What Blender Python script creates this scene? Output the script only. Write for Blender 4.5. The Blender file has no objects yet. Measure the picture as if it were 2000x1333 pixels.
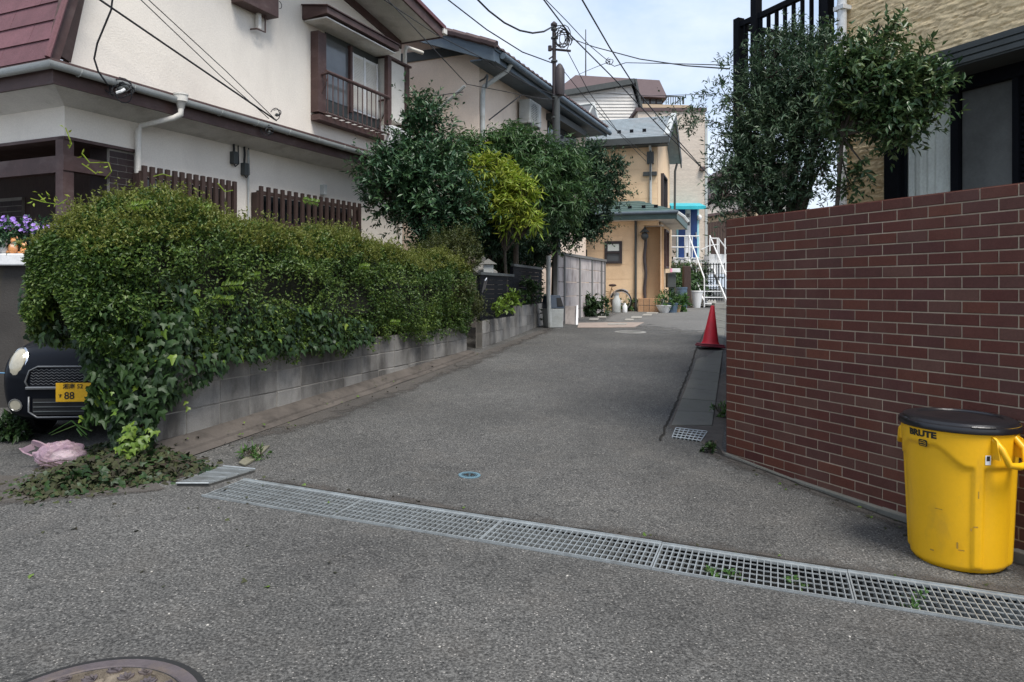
import bpy, bmesh, math, random
import numpy as np
from mathutils import Vector, Matrix, noise as mnoise
from mathutils.geometry import delaunay_2d_cdt, tessellate_polygon

random.seed(7)
rng = np.random.default_rng(11)
R = math.radians
scn = bpy.context.scene
col = scn.collection
PI = math.pi

# ------------------------------------------------------------------ camera
ZC, F, CX, HY = 1.5, 1444.0, 1000.0, 563.0      # eye height, focal length in photo pixels, horizon row
cam_d = bpy.data.cameras.new('camera'); cam = bpy.data.objects.new('camera', cam_d); col.objects.link(cam)
cam_d.sensor_width = 36.0; cam_d.lens = 36.0 * F / 2000.0
cam_d.shift_y = -(666.5 - HY) / 2000.0
cam_d.clip_start = 0.05; cam_d.clip_end = 2000
cam.location = (0, 0, ZC); cam.rotation_euler = (R(90), 0, 0)
scn.camera = cam

# ------------------------------------------------------------------ sky and sun
SUN_EL, SUN_AZ = 60.0, 148.0                      # azimuth clockwise from +Y
w = bpy.data.worlds.new('World'); scn.world = w; w.use_nodes = True
nt = w.node_tree; nt.nodes.clear()
N = nt.nodes.new; L = nt.links.new
wo = N('ShaderNodeOutputWorld'); bg = N('ShaderNodeBackground'); bg.inputs['Strength'].default_value = 0.135
sky = N('ShaderNodeTexSky'); sky.sky_type = 'NISHITA'; sky.sun_disc = False
sky.sun_elevation = R(SUN_EL); sky.sun_rotation = R(SUN_AZ); sky.air_density = 1.0; sky.dust_density = 2.0; sky.ozone_density = 1.0
tc = N('ShaderNodeTexCoord'); mp = N('ShaderNodeMapping'); mp.inputs['Scale'].default_value = (1, 1, 2.2)
nz = N('ShaderNodeTexNoise'); nz.inputs['Scale'].default_value = 2.3; nz.inputs['Detail'].default_value = 6; nz.inputs['Roughness'].default_value = .55
rp = N('ShaderNodeValToRGB'); rp.color_ramp.elements[0].position = .30; rp.color_ramp.elements[0].color = (.42, .42, .42, 1)
rp.color_ramp.elements[1].position = .66; rp.color_ramp.elements[1].color = (.95, .95, .95, 1)
mx = N('ShaderNodeMix'); mx.data_type = 'RGBA'
L(tc.outputs['Generated'], mp.inputs['Vector']); L(mp.outputs['Vector'], nz.inputs['Vector']); L(nz.outputs['Fac'], rp.inputs['Fac'])
L(rp.outputs['Color'], mx.inputs['Factor']); L(sky.outputs['Color'], mx.inputs['A']); 
nz2 = N('ShaderNodeTexNoise'); nz2.inputs['Scale'].default_value = 1.7; nz2.inputs['Detail'].default_value = 7; nz2.inputs['Roughness'].default_value = .6
mp2 = N('ShaderNodeMapping'); mp2.inputs['Location'].default_value = (.35, .2, .1); mp2.inputs['Scale'].default_value = (1, 1, 1.8); L(tc.outputs['Generated'], mp2.inputs['Vector']); L(mp2.outputs['Vector'], nz2.inputs['Vector'])
rp2 = N('ShaderNodeValToRGB'); rp2.color_ramp.elements[0].position = .40; rp2.color_ramp.elements[0].color = (3.1, 3.85, 5.1, 1); rp2.color_ramp.elements[1].position = .60; rp2.color_ramp.elements[1].color = (4.9, 5.2, 5.7, 1)
L(nz2.outputs['Fac'], rp2.inputs['Fac']); L(rp2.outputs['Color'], mx.inputs['B'])
L(mx.outputs['Result'], bg.inputs['Color']); L(bg.outputs['Background'], wo.inputs['Surface'])

sd = bpy.data.lights.new('sun', 'SUN'); sd.energy = 2.7; sd.angle = R(24); sd.color = (1, .955, .89)
so = bpy.data.objects.new('sun', sd); col.objects.link(so)
sv = Vector((math.sin(R(SUN_AZ)) * math.cos(R(SUN_EL)), math.cos(R(SUN_AZ)) * math.cos(R(SUN_EL)), math.sin(R(SUN_EL))))
so.rotation_euler = sv.to_track_quat('Z', 'Y').to_euler()
vs = scn.view_settings
vs.view_transform = 'Standard'; vs.look = 'None'; vs.gamma = 1; vs.use_curve_mapping = False; vs.exposure = 0.70

# ------------------------------------------------------------------ projection helpers (photo pixel -> place)
def P(px, py, Y): return Vector(((px - CX) / F * Y, Y, ZC - (py - HY) / F * Y))
_gy = [-400, 3, 5, 6.6, 9, 12.2, 18, 24, 32, 60, 400]
_gz = [0, 0, .03, .09, .24, .475, .64, .75, .85, .9, .9]
def ground_z(X, Y):
    b = float(np.interp(Y, _gy, _gz)) - .075 * min(1, max(0, (-3.0 - X) / 1.0)) * min(1, max(0, (Y - 5.2) / 1.0))
    c = .035 * min(1, max(0, (12.5 - Y) / 4.5)) * min(1, max(0, (Y - 1.5) / 2.0))
    return b - c * max(-3, min(3, X))
def G(px, py, up=0.0):
    a = (px - CX) / F; t = (py - HY) / F
    lo, hi = .5, 200.0
    for _ in range(60):
        m = (lo + hi) / 2
        if ZC - t * m > ground_z(a * m, m): lo = m
        else: hi = m
    return Vector((a * lo, lo, ground_z(a * lo, lo) + up))
class Plane:
    """vertical plane: s runs along it, z is height, o is distance out of it"""
    def __init__(self, O, d, n=None, right=True):
        self.O = Vector(O[:2]); self.d = Vector(d[:2]).normalized()
        self.n = Vector(n[:2]).normalized() if n is not None else Vector((self.d.y, -self.d.x)) * (1 if right else -1)
    def hit(self, px, py, o=0.0):
        a = (px - CX) / F; B = self.O + self.n * o
        s = (a * B.y - B.x) / (self.d.x - a * self.d.y)
        return s, ZC - (py - HY) / F * (B.y + self.d.y * s)
    def pt(self, s, z, o=0.0):
        q = self.O + self.d * s + self.n * o
        return Vector((q.x, q.y, z))
    def box(self, bm, s0, s1, z0, z1, o0, o1):
        hexa(bm, [self.pt(s, z, o) for z in (z0, z1) for s, o in ((s0, o0), (s1, o0), (s1, o1), (s0, o1))])
    def poly(self, bm, pts, o0, o1):
        prism(bm, [self.pt(s, z, o0) for s, z in pts], [self.pt(s, z, o1) for s, z in pts])
    def rot(self): return math.atan2(self.d.y, self.d.x)

# ------------------------------------------------------------------ mesh helpers
def hexa(bm, p):
    v = [bm.verts.new(q) for q in p]
    fs = [bm.faces.new([v[i] for i in f]) for f in ((0, 3, 2, 1), (4, 5, 6, 7), (0, 1, 5, 4), (1, 2, 6, 5), (2, 3, 7, 6), (3, 0, 4, 7))]
    return fs
def box(bm, x0, x1, y0, y1, z0, z1, M=None):
    p = [Vector((x, y, z)) for z in (z0, z1) for x, y in ((x0, y0), (x1, y0), (x1, y1), (x0, y1))]
    if M is not None: p = [M @ q for q in p]
    return hexa(bm, p)
def prism(bm, A, B):
    n = len(A); a = [bm.verts.new(q) for q in A]; b = [bm.verts.new(q) for q in B]
    try: bm.faces.new(a)
    except ValueError: pass
    bm.faces.new(list(reversed(b)))
    for i in range(n):
        j = (i + 1) % n
        bm.faces.new((a[j], a[i], b[i], b[j]))
def tube(bm, pts, r, n=6, cap=True):
    pts = [Vector(p) for p in pts]; rings = []
    up = None
    for i, p in enumerate(pts):
        t = (pts[min(i + 1, len(pts) - 1)] - pts[max(i - 1, 0)])
        if t.length < 1e-9: t = Vector((0, 0, 1))
        t.normalize()
        if up is None: up = t.orthogonal().normalized()
        else:
            up = up - t * up.dot(t)
            up = up.normalized() if up.length > 1e-6 else t.orthogonal().normalized()
        bi = t.cross(up); rr = r[i] if isinstance(r, (list, tuple)) else r
        rings.append([bm.verts.new(p + (up * math.cos(2 * PI * k / n) + bi * math.sin(2 * PI * k / n)) * rr) for k in range(n)])
    for a, b in zip(rings, rings[1:]):
        for k in range(n): bm.faces.new((a[k], a[(k + 1) % n], b[(k + 1) % n], b[k]))
    if cap:
        bm.faces.new(list(reversed(rings[0]))); bm.faces.new(rings[-1])
def lathe(bm, prof, n=24, M=None, closed=False):
    rings = []
    for r, z in prof:
        ring = []
        for k in range(n):
            q = Vector((r * math.cos(2 * PI * k / n), r * math.sin(2 * PI * k / n), z))
            ring.append(bm.verts.new(M @ q if M is not None else q))
        rings.append(ring)
    for a, b in zip(rings, rings[1:]):
        for k in range(n): bm.faces.new((a[k], a[(k + 1) % n], b[(k + 1) % n], b[k]))
    if closed:
        for a, b in ((rings[-1], rings[0]),):
            for k in range(n): bm.faces.new((a[k], a[(k + 1) % n], b[(k + 1) % n], b[k]))
    else:
        if prof[0][0] > 1e-5: bm.faces.new(list(reversed(rings[0])))
        if prof[-1][0] > 1e-5: bm.faces.new(rings[-1])
def ell(bm, c, rx, ry, rz, n=12, m=8):
    M = Matrix.Translation(Vector(c)) @ Matrix.Diagonal((rx, ry, rz, 1))
    bmesh.ops.create_uvsphere(bm, u_segments=n, v_segments=m, radius=1, matrix=M)
def sheet(bm, pts):
    v = [bm.verts.new(p) for p in pts]; return bm.faces.new(v)
def BM(): return bmesh.new()
origin = {}
def _fin(me, mat, smooth):
    for m in (mat if isinstance(mat, (list, tuple)) else [mat]): me.materials.append(m)
    if smooth:
        me.polygons.foreach_set('use_smooth', [True] * len(me.polygons))
        if smooth != 'all':
            try: me.set_sharp_from_angle(angle=R(smooth if not isinstance(smooth, bool) else 40))
            except Exception: pass
def obj(name, bm, mat, parent=None, smooth=False, bevel=0, at=None):
    """at: world position of the origin when the thing has no parent"""
    bmesh.ops.recalc_face_normals(bm, faces=bm.faces)
    o0 = origin[parent] if parent is not None else (Vector(at) if at is not None else Vector((0, 0, 0)))
    if o0.length: bmesh.ops.translate(bm, verts=bm.verts, vec=-o0)
    me = bpy.data.meshes.new(name); bm.to_mesh(me); bm.free(); _fin(me, mat, smooth)
    o = bpy.data.objects.new(name, me); col.objects.link(o)
    if parent is not None: o.parent = parent
    else: o.location = o0
    origin[o] = o0
    if bevel:
        b = o.modifiers.new('bevel', 'BEVEL'); b.width = bevel; b.segments = 2; b.limit_method = 'ANGLE'
    return o
def inst(name, me, parent, M):
    o = bpy.data.objects.new(name, me); col.objects.link(o); o.parent = parent
    o.matrix_local = Matrix.Translation(-origin[parent]) @ M
    return o
def tag(o, label, cat, group=None, kind=None):
    o['label'] = label; o['category'] = cat
    if group: o['group'] = group
    if kind: o['kind'] = kind
    return o
def thing(name, label, cat, loc, group=None):
    o = bpy.data.objects.new(name, None); o.empty_display_size = .2; col.objects.link(o)
    o.location = loc; origin[o] = Vector(loc); return tag(o, label, cat, group)
def struct(o): o['kind'] = 'structure'; return o
def stuff(o): o['kind'] = 'stuff'; return o
def text_bm(body, size, bold=0.0, extrude=.001):
    c = bpy.data.curves.new('lettering', 'FONT'); c.body = body; c.size = size; c.offset = bold; c.extrude = extrude
    c.align_x = 'CENTER'; c.align_y = 'CENTER'; c.resolution_u = 3
    o = bpy.data.objects.new('lettering_tmp', c); col.objects.link(o)
    dg = bpy.context.evaluated_depsgraph_get(); me = bpy.data.meshes.new_from_object(o.evaluated_get(dg))
    bm = BM(); bm.from_mesh(me); bpy.data.objects.remove(o); bpy.data.meshes.remove(me); return bm
def np_mesh(name, V, Fc, mats, matidx=None, smooth=False):
    """V (n,3), Fc (m,k)"""
    me = bpy.data.meshes.new(name); k = Fc.shape[1]
    me.vertices.add(len(V)); me.vertices.foreach_set('co', np.ascontiguousarray(V, dtype=np.float32).ravel())
    me.loops.add(Fc.size); me.loops.foreach_set('vertex_index', Fc.astype(np.int32).ravel())
    me.polygons.add(len(Fc)); me.polygons.foreach_set('loop_start', np.arange(0, Fc.size, k, dtype=np.int32))
    try: me.polygons.foreach_set('loop_total', np.full(len(Fc), k, dtype=np.int32))
    except Exception: pass
    if matidx is not None: me.polygons.foreach_set('material_index', matidx.astype(np.int32))
    me.update(calc_edges=True); me.validate()
    for m in mats: me.materials.append(m)
    if smooth: me.polygons.foreach_set('use_smooth', [True] * len(me.polygons))
    return me
def link_np(name, me, parent=None):
    o = bpy.data.objects.new(name, me); col.objects.link(o)
    if parent is not None:
        o.parent = parent; o.location = -origin[parent]
    origin[o] = Vector((0, 0, 0)); return o
def vnoise(x, y, seed=0):
    xi = np.floor(x).astype(np.int64); yi = np.floor(y).astype(np.int64); fx = x - xi; fy = y - yi
    fx = fx * fx * (3 - 2 * fx); fy = fy * fy * (3 - 2 * fy)
    def h(a, b):
        n = (a * 374761393 + b * 668265263 + seed * 1442695041) & 0xffffffff
        n = ((n ^ (n >> 13)) * 1274126177) & 0xffffffff
        return ((n ^ (n >> 16)) & 0xffff) / 65535.0
    return (h(xi, yi) * (1 - fx) + h(xi + 1, yi) * fx) * (1 - fy) + (h(xi, yi + 1) * (1 - fx) + h(xi + 1, yi + 1) * fx) * fy
def fbm(x, y, o=4, seed=0):
    a, t, s = .5, 0, 0
    for i in range(o):
        t = t + a * vnoise(x * 2 ** i, y * 2 ** i, seed + i); s += a; a *= .5
    return t / s

# ------------------------------------------------------------------ materials
def mat(name, c, rough=.75, var=.18, nscale=3.0, fine=.10, fscale=45.0, bump=.15, bscale=60.0, metal=0.0, spec=.4,
        stain=None, stain_scale=(1, 1, 1), stain_amt=.5, stain_pos=(.5, .7), rnd=0.0, coat=0.0, rndcols=None, stretch=(1, 1, 1)):
    m = bpy.data.materials.new(name); m.use_nodes = True; t = m.node_tree; t.nodes.clear()
    n = t.nodes.new; l = t.links.new
    out = n('ShaderNodeOutputMaterial'); b = n('ShaderNodeBsdfPrincipled'); l(b.outputs[0], out.inputs[0])
    b.inputs['Roughness'].default_value = rough; b.inputs['Metallic'].default_value = metal
    b.inputs['Specular IOR Level'].default_value = spec; b.inputs['Coat Weight'].default_value = coat
    tcn = n('ShaderNodeNewGeometry'); mpn = n('ShaderNodeMapping'); mpn.inputs['Scale'].default_value = stretch
    l(tcn.outputs['Position'], mpn.inputs['Vector']); vec = mpn.outputs['Vector']
    def nz_(scale, det=5, ro=.6):
        q = n('ShaderNodeTexNoise'); q.inputs['Scale'].default_value = scale; q.inputs['Detail'].default_value = det
        q.inputs['Roughness'].default_value = ro; l(vec, q.inputs['Vector']); return q.outputs['Fac']
    def mul(a, bb, op='MULTIPLY'):
        q = n('ShaderNodeMath'); q.operation = op
        for i, v in enumerate((a, bb)):
            if isinstance(v, (int, float)): q.inputs[i].default_value = v
            else: l(v, q.inputs[i])
        return q.outputs[0]
    def rng_(v, a0, a1, b0, b1):
        q = n('ShaderNodeMapRange'); l(v, q.inputs[0])
        for i, x in enumerate((a0, a1, b0, b1)): q.inputs[i + 1].default_value = x
        return q.outputs[0]
    if rndcols:
        oi = n('ShaderNodeObjectInfo'); cr = n('ShaderNodeValToRGB'); cr.color_ramp.interpolation = 'LINEAR'
        while len(cr.color_ramp.elements) < len(rndcols): cr.color_ramp.elements.new(.5)
        for i, cc in enumerate(rndcols):
            e = cr.color_ramp.elements[i]; e.position = i / (len(rndcols) - 1); e.color = (*cc, 1)
        l(oi.outputs['Random'], cr.inputs['Fac']); base = cr.outputs['Color']
    else:
        q = n('ShaderNodeRGB'); q.outputs[0].default_value = (*c, 1); base = q.outputs[0]
    f = rng_(nz_(nscale), .25, .75, 1 - var, 1 + var)
    if fine: f = mul(f, rng_(nz_(fscale, 3), .25, .75, 1 - fine, 1 + fine))
    if rnd:
        oi2 = n('ShaderNodeObjectInfo'); f = mul(f, rng_(oi2.outputs['Random'], 0, 1, 1 - rnd, 1 + rnd))
    vm = n('ShaderNodeVectorMath'); vm.operation = 'SCALE'; l(base, vm.inputs[0]); l(f, vm.inputs['Scale']); c_out = vm.outputs[0]
    if stain:
        mp2 = n('ShaderNodeMapping'); mp2.inputs['Scale'].default_value = stain_scale; l(tcn.outputs['Position'], mp2.inputs['Vector'])
        q = n('ShaderNodeTexNoise'); q.inputs['Scale'].default_value = 1.0; q.inputs['Detail'].default_value = 7; q.inputs['Roughness'].default_value = .62
        l(mp2.outputs['Vector'], q.inputs['Vector'])
        k = rng_(q.outputs['Fac'], stain_pos[0], stain_pos[1], 0, stain_amt)
        mixn = n('ShaderNodeMix'); mixn.data_type = 'RGBA'; l(k, mixn.inputs['Factor']); l(c_out, mixn.inputs['A']); mixn.inputs['B'].default_value = (*stain, 1)
        c_out = mixn.outputs['Result']
    l(c_out, b.inputs['Base Color'])
    if bump:
        bp = n('ShaderNodeBump'); bp.inputs['Strength'].default_value = min(1, bump); bp.inputs['Distance'].default_value = .01
        l(nz_(bscale, 4), bp.inputs['Height']); l(bp.outputs[0], b.inputs['Normal'])
    return m
def leaf_mat(name, cols, rough=.45, trans=.3, clump=2.0):
    m = bpy.data.materials.new(name); m.use_nodes = True; t = m.node_tree; t.nodes.clear(); n = t.nodes.new; l = t.links.new
    out = n('ShaderNodeOutputMaterial'); b = n('ShaderNodeBsdfPrincipled'); b.inputs['Roughness'].default_value = rough
    b.inputs['Specular IOR Level'].default_value = .35
    ge = n('ShaderNodeNewGeometry'); tcn = n('ShaderNodeTexCoord'); q = n('ShaderNodeTexNoise'); q.inputs['Scale'].default_value = clump
    q.inputs['Detail'].default_value = 3; l(tcn.outputs['Object'], q.inputs['Vector'])
    a = n('ShaderNodeMath'); a.operation = 'MULTIPLY_ADD'; l(ge.outputs['Random Per Island'], a.inputs[0]); a.inputs[1].default_value = .62
    s = n('ShaderNodeMapRange'); l(q.outputs['Fac'], s.inputs[0]); s.inputs[1].default_value = .3; s.inputs[2].default_value = .7; s.inputs[3].default_value = 0; s.inputs[4].default_value = .38
    l(s.outputs[0], a.inputs[2])
    cr = n('ShaderNodeValToRGB')
    while len(cr.color_ramp.elements) < len(cols): cr.color_ramp.elements.new(.5)
    for i, cc in enumerate(cols):
        cr.color_ramp.elements[i].position = i / (len(cols) - 1); cr.color_ramp.elements[i].color = (*cc, 1)
    l(a.outputs[0], cr.inputs['Fac']); l(cr.outputs['Color'], b.inputs['Base Color'])
    tr = n('ShaderNodeBsdfTranslucent'); l(cr.outputs['Color'], tr.inputs['Color'])
    mixn = n('ShaderNodeMixShader'); mixn.inputs[0].default_value = trans; l(b.outputs[0], mixn.inputs[1]); l(tr.outputs[0], mixn.inputs[2])
    l(mixn.outputs[0], out.inputs[0]); return m
def glass_mat(name, c=(.02, .025, .03), rough=.06, spec=.6):
    m = mat(name, c, rough=rough, var=.15, fine=0, bump=0, spec=spec); return m
def asphalt_mat(name, dark, mid, light, patch=(.8, 1.18), specks=1.0, brown=0.0):
    m = bpy.data.materials.new(name); m.use_nodes = True; t = m.node_tree; t.nodes.clear(); n = t.nodes.new; l = t.links.new
    out = n('ShaderNodeOutputMaterial'); b = n('ShaderNodeBsdfPrincipled'); l(b.outputs[0], out.inputs[0])
    b.inputs['Roughness'].default_value = .82; b.inputs['Specular IOR Level'].default_value = .35
    tcn = n('ShaderNodeTexCoord')
    def nz_(scale, det, ro=.6):
        q = n('ShaderNodeTexNoise'); q.inputs['Scale'].default_value = scale; q.inputs['Detail'].default_value = det; q.inputs['Roughness'].default_value = ro
        l(tcn.outputs['Object'], q.inputs['Vector']); return q.outputs['Fac']
    g1 = nz_(78, 3, .72)
    cr = n('ShaderNodeValToRGB'); e = cr.color_ramp.elements
    e[0].position = .33; e[0].color = (*dark, 1); e[1].position = .72; e[1].color = (*light, 1)
    x = e.new(.5); x.color = (*mid, 1); l(g1, cr.inputs['Fac'])
    vo = n('ShaderNodeTexVoronoi'); vo.inputs['Scale'].default_value = 95; l(tcn.outputs['Object'], vo.inputs['Vector'])
    sep = n('ShaderNodeSeparateColor'); l(vo.outputs['Color'], sep.inputs[0])
    gt = n('ShaderNodeMath'); gt.operation = 'GREATER_THAN'; l(sep.outputs[0], gt.inputs[0]); gt.inputs[1].default_value = .94
    lt = n('ShaderNodeMath'); lt.operation = 'LESS_THAN'; l(vo.outputs['Distance'], lt.inputs[0]); lt.inputs[1].default_value = .38
    k = n('ShaderNodeMath'); k.operation = 'MULTIPLY'; l(gt.outputs[0], k.inputs[0]); l(lt.outputs[0], k.inputs[1])
    k2 = n('ShaderNodeMath'); k2.operation = 'MULTIPLY'; l(k.outputs[0], k2.inputs[0]); k2.inputs[1].default_value = .75 * specks
    mix1 = n('ShaderNodeMix'); mix1.data_type = 'RGBA'; l(k2.outputs[0], mix1.inputs['Factor']); l(cr.outputs['Color'], mix1.inputs['A']); mix1.inputs['B'].default_value = (.36, .34, .31, 1)
    big = nz_(.55, 7, .66); mr = n('ShaderNodeMapRange'); l(big, mr.inputs[0]); mr.inputs[1].default_value = .3; mr.inputs[2].default_value = .7; mr.inputs[3].default_value = patch[0]; mr.inputs[4].default_value = patch[1]
    med = nz_(11, 4, .6); mr2 = n('ShaderNodeMapRange'); l(med, mr2.inputs[0]); mr2.inputs[1].default_value = .3; mr2.inputs[2].default_value = .7; mr2.inputs[3].default_value = .86; mr2.inputs[4].default_value = 1.14
    mm = n('ShaderNodeMath'); mm.operation = 'MULTIPLY'; l(mr.outputs[0], mm.inputs[0]); l(mr2.outputs[0], mm.inputs[1])
    vm = n('ShaderNodeVectorMath'); vm.operation = 'SCALE'; l(mix1.outputs['Result'], vm.inputs[0]); l(mm.outputs[0], vm.inputs['Scale'])
    b2 = nz_(2.2, 5, .65); mr3 = n('ShaderNodeMapRange'); l(b2, mr3.inputs[0]); mr3.inputs[1].default_value = .5; mr3.inputs[2].default_value = .75; mr3.inputs[3].default_value = brown * .3; mr3.inputs[4].default_value = .25 + brown * .6
    mix2 = n('ShaderNodeMix'); mix2.data_type = 'RGBA'; l(mr3.outputs[0], mix2.inputs['Factor']); l(vm.outputs[0], mix2.inputs['A']); mix2.inputs['B'].default_value = (.085, .073, .06, 1)
    l(mix2.outputs['Result'], b.inputs['Base Color'])
    bp = n('ShaderNodeBump'); bp.inputs['Strength'].default_value = .7; bp.inputs['Distance'].default_value = .010; l(g1, bp.inputs['Height']); l(bp.outputs[0], b.inputs['Normal'])
    return m
M = {}
M['asphalt'] = asphalt_mat('asphalt', (.016, .0157, .0148), (.073, .0715, .067), (.205, .2, .187), patch=(.62, 1.28))
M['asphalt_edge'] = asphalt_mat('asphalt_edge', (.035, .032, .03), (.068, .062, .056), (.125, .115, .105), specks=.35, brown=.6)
M['asphalt_old'] = asphalt_mat('asphalt_old', (.07, .07, .066), (.135, .132, .124), (.2, .196, .186), specks=.5)
M['soil'] = mat('soil', (.05, .04, .03), .95, var=.3, bump=.8, bscale=25)
M['concrete'] = mat('concrete', (.27, .265, .245), .88, var=.16, nscale=2.2, stain=(.08, .075, .06), stain_scale=(2.4, 2.4, 1.2), stain_amt=.7, bump=.35, bscale=90)
M['gutter_slab'] = mat('gutter_slab', (.125, .123, .108), .9, var=.16, nscale=3, stain=(.09, .09, .07), stain_scale=(3, 3, 3), stain_amt=.6, bump=.35, bscale=90, rnd=.10)
M['apron'] = mat('apron', (.085, .073, .063), .92, var=.3, nscale=3, stain=(.035, .03, .025), stain_scale=(5, 5, 5), stain_amt=.75, bump=.4, bscale=50)
M['block'] = mat('block', (.215, .208, .195), .93, var=.14, nscale=4, fine=.2, fscale=120, stain=(.045, .041, .037), stain_scale=(2.4, 2.4, 1.0), stain_amt=.85, stain_pos=(.45, .66), bump=.45, bscale=140, rnd=.22)
M['mortar_grey'] = mat('mortar_grey', (.25, .235, .21), .95, bump=.3)
M['brick'] = mat('brick', (.2, .08, .06), .62, var=.10, nscale=9, fine=.13, fscale=70, bump=.25, bscale=110, spec=.2, stain=(.16, .095, .075), stain_scale=(2.2, 2.2, 1.1), stain_amt=.25, stain_pos=(.48, .72),
                 rndcols=[(.082, .030, .026), (.098, .034, .026), (.112, .040, .028), (.090, .036, .031), (.118, .058, .044), (.086, .034, .029), (.110, .039, .027), (.128, .046, .030), (.080, .036, .031), (.100, .036, .028)])
M['mortar_tan'] = mat('mortar_tan', (.40, .325, .24), .95, var=.25, bump=.3, bscale=120)
M['galv'] = mat('galvanised_steel', (.33, .355, .36), .45, var=.2, nscale=14, metal=.45, bump=.1, stain=(.2, .2, .19), stain_scale=(6, 6, 6), stain_amt=.5)
M['trench'] = mat('trench', (.05, .05, .047), .95, var=.3)
M['stucco'] = mat('stucco', (.76, .71, .635), .9, var=.05, nscale=.9, fine=.07, fscale=55, bump=.5, bscale=45, stain=(.52, .475, .43), stain_scale=(.9, .9, .4), stain_amt=.45, stain_pos=(.5, .75))
M['soffit'] = mat('soffit', (.68, .665, .63), .85, var=.08, stain=(.25, .23, .2), stain_scale=(2, 2, 2), stain_amt=.4, bump=.1)
M['brown'] = mat('brown_paint', (.072, .04, .036), .6, var=.2, nscale=5, bump=.12, stain=(.16, .12, .11), stain_scale=(3, 3, 6), stain_amt=.4)
M['tile_red'] = mat('red_roof_slate', (.15, .068, .078), .75, var=.15, nscale=5, fine=.15, bump=.4, bscale=80, rnd=.13, stain=(.11, .06, .06), stain_scale=(3, 3, 3), stain_amt=.5)
M['pvc'] = mat('grey_pvc', (.42, .44, .43), .55, var=.08, bump=.03, stain=(.22, .22, .19), stain_scale=(2, 2, 5), stain_amt=.5)
M['pvc_white'] = mat('cream_pvc', (.66, .64, .59), .5, var=.06, bump=.03, stain=(.4, .38, .32), stain_scale=(3, 3, 3), stain_amt=.4)
M['black_metal'] = mat('black_metal', (.009, .010, .013), .6, var=.2, bump=.05, spec=.04)
M['dark_brick'] = mat('dark_brick', (.035, .022, .022), .7, rnd=.3, bump=.3)
M['dark_wood'] = mat('dark_wood', (.05, .03, .025), .7, var=.3, nscale=6, stretch=(8, 8, 1), bump=.3)
M['glass'] = glass_mat('window_glass')
M['glass_day'] = glass_mat('pale_window_glass', (.12, .13, .14), .12)
M['white_paint'] = mat('white_paint', (.72, .73, .73), .5, var=.06, bump=.03, stain=(.45, .43, .4), stain_scale=(3, 3, 3), stain_amt=.35)
M['cream'] = mat('cream_stucco', (.75, .635, .535), .9, var=.06, bump=.35, bscale=60, stain=(.6, .48, .39), stain_scale=(.8, .8, .5), stain_amt=.4)
M['blue_grey'] = mat('blue_grey_paint', (.085, .115, .145), .6, var=.2, nscale=3, bump=.1, stain=(.22, .24, .25), stain_scale=(2, 2, 2), stain_amt=.3)
M['orange'] = mat('apricot_siding', (.80, .59, .38), .85, var=.05, bump=.25, bscale=70, stain=(.5, .33, .19), stain_scale=(1.2, 1.2, .8), stain_amt=.35, rnd=.05)
M['orange_dark'] = mat('apricot_panel', (.62, .42, .25), .85, var=.06, bump=.25)
M['slate'] = mat('grey_slate', (.27, .31, .33), .5, var=.2, nscale=5, bump=.3, bscale=50, spec=.5, stain=(.3, .29, .29), stain_scale=(.9, .9, .9), stain_amt=.55)
M['green_roof'] = mat('green_roof_slate', (.075, .125, .12), .55, var=.15, bump=.3)
M['dark_grey'] = mat('dark_grey_paint', (.055, .062, .062), .6, var=.2, bump=.08)
M['siding_stone'] = mat('beige_stone_siding', (.52, .45, .38), .9, var=.14, nscale=2, stretch=(1, 1, 5), bump=1, bscale=7, fine=.15, fscale=9)
M['siding_white'] = mat('white_siding', (.62, .60, .56), .8, var=.06, bump=.1, rnd=.05)
M['brown_roof'] = mat('brown_roof', (.088, .06, .06), .75, var=.1, bump=.3)
M['tan_render'] = mat('tan_render', (.45, .35, .245), .9, var=.1)
M['tan_stone'] = mat('tan_stone_siding', (.80, .62, .37), .88, var=.14, nscale=6, fine=.16, fscale=40, bump=.6, bscale=70, stretch=(1, 1, 2), stain=(.52, .38, .24), stain_scale=(2, 2, 5), stain_amt=.5)
M['turq'] = mat('turquoise_paint', (.03, .40, .48), .45, var=.1, bump=.03)
M['blue_door'] = mat('blue_door_paint', (.012, .045, .17), .4, var=.1, bump=.03)
M['yellow'] = mat('yellow_plastic', (.78, .42, .008), .38, var=.04, nscale=3, fine=.03, bump=.05, bscale=120, spec=.45, stain=(.40, .22, .03), stain_scale=(7, 7, 3), stain_amt=.5, stain_pos=(.57, .76))
M['black_plastic'] = mat('black_plastic', (.010, .010, .012), .3, var=.15, bump=.12, bscale=35, spec=.55)
M['ink'] = mat('black_print', (.02, .018, .012), .6, bump=0)
M['red_plastic'] = mat('red_plastic', (.55, .022, .04), .5, var=.08, bump=.05, stain=(.3, .03, .035), stain_scale=(8, 8, 5), stain_amt=.5)
M['iron'] = mat('cast_iron', (.105, .088, .092), .62, var=.2, nscale=9, metal=.25, bump=.3, stain=(.17, .13, .09), stain_scale=(8, 8, 8), stain_amt=.5)
M['iron_fill'] = mat('dusty_infill', (.20, .165, .125), .9, var=.25, nscale=14, bump=.4)
M['car_black'] = mat('black_car_paint', (.004, .005, .008), .3, var=.1, bump=0, fine=0, coat=.05, spec=.12)
M['chrome'] = mat('chrome', (.62, .63, .64), .14, var=.05, metal=1, bump=0)
M['trim'] = mat('dull_car_trim', (.17, .175, .18), .35, metal=.4, bump=0)
M['lamp_glass'] = mat('headlamp_glass', (.36, .335, .26), .1, var=.15, nscale=9, bump=0, spec=.8, coat=.6)
M['plate'] = mat('yellow_plate', (.80, .44, .01), .4, var=.04, bump=0)
M['rubber'] = mat('rubber', (.015, .015, .015), .8)
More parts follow.
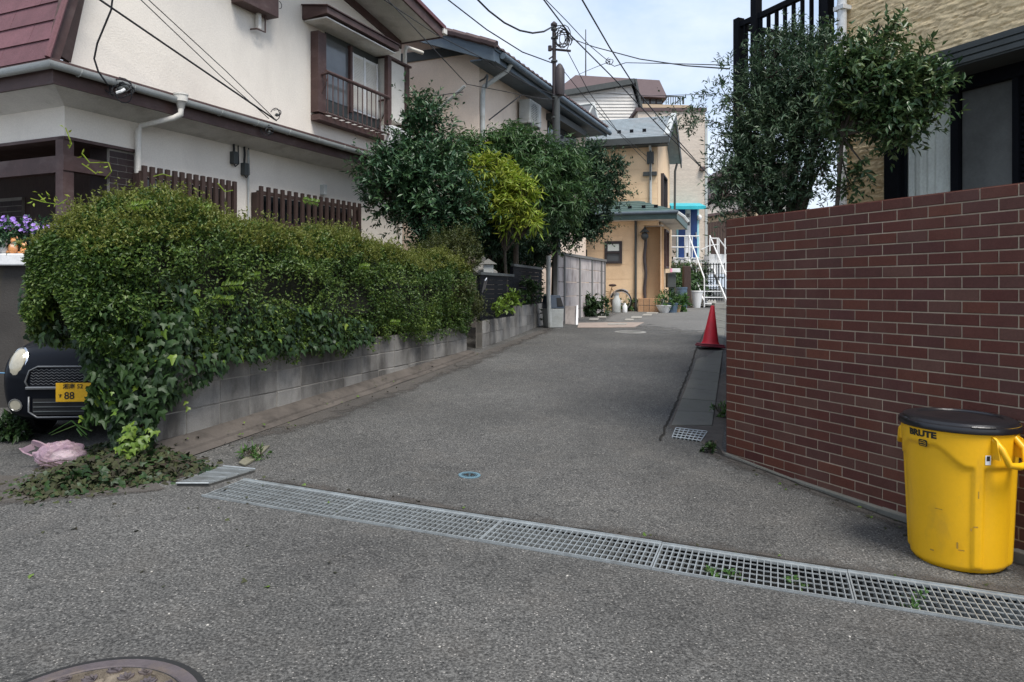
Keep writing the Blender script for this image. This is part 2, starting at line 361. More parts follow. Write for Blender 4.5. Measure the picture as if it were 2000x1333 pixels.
M['bag'] = mat('pink_plastic_bag', (.58, .40, .49), .35, var=.12, nscale=8, bump=.3, bscale=20, spec=.5, stain=(.72, .6, .5), stain_scale=(7, 7, 7), stain_amt=.7)
M['twig'] = mat('twig_bark', (.06, .045, .033), .9, var=.3, bump=.5)
M['trunk'] = mat('trunk_bark', (.07, .058, .046), .9, var=.35, nscale=8, stretch=(3, 3, 1), bump=.8, bscale=35)
M['core'] = mat('hedge_shade', (.018, .02, .012), .95, var=.4, bump=.5)  # near-black colour stands for the shade deep in the hedge
M['wire'] = mat('cable_black', (.02, .021, .024), .6, bump=0)
M['pole'] = mat('pole_brown_steel', (.042, .034, .037), .6, var=.2, bump=.1)
M['teal_trim'] = mat('pale_teal_paint', (.30, .58, .64), .5)
M['purple'] = leaf_mat('purple_petals', [(.25, .10, .55), (.38, .2, .7), (.55, .4, .8)], trans=.3)
M['pinkp'] = leaf_mat('pink_petals', [(.6, .08, .2), (.7, .15, .3)], trans=.3)
M['orange_pot'] = mat('orange_ceramic', (.72, .32, .12), .4, stain=(.75, .68, .6), stain_scale=(16, 16, 16), stain_amt=.9)
M['grey_ceramic'] = mat('grey_ceramic', (.55, .53, .5), .5, stain=(.3, .28, .26), stain_scale=(20, 20, 20), stain_amt=.8)
M['curtain'] = mat('pale_curtain', (.74, .80, .75), .9, var=.08, bump=.05)
M['road_white'] = mat('worn_road_paint', (.30, .285, .255), .85, var=.2, nscale=8, stain=(.16, .15, .14), stain_scale=(8, 8, 8), stain_amt=.8)
M['road_pink'] = mat('pinkish_paving', (.29, .235, .20), .9, var=.2, nscale=6, stain=(.2, .17, .15), stain_scale=(5, 5, 5), stain_amt=.6)
M['blue_marker'] = mat('blue_marker_paint', (.10, .175, .215), .7, var=.15, nscale=20)
M['panel_conc'] = mat('precast_concrete', (.44, .40, .385), .9, var=.12, nscale=3, stain=(.12, .09, .085), stain_scale=(3, 3, 1.3), stain_amt=.8, stain_pos=(.48, .7), bump=.25, rnd=.07)
M['post_conc'] = mat('grey_post', (.15, .15, .145), .9, var=.2, bump=.2)
M['dark_ret'] = mat('stained_retaining_wall', (.05, .046, .042), .95, var=.3, nscale=2, stain=(.11, .09, .05), stain_scale=(2.5, 2.5, .8), stain_amt=.7, bump=.5)
M['cardboard'] = mat('tan_wood', (.35, .23, .13), .8)
M['steel'] = mat('steel', (.55, .56, .57), .3, metal=.9, bump=0)
M['blue_pot'] = mat('blue_planter', (.07, .11, .16), .5)
M['terracotta'] = mat('terracotta_tile', (.42, .25, .14), .8, var=.15, rnd=.12, bump=.2)
M['pink_sign'] = mat('pink_sign_paint', (.72, .3, .42), .5)
# foliage
M['hedge'] = leaf_mat('hedge_leaves', [(.014, .038, .010), (.042, .088, .018), (.088, .145, .027), (.16, .21, .038)], trans=.22, clump=1.6)
M['hedge_new'] = leaf_mat('hedge_new_growth', [(.08, .115, .02), (.14, .165, .03), (.15, .16, .035), (.22, .27, .05)], trans=.35, clump=2)
M['conifer'] = leaf_mat('conifer_leaves', [(.02, .035, .01), (.05, .065, .014), (.09, .1, .02)], trans=.2)
M['ivy'] = leaf_mat('ivy_leaves', [(.010, .026, .009), (.020, .046, .013), (.04, .08, .020)], rough=.5, trans=.18)
_t = M['bag'].node_tree; _o = [x for x in _t.nodes if x.type == 'OUTPUT_MATERIAL'][0]; _s = _o.inputs[0].links[0].from_socket
_a = _t.nodes.new('ShaderNodeBsdfTranslucent'); _a.inputs['Color'].default_value = (.75, .58, .68, 1); _b = _t.nodes.new('ShaderNodeMixShader'); _b.inputs[0].default_value = .45; _c = _t.nodes.new('ShaderNodeBsdfTransparent'); _d = _t.nodes.new('ShaderNodeMixShader'); _d.inputs[0].default_value = .42
_t.links.new(_s, _b.inputs[1]); _t.links.new(_a.outputs[0], _b.inputs[2]); _t.links.new(_b.outputs[0], _d.inputs[1]); _t.links.new(_c.outputs[0], _d.inputs[2]); _t.links.new(_d.outputs[0], _o.inputs[0])
M['ivy_new'] = leaf_mat('young_ivy_leaves', [(.07, .135, .022), (.12, .20, .028), (.19, .26, .036)], rough=.4, trans=.3)
M['ivy_dead'] = leaf_mat('withered_ivy', [(.014, .012, .009), (.032, .030, .016), (.045, .056, .018), (.034, .022, .017)], rough=.8, trans=.05)
M['ever'] = leaf_mat('evergreen_leaves', [(.017, .048, .027), (.040, .092, .042), (.085, .155, .055)], rough=.33, trans=.15, clump=1.5)
M['bamboo'] = leaf_mat('long_leaves', [(.026, .066, .028), (.06, .125, .044), (.12, .2, .06)], rough=.4, trans=.25, clump=1.5)
M['lime'] = leaf_mat('lime_leaves', [(.12, .20, .02), (.22, .32, .03), (.30, .33, .045), (.10, .19, .02)], rough=.45, trans=.35, clump=3)
M['maple'] = leaf_mat('maple_leaves', [(.013, .036, .021), (.030, .068, .034), (.066, .12, .046)], rough=.5, trans=.2, clump=1.5)
M['olive'] = leaf_mat('olive_leaves', [(.024, .054, .031), (.055, .100, .052), (.115, .165, .085)], rough=.4, trans=.15, clump=1.5)
M['camellia'] = leaf_mat('glossy_leaves', [(.018, .046, .022), (.042, .088, .034), (.09, .14, .05), (.11, .13, .05)], rough=.3, trans=.2, clump=2)
M['weed'] = leaf_mat('weed_leaves', [(.03, .08, .02), (.06, .14, .03), (.12, .2, .05)], trans=.3)

# ================================================================== GROUND
# drain line across the alley mouth
dA = G(489, 939); dB = G(1655, 1117)
du = Vector((dB.x - dA.x, dB.y - dA.y, 0)).normalized(); dv = Vector((du.y, -du.x, 0))     # dv points to the camera
if dv.y > 0: dv = -dv
GL, GW = 1.0, .43
def dpt(u, v, up=0):
    q = dB + du * u + dv * v; return Vector((q.x, q.y, ground_z(q.x, q.y) + up))
U0, U1 = -4.005, 3.0
hole_main = [dpt(U0, 0), dpt(U1, 0), dpt(U1, GW), dpt(U0, GW)]
lg = [G(352, 947), G(372, 958), G(497, 925), G(440, 917)]                                    # old grating at the left end
lgc = G(420, 931); lgu = Vector((.80, -.60, 0)).normalized(); lgu = (G(500, 928) - G(392, 949)); lgu.z = 0; lgu.normalize(); lgv = Vector((lgu.y, -lgu.x, 0))
sg = [G(1313, 856), G(1368, 864), G(1381, 845), G(1320, 838)]                                # small grating by the brick wall
def cdt_ground():
    V, E = [], []
    def loop(pts):
        i0 = len(V)
        for p in pts: V.append(Vector((p.x, p.y)))
        for i in range(len(pts)): E.append((i0 + i, i0 + (i + 1) % len(pts)))
    n = 24
    edge = [dpt(U0 + (U1 - U0) * i / n, 0) for i in range(n + 1)] + [dpt(U1 - (U1 - U0) * i / n, GW) for i in range(n + 1)]
    loop(edge); loop(sg)
    xs = sorted(set([-400, -200, -90, -40, -20, -12] + [-8 + .5 * i for i in range(33)] + [12, 20, 40, 90, 200, 400]))
    ys = sorted(set([-300, -120, -50, -20, -8, -3, 0] + [1 + .4 * i for i in range(36)] + [15.5 + i for i in range(20)] + [40, 50, 60, 90, 150, 300, 700]))
    def inq(p, q):
        s = None
        for i in range(len(q)):
            a, b = q[i], q[(i + 1) % len(q)]; c = (b.x - a.x) * (p[1] - a.y) - (b.y - a.y) * (p[0] - a.x)
            if s is None: s = c > 0
            elif (c > 0) != s: return False
        return True
    for x in xs:
        for y in ys:
            p = (x + (.0137 if abs(x) < 8 else 0), y + .0071)
            if not inq(p, hole_main) and not inq(p, sg): V.append(Vector(p))
    r = delaunay_2d_cdt(V, E, [], 0, 1e-5)
    bm = BM(); vv = [bm.verts.new((v.x, v.y, ground_z(v.x, v.y))) for v in r[0]]
    for f in r[2]:
        c = sum((r[0][i] for i in f), Vector((0, 0))) / len(f)
        if inq(c, hole_main) or inq(c, sg): continue
        bm.faces.new([vv[i] for i in f])
    return bm
struct(obj('road', cdt_ground(), M['asphalt'], smooth='all'))

def strip(name, left, right, m, up=.005, n=10, thick=None, fade=None):
    """ground-hugging strip between two world polylines"""
    def rs(pl, k):
        d = [0]
        for a, b in zip(pl, pl[1:]): d.append(d[-1] + (b - a).length)
        out = []
        for i in range(k + 1):
            t = d[-1] * i / k
            j = max(j for j in range(len(d)) if d[j] <= t + 1e-9); j = min(j, len(pl) - 2)
            out.append(pl[j].lerp(pl[j + 1], (t - d[j]) / max(1e-9, d[j + 1] - d[j])))
        return out
    bm = BM(); a = [bm.verts.new(p + Vector((0, 0, up))) for p in rs(left, n)]; b = [bm.verts.new(p + Vector((0, 0, up))) for p in rs(right, n)]
    if fade:
        bm.free(); bm = BM(); lay = bm.verts.layers.float.new('fade'); A_, B_ = rs(left, n), rs(right, n); w_ = 10; g_ = []
        for i in range(n + 1):
            row = []
            for j in range(w_ + 1):
                p = A_[i].lerp(B_[i], j / w_); v = bm.verts.new((p.x, p.y, ground_z(p.x, p.y) + up)); v[lay] = fade(i / n, j / w_); row.append(v)
            g_.append(row)
        for i in range(n):
            for j in range(w_): bm.faces.new((g_[i][j], g_[i][j + 1], g_[i + 1][j + 1], g_[i + 1][j]))
        return bm
    for i in range(n): bm.faces.new((a[i], b[i], b[i + 1], a[i + 1]))
    return bm
def fading(m):
    """worn material that breaks up into the road below where its 'fade' attribute drops"""
    t = m.node_tree; n = t.nodes.new; l = t.links.new; out = [x for x in t.nodes if x.type == 'OUTPUT_MATERIAL'][0]; src = out.inputs[0].links[0].from_socket
    at = n('ShaderNodeAttribute'); at.attribute_name = 'fade'; tcn = n('ShaderNodeTexCoord'); q = n('ShaderNodeTexNoise'); q.inputs['Scale'].default_value = 3.5; q.inputs['Detail'].default_value = 9; q.inputs['Roughness'].default_value = .72
    l(tcn.outputs['Object'], q.inputs['Vector']); s = n('ShaderNodeMath'); s.operation = 'ADD'; l(at.outputs['Fac'], s.inputs[0]); l(q.outputs['Fac'], s.inputs[1])
    r = n('ShaderNodeMapRange'); l(s.outputs[0], r.inputs[0]); r.inputs[1].default_value = .80; r.inputs[2].default_value = 1.05
    tr = n('ShaderNodeBsdfTransparent'); mixn = n('ShaderNodeMixShader'); l(r.outputs[0], mixn.inputs[0]); l(tr.outputs[0], mixn.inputs[1]); l(src, mixn.inputs[2]); l(mixn.outputs[0], out.inputs[0]); return m
fading(M['asphalt_edge']); fading(M['asphalt_old'])
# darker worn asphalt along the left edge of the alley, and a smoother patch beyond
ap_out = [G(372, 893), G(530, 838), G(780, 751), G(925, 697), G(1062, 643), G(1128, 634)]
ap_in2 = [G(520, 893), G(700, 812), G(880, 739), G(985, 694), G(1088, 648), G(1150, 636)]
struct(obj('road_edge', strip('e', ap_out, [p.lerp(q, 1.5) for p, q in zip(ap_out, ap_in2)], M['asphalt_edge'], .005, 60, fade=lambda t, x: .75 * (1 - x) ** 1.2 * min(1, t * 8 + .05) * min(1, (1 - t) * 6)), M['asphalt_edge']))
struct(obj('far_road', strip('f', [G(1128, 645), G(1200, 612), G(1290, 600)], [G(1372, 680), G(1390, 628), G(1404, 604)], M['asphalt_old'], .006, 30, fade=lambda t, x: .7 * min(1, t * 3) * min(1, x * 8 + .3)), M['asphalt_old']))
# apron rising from the road to the block wall
BW0 = Vector((-2.876, 5.85)); BW1 = Vector((-.725, 11.9))
BWP = Plane(BW0, BW1 - BW0, right=True)
BWL = (BW1 - BW0).length
def bw_base(s): return .255 + (.49 - .255) * s / BWL
bm = BM(); nA = 40
rowsA = []
for i in range(nA + 1):
    t = i / nA; s = -.35 + (BWL + .35) * t
    inner = BWP.pt(s, bw_base(s) + .012, -.02)
    # matching outer point on ap_out (by Y)
    pts = ap_out
    Yt = inner.y - .05
    oo = None
    for a, b in zip(pts, pts[1:]):
        if a.y <= Yt <= b.y: oo = a.lerp(b, (Yt - a.y) / (b.y - a.y))
    if oo is None: oo = pts[0] + (pts[0] - pts[1]) * ((pts[0].y - Yt) / (pts[1].y - pts[0].y))
    oo = Vector((oo.x, oo.y, ground_z(oo.x, oo.y)))
    k1 = inner.lerp(oo, .62); k1.z = max(k1.z, oo.z + .035)
    wob = Vector((mnoise.noise(Vector((t * 9, 3, 0))) * .03, 0, 0))
    rowsA.append([bm.verts.new(inner), bm.verts.new(k1 + wob), bm.verts.new(inner.lerp(oo, .70) + wob + Vector((0, 0, -.035))), bm.verts.new(inner.lerp(oo, .78) + wob * .5 + Vector((0, 0, .012))), bm.verts.new(oo + Vector((0, 0, .009)) + wob)])
for a, b in zip(rowsA, rowsA[1:]):
    for k in range(4): bm.faces.new((a[k], a[k + 1], b[k + 1], b[k]))
struct(obj('apron', bm, M['apron'], smooth=30))

# ------------------------------------------------------------------ drain channel and gratings
bm = BM(); n = 14
for i in range(n):
    a, b = U0 + (U1 - U0) * i / n, U0 + (U1 - U0) * (i + 1) / n
    for (v0, z0), (v1, z1) in (((0, 0), (0, -.32)), ((0, -.32), (GW, -.32)), ((GW, -.32), (GW, 0))):
        sheet(bm, [dpt(a, v0, z0), dpt(b, v0, z0), dpt(b, v1, z1), dpt(a, v1, z1)])
for uu in (U0, U1): sheet(bm, [dpt(uu, 0), dpt(uu, GW), dpt(uu, GW, -.32), dpt(uu, 0, -.32)])
struct(obj('drain_channel', bm, M['trench']))
def bar_mesh():
    bm = BM(); box(bm, -.0028, .0028, .034, GW - .034, -.04, 0)
    me = bpy.data.meshes.new('bar'); bm.to_mesh(me); bm.free(); me.materials.append(M['galv']); return me
def rod_mesh():
    bm = BM(); tube(bm, [(.012 + i * (GL - .024) / 40, .0015 * (-1) ** i, -.004 + .0012 * (-1) ** i) for i in range(41)], .0042, 4)
    me = bpy.data.meshes.new('rod'); bm.to_mesh(me); bm.free(); me.materials.append(M['galv']); return me
def rail_mesh(v):
    bm = BM(); y0, y1 = (.004, .034) if v == 0 else (GW - .034, GW - .004)
    box(bm, .001, GL - .001, y0, y1, -.012, .003)
    yb = y0 + .004 if v == 0 else y1 - .004
    box(bm, .001, GL - .001, yb - .003, yb + .003, .0031, .011)
    me = bpy.data.meshes.new('rail'); bm.to_mesh(me); bm.free(); me.materials.append(M['galv']); return me
def end_mesh():
    bm = BM(); box(bm, -.004, .004, .0345, GW - .0345, -.04, .0015)
    me = bpy.data.meshes.new('end_plate'); bm.to_mesh(me); bm.free(); me.materials.append(M['galv']); return me
_bar, _rod, _r0, _r1, _end = bar_mesh(), rod_mesh(), rail_mesh(0), rail_mesh(1), end_mesh()
glab = ['leftmost metre of the long drain grating, next to the heap of withered ivy', 'second metre of the long drain grating from the hedge side',
        'third metre of the long drain grating, in front of the blue road marker', 'fourth metre of the long drain grating, middle of the alley mouth',
        'drain grating panel with small weeds in it, left of the yellow bin foot', 'drain grating panel running out of the picture in front of the yellow bin', 'last drain grating panel at the far right end']
for k in range(7):
    u = -4.0 + k
    p0, p1, pv = dpt(u, 0), dpt(u + GL, 0), dpt(u, GW)
    t = thing('drain_grating', glab[k], 'drain grating', p0, 'gratings over the drain across the alley')
    ax = (p1 - p0).normalized(); ay = (pv - p0).normalized(); az = ax.cross(ay).normalized()
    if az.z < 0: az = -az
    X = Matrix.Translation(p0 + az * (.004 + random.uniform(-.002, .003))) @ Matrix((ax, ay, az)).transposed().to_4x4()
    for i in range(27):
        inst('bar', _bar, t, X @ Matrix.Translation((.0385 + i * (GL - .077) / 26, 0, 0)))
    for v in (.105, .18, .25, .325): inst('rod', _rod, t, X @ Matrix.Translation((0, v, 0)))
    inst('rail', _r0, t, X); inst('rail', _r1, t, X)
    for uu in (.006, GL - .006): inst('end_plate', _end, t, X @ Matrix.Translation((uu, 0, 0)))
# the old grating beside the ivy, turned a little
M['steel_pale'] = mat('pale_zinc', (.5, .52, .52), .5, metal=.3)
og = [G(344, 951), G(436, 917), G(499, 923), G(408, 951)]
oc = sum(og, Vector()) / 4
t = thing('old_drain_grating', 'short old grating panel lying askew beside the withered ivy', 'drain grating', oc)
def oq(u, v, up=0): return og[0].lerp(og[3], u).lerp(og[1].lerp(og[2], u), v) + Vector((0, 0, up + .024))   # u across, v away from the camera
bm = BM(); hexa(bm, [oq(u, v, z) for z in (-.05, -.0075) for u, v in ((.01, .01), (.99, .01), (.99, .99), (.01, .99))]); obj('dark_pan', bm, M['trench'], t)  # slab resting on the road, its dark colour standing for a shaded pit
for i in range(22):
    u = (i + .5) / 22; bm = BM(); hexa(bm, [oq(u + d_, v, z) for z in (-.007, .004) for d_, v in ((-.0055, .015), (.0055, .015), (.0055, .985), (-.0055, .985))]); obj('bar', bm, M['galv'], t)
for v in (.12, .37, .62, .87):
    bm = BM(); tube(bm, [oq(j / 30, v, .004 + .0018 * (-1) ** j) for j in range(31)], .006, 4); obj("rod", bm, M["galv"], t)
for v in (.0, 1.0):
    bm = BM(); tube(bm, [oq(0, v, .002), oq(1, v, .002)], .007, 5); obj('rail', bm, M['galv'], t)

# ================================================================== RIGHT SIDE: brick wall
BC = Vector((1.913, 6.6)); BRP = Plane(BC, Vector((.454, -1)), n=(-.911, -.413))
CH, BLn, ZB = .0772, .2285, .028
top_z = ZB + 27 * CH
wl = 3.6
t = thing('brick_wall', 'tall dark red brick garden wall with pale mortar joints behind the yellow bin', 'wall', (BC.x, BC.y, ZB))
bm = BM(); BRP.box(bm, .002, wl, ZB - .1, top_z - .004, -.205, -.0055)
PR = Plane(BC, Vector((.31, 1)), n=(-1, .31))
bm2 = bm; PR.box(bm2, .21, 8.0, ZB - .1, top_z - .004, -.2, -.0055)
obj('mortar', bm, M['mortar_tan'], t)
def brick_me(L_, seed):
    r = random.Random(seed); bm = BM(); h = CH - .0085; l = L_ - .0085; c = .003; d = .022
    pr = .0015 * r.random()
    A = [(0, 0), (l, 0), (l, h), (0, h)]; B = [(c, c), (l - c, c), (l - c, h - c), (c, h - c)]
    a = [bm.verts.new((x + r.uniform(-.001, .001), .02, z + r.uniform(-.001, .001))) for x, z in A]
    b = [bm.verts.new((x, 0.0035, z)) for x, z in A]
    f = [bm.verts.new((x + r.uniform(-.001, .001), -pr, z + r.uniform(-.001, .001))) for x, z in B]
    bm.faces.new(f)
    for i in range(4):
        j = (i + 1) % 4
        bm.faces.new((b[i], b[j], f[j], f[i])); bm.faces.new((a[i], a[j], b[j], b[i]))
    bmesh.ops.recalc_face_normals(bm, faces=bm.faces)
    me = bpy.data.meshes.new('brick'); bm.to_mesh(me); bm.free(); me.materials.append(M['brick']); return me
bset = {'full': [brick_me(BLn, i) for i in range(4)], 'half': [brick_me(BLn / 2, i + 9) for i in range(3)]}
bx = Matrix((Vector((BRP.d.x, BRP.d.y, 0)), Vector((-BRP.n.x, -BRP.n.y, 0)), Vector((0, 0, 1)))).transposed().to_4x4()
cells = []
for r_ in range(-1, 27):
    s = 0.0
    if r_ % 2: cells.append((r_, 0.0, 'half')); s = BLn / 2
    while s < wl - .12: cells.append((r_, s, 'full')); s += BLn
def scr_x(s): q = BRP.pt(s, 1); return CX + q.x / q.y * F
vis = [c for c in cells if scr_x(c[1]) < 2010]
vis.sort(key=lambda c: -(c[2] == 'full') * 10 - c[1]); keep = set(vis[:300])
rest = BM()
for c in cells:
    r_, s, k = c
    Mx = Matrix.Translation(BRP.pt(s + .00425, ZB + r_ * CH + .00425, random.uniform(-.001, .001))) @ bx
    me = random.choice(bset[k])
    if c in keep: inst('brick', me, t, Mx)
    else:
        tmp = BM(); tmp.from_mesh(me); tmp.transform(Mx); m2 = bpy.data.meshes.new('tmp'); tmp.to_mesh(m2); tmp.free(); rest.from_mesh(m2); bpy.data.meshes.remove(m2)
for r_ in range(27):      # the side of the wall along the alley
    s = .0 if r_ % 2 else BLn / 2
    if r_ % 2 == 0: PR.box(rest, .004, BLn / 2 - .01, ZB + r_ * CH + .005, ZB + r_ * CH + CH - .005, -.02, 0)
    while s < 7.9:
        PR.box(rest, s + .005, s + BLn - .005, ZB + r_ * CH + .005, ZB + r_ * CH + CH - .005, -.02, 0); s += BLn
# coping bricks on top (laid flat, seen edge-on)
s = .0
while s < wl - .1:
    BRP.box(rest, s + .003, s + BLn - .004, top_z - .006, top_z + .004, -.205, -.03); s += BLn
stuff(obj('brick', rest, M['brick'], t))
# concrete footing
bm = BM(); fo = [(0, .035), (.8, .05), (1.6, .06), (2.5, .06), (3.6, .06)]
for (s0, o0), (s1, o1) in zip(fo, fo[1:]):
    hexa(bm, [BRP.pt(s0, -.25, o0), BRP.pt(s1, -.25, o1), BRP.pt(s1, -.25, -.1), BRP.pt(s0, -.25, -.1), BRP.pt(s0, .035 - .052 * min(1, s0), o0), BRP.pt(s1, .035 - .052 * min(1, s1), o1), BRP.pt(s1, .02 - .052, -.1), BRP.pt(s0, .03 - .052 * min(1, s0), -.1)])
struct(obj('wall_footing', bm, M['gutter_slab'], bevel=.008))
# gutter slabs beside the alley edge
gl = [G(1306, 834), G(1351, 723), G(1372, 665), G(1391, 622), G(1400, 604)]
gr = [G(1391, 834), G(1402, 759), G(1411, 692), G(1416, 640), G(1418, 608)]
kr = [BRP.pt(.05, 0, .05), BRP.pt(-.05, 0, .02), PR.pt(1.5, 0, .02), PR.pt(4, 0, .02), PR.pt(8.2, 0, .02), PR.pt(13, 0, .02)]
kr = [Vector((p.x, p.y, ground_z(p.x, p.y))) for p in kr]
g0 = obj('gutter_bed', strip('k', gl, kr, M['apron'], .004, 40), M['apron']); struct(g0)
def along(pl, t):
    d = [0]
    for a, b in zip(pl, pl[1:]): d.append(d[-1] + (b - a).length)
    x = t * d[-1]; j = min(max(j for j in range(len(d)) if d[j] <= x + 1e-9), len(pl) - 2)
    return pl[j].lerp(pl[j + 1], (x - d[j]) / (d[j + 1] - d[j]))
glen = sum((b - a).length for a, b in zip(gl, gl[1:])); ns = int(glen / .62)
for i in range(ns):
    t0, t1 = (i + .012) / ns, (i + .988) / ns
    bm = BM(); q = [along(gl, t0), along(gr, t0), along(gr, t1), along(gl, t1)]
    q[0] = q[0].lerp(q[1], .06); q[3] = q[3].lerp(q[2], .06)
    dz = random.uniform(-.004, .004)
    cut = max(0, .10 - 0) if i == 0 else 0
    hexa(bm, [p + Vector((0, 0, -.03)) for p in q] + [p + Vector((0, 0, .022 + dz)) for p in q])
    o = obj('slab', bm, M['gutter_slab'], g0, bevel=.006)
bm = BM()      # kerb between slabs and wall
kk = 30
for i in range(kk):
    a0, a1 = i / kk, (i + 1) / kk
    q = [along(gr, a0), along(kr, a0), along(kr, a1), along(gr, a1)]
    if q[1].x <= q[0].x + .01: continue
    hexa(bm, [p + Vector((0, 0, -.05)) for p in q] + [p + Vector((0, 0, .05)) for p in q])
struct(obj('kerb', bm, M['gutter_slab']))
# dark joints and worn edges where asphalt meets concrete and steel
def line_strip(name, pts, w0, up, m, seed=0):
    bm = BM(); prev = None; n_ = 0; P_ = []
    for a, b in zip(pts, pts[1:]):
        k_ = max(2, int((b - a).length / .06))
        for i in range(k_): P_.append(a.lerp(b, i / k_))
    P_.append(pts[-1])
    for i, p in enumerate(P_):
        d_ = (P_[min(i + 1, len(P_) - 1)] - P_[max(i - 1, 0)]); d_.z = 0; d_.normalize(); nn = Vector((-d_.y, d_.x, 0))
        a_ = mnoise.noise(Vector((i * .31, seed, 0))); b_ = mnoise.noise(Vector((i * .53, seed + 9, 0))); w1 = w0 * (.65 + .8 * abs(b_)); c_ = p + nn * a_ * w0 * .8
        q0, q1 = c_ - nn * w1 / 2, c_ + nn * w1 / 2
        v = [bm.verts.new((q.x, q.y, ground_z(q.x, q.y) + up)) for q in (q0, q1)]
        if prev: bm.faces.new((prev[0], prev[1], v[1], v[0]))
        prev = v
    return struct(obj(name, bm, m))
M['joint'] = mat('dark_joint_dirt', (.018, .016, .013), .95, var=.4, bump=.3)
line_strip('road_joint', [G(1290, 862)] + [along(gl, t) - Vector((.03, 0, 0)) for t in (0, .2, .4, .6, .8)], .03, .009, M['joint'], 1)
line_strip('road_joint', [dpt(-3.9, -.03), dpt(-2, -.03), dpt(0, -.03), dpt(2.5, -.03)], .035, .005, M['joint'], 2)
line_strip('road_joint', [BRP.pt(s_, 0, .085) for s_ in (-.15, .5, 1.2, 2, 3.2)], .03, .007, M['joint'], 3)
line_strip('road_joint', [G(1380, 868), G(1388, 862), G(1398, 872), G(1410, 888)], .04, .007, M['joint'], 5)
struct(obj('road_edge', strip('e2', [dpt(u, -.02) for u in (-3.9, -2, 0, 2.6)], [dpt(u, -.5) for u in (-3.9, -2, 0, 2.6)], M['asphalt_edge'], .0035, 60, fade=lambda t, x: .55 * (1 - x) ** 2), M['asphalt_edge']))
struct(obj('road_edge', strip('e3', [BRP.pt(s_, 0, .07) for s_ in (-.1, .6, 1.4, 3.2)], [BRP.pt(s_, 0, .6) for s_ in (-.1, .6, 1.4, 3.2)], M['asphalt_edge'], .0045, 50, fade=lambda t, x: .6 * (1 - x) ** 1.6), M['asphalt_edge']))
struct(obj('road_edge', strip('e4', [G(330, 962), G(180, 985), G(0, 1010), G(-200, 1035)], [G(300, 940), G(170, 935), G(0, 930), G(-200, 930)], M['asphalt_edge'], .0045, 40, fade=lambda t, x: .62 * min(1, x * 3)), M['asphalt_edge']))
# small grating over the gutter
c0 = sum(sg, Vector()) / 4
t = thing('gutter_grating', 'small square steel gutter grating by the corner of the brick wall', 'drain grating', c0)
e0, e1, e2, e3 = sg
def sq(u, v, up=0): return e0.lerp(e1, u).lerp(e3.lerp(e2, u), v) + Vector((0, 0, up + .012))
bm = BM()
for a, b in ((0, 1), (1, 2), (2, 3), (3, 0)): sheet(bm, [sg[a], sg[b], sg[b] + Vector((0, 0, -.25)), sg[a] + Vector((0, 0, -.25))])
sheet(bm, [p + Vector((0, 0, -.25)) for p in sg]); obj('dark_pan', bm, M['trench'], t)
for i in range(8):
    u = i / 7; bm = BM(); wv = .018
    hexa(bm, [sq(u - wv, 0, -.03), sq(u + wv, 0, -.03), sq(u + wv, 1, -.03), sq(u - wv, 1, -.03), sq(u - wv, 0), sq(u + wv, 0), sq(u + wv, 1), sq(u - wv, 1)]); obj('bar', bm, M['galv'], t)
for v in (0.02, .27, .52, .77, .98):
    bm = BM(); tube(bm, [sq(0, v, .002), sq(1, v, .002)], .006, 5); obj('rod', bm, M['galv'], t)

# ================================================================== LEFT SIDE: block wall under the hedge
t = thing('block_wall', 'low grey concrete block retaining wall under the long hedge', 'wall', BWP.pt(0, .2))
BT, BH = .885, .2075
bm = BM(); BWP.box(bm, .006, BWL - .006, .05, BT - .004, -.115, -.006); obj('mortar', bm, M['mortar_grey'], t)
def block_me(l, seed):
    r = random.Random(seed); bm = BM(); h = BH - .011; c = .004
    A = [(0, 0), (l, 0), (l, h), (0, h)]; B = [(c, c), (l - c, c), (l - c, h - c), (c, h - c)]
    a = [bm.verts.new((x, .10, z)) for x, z in A]; b = [bm.verts.new((x, .004, z)) for x, z in A]
    f = [bm.verts.new((x + r.uniform(-.0015, .0015), r.uniform(-.002, .0005), z + r.uniform(-.0015, .0015))) for x, z in B]
    bm.faces.new(f); bm.faces.new(list(reversed(a)))
    for i in range(4):
        j = (i + 1) % 4; bm.faces.new((b[i], b[j], f[j], f[i])); bm.faces.new((a[i], a[j], b[j], b[i]))
    bmesh.ops.recalc_face_normals(bm, faces=bm.faces)
    me = bpy.data.meshes.new('block'); bm.to_mesh(me); bm.free(); me.materials.append(M['block']); return me
nb = 16; bl = BWL / nb
blocks = [block_me(bl - .009, i) for i in range(6)]
bwx = Matrix((Vector((BWP.d.x, BWP.d.y, 0)), Vector((-BWP.n.x, -BWP.n.y, 0)), Vector((0, 0, 1)))).transposed().to_4x4()
for r_ in range(4):
    for i in range(nb):
        z = BT - (r_ + 1) * BH + .0055
        if z + BH < bw_base(i * bl): continue
        inst('block', random.choice(blocks), t, Matrix.Translation(BWP.pt(i * bl + .0045, z, random.uniform(-.003, .003))) @ bwx)
# soil held by the wall
bm = BM(); q = [BWP.pt(.1, 0, -.115), BWP.pt(BWL, 0, -.115), BWP.pt(BWL, 0, -3.3), BWP.pt(3.4, 0, -3.2), BWP.pt(3.2, 0, -.6), BWP.pt(.2, 0, -.42)]
prism(bm, [Vector((p.x, p.y, 0)) for p in q], [Vector((p.x, p.y, .83)) for p in q]); struct(obj('garden_soil', bm, M['soil']))

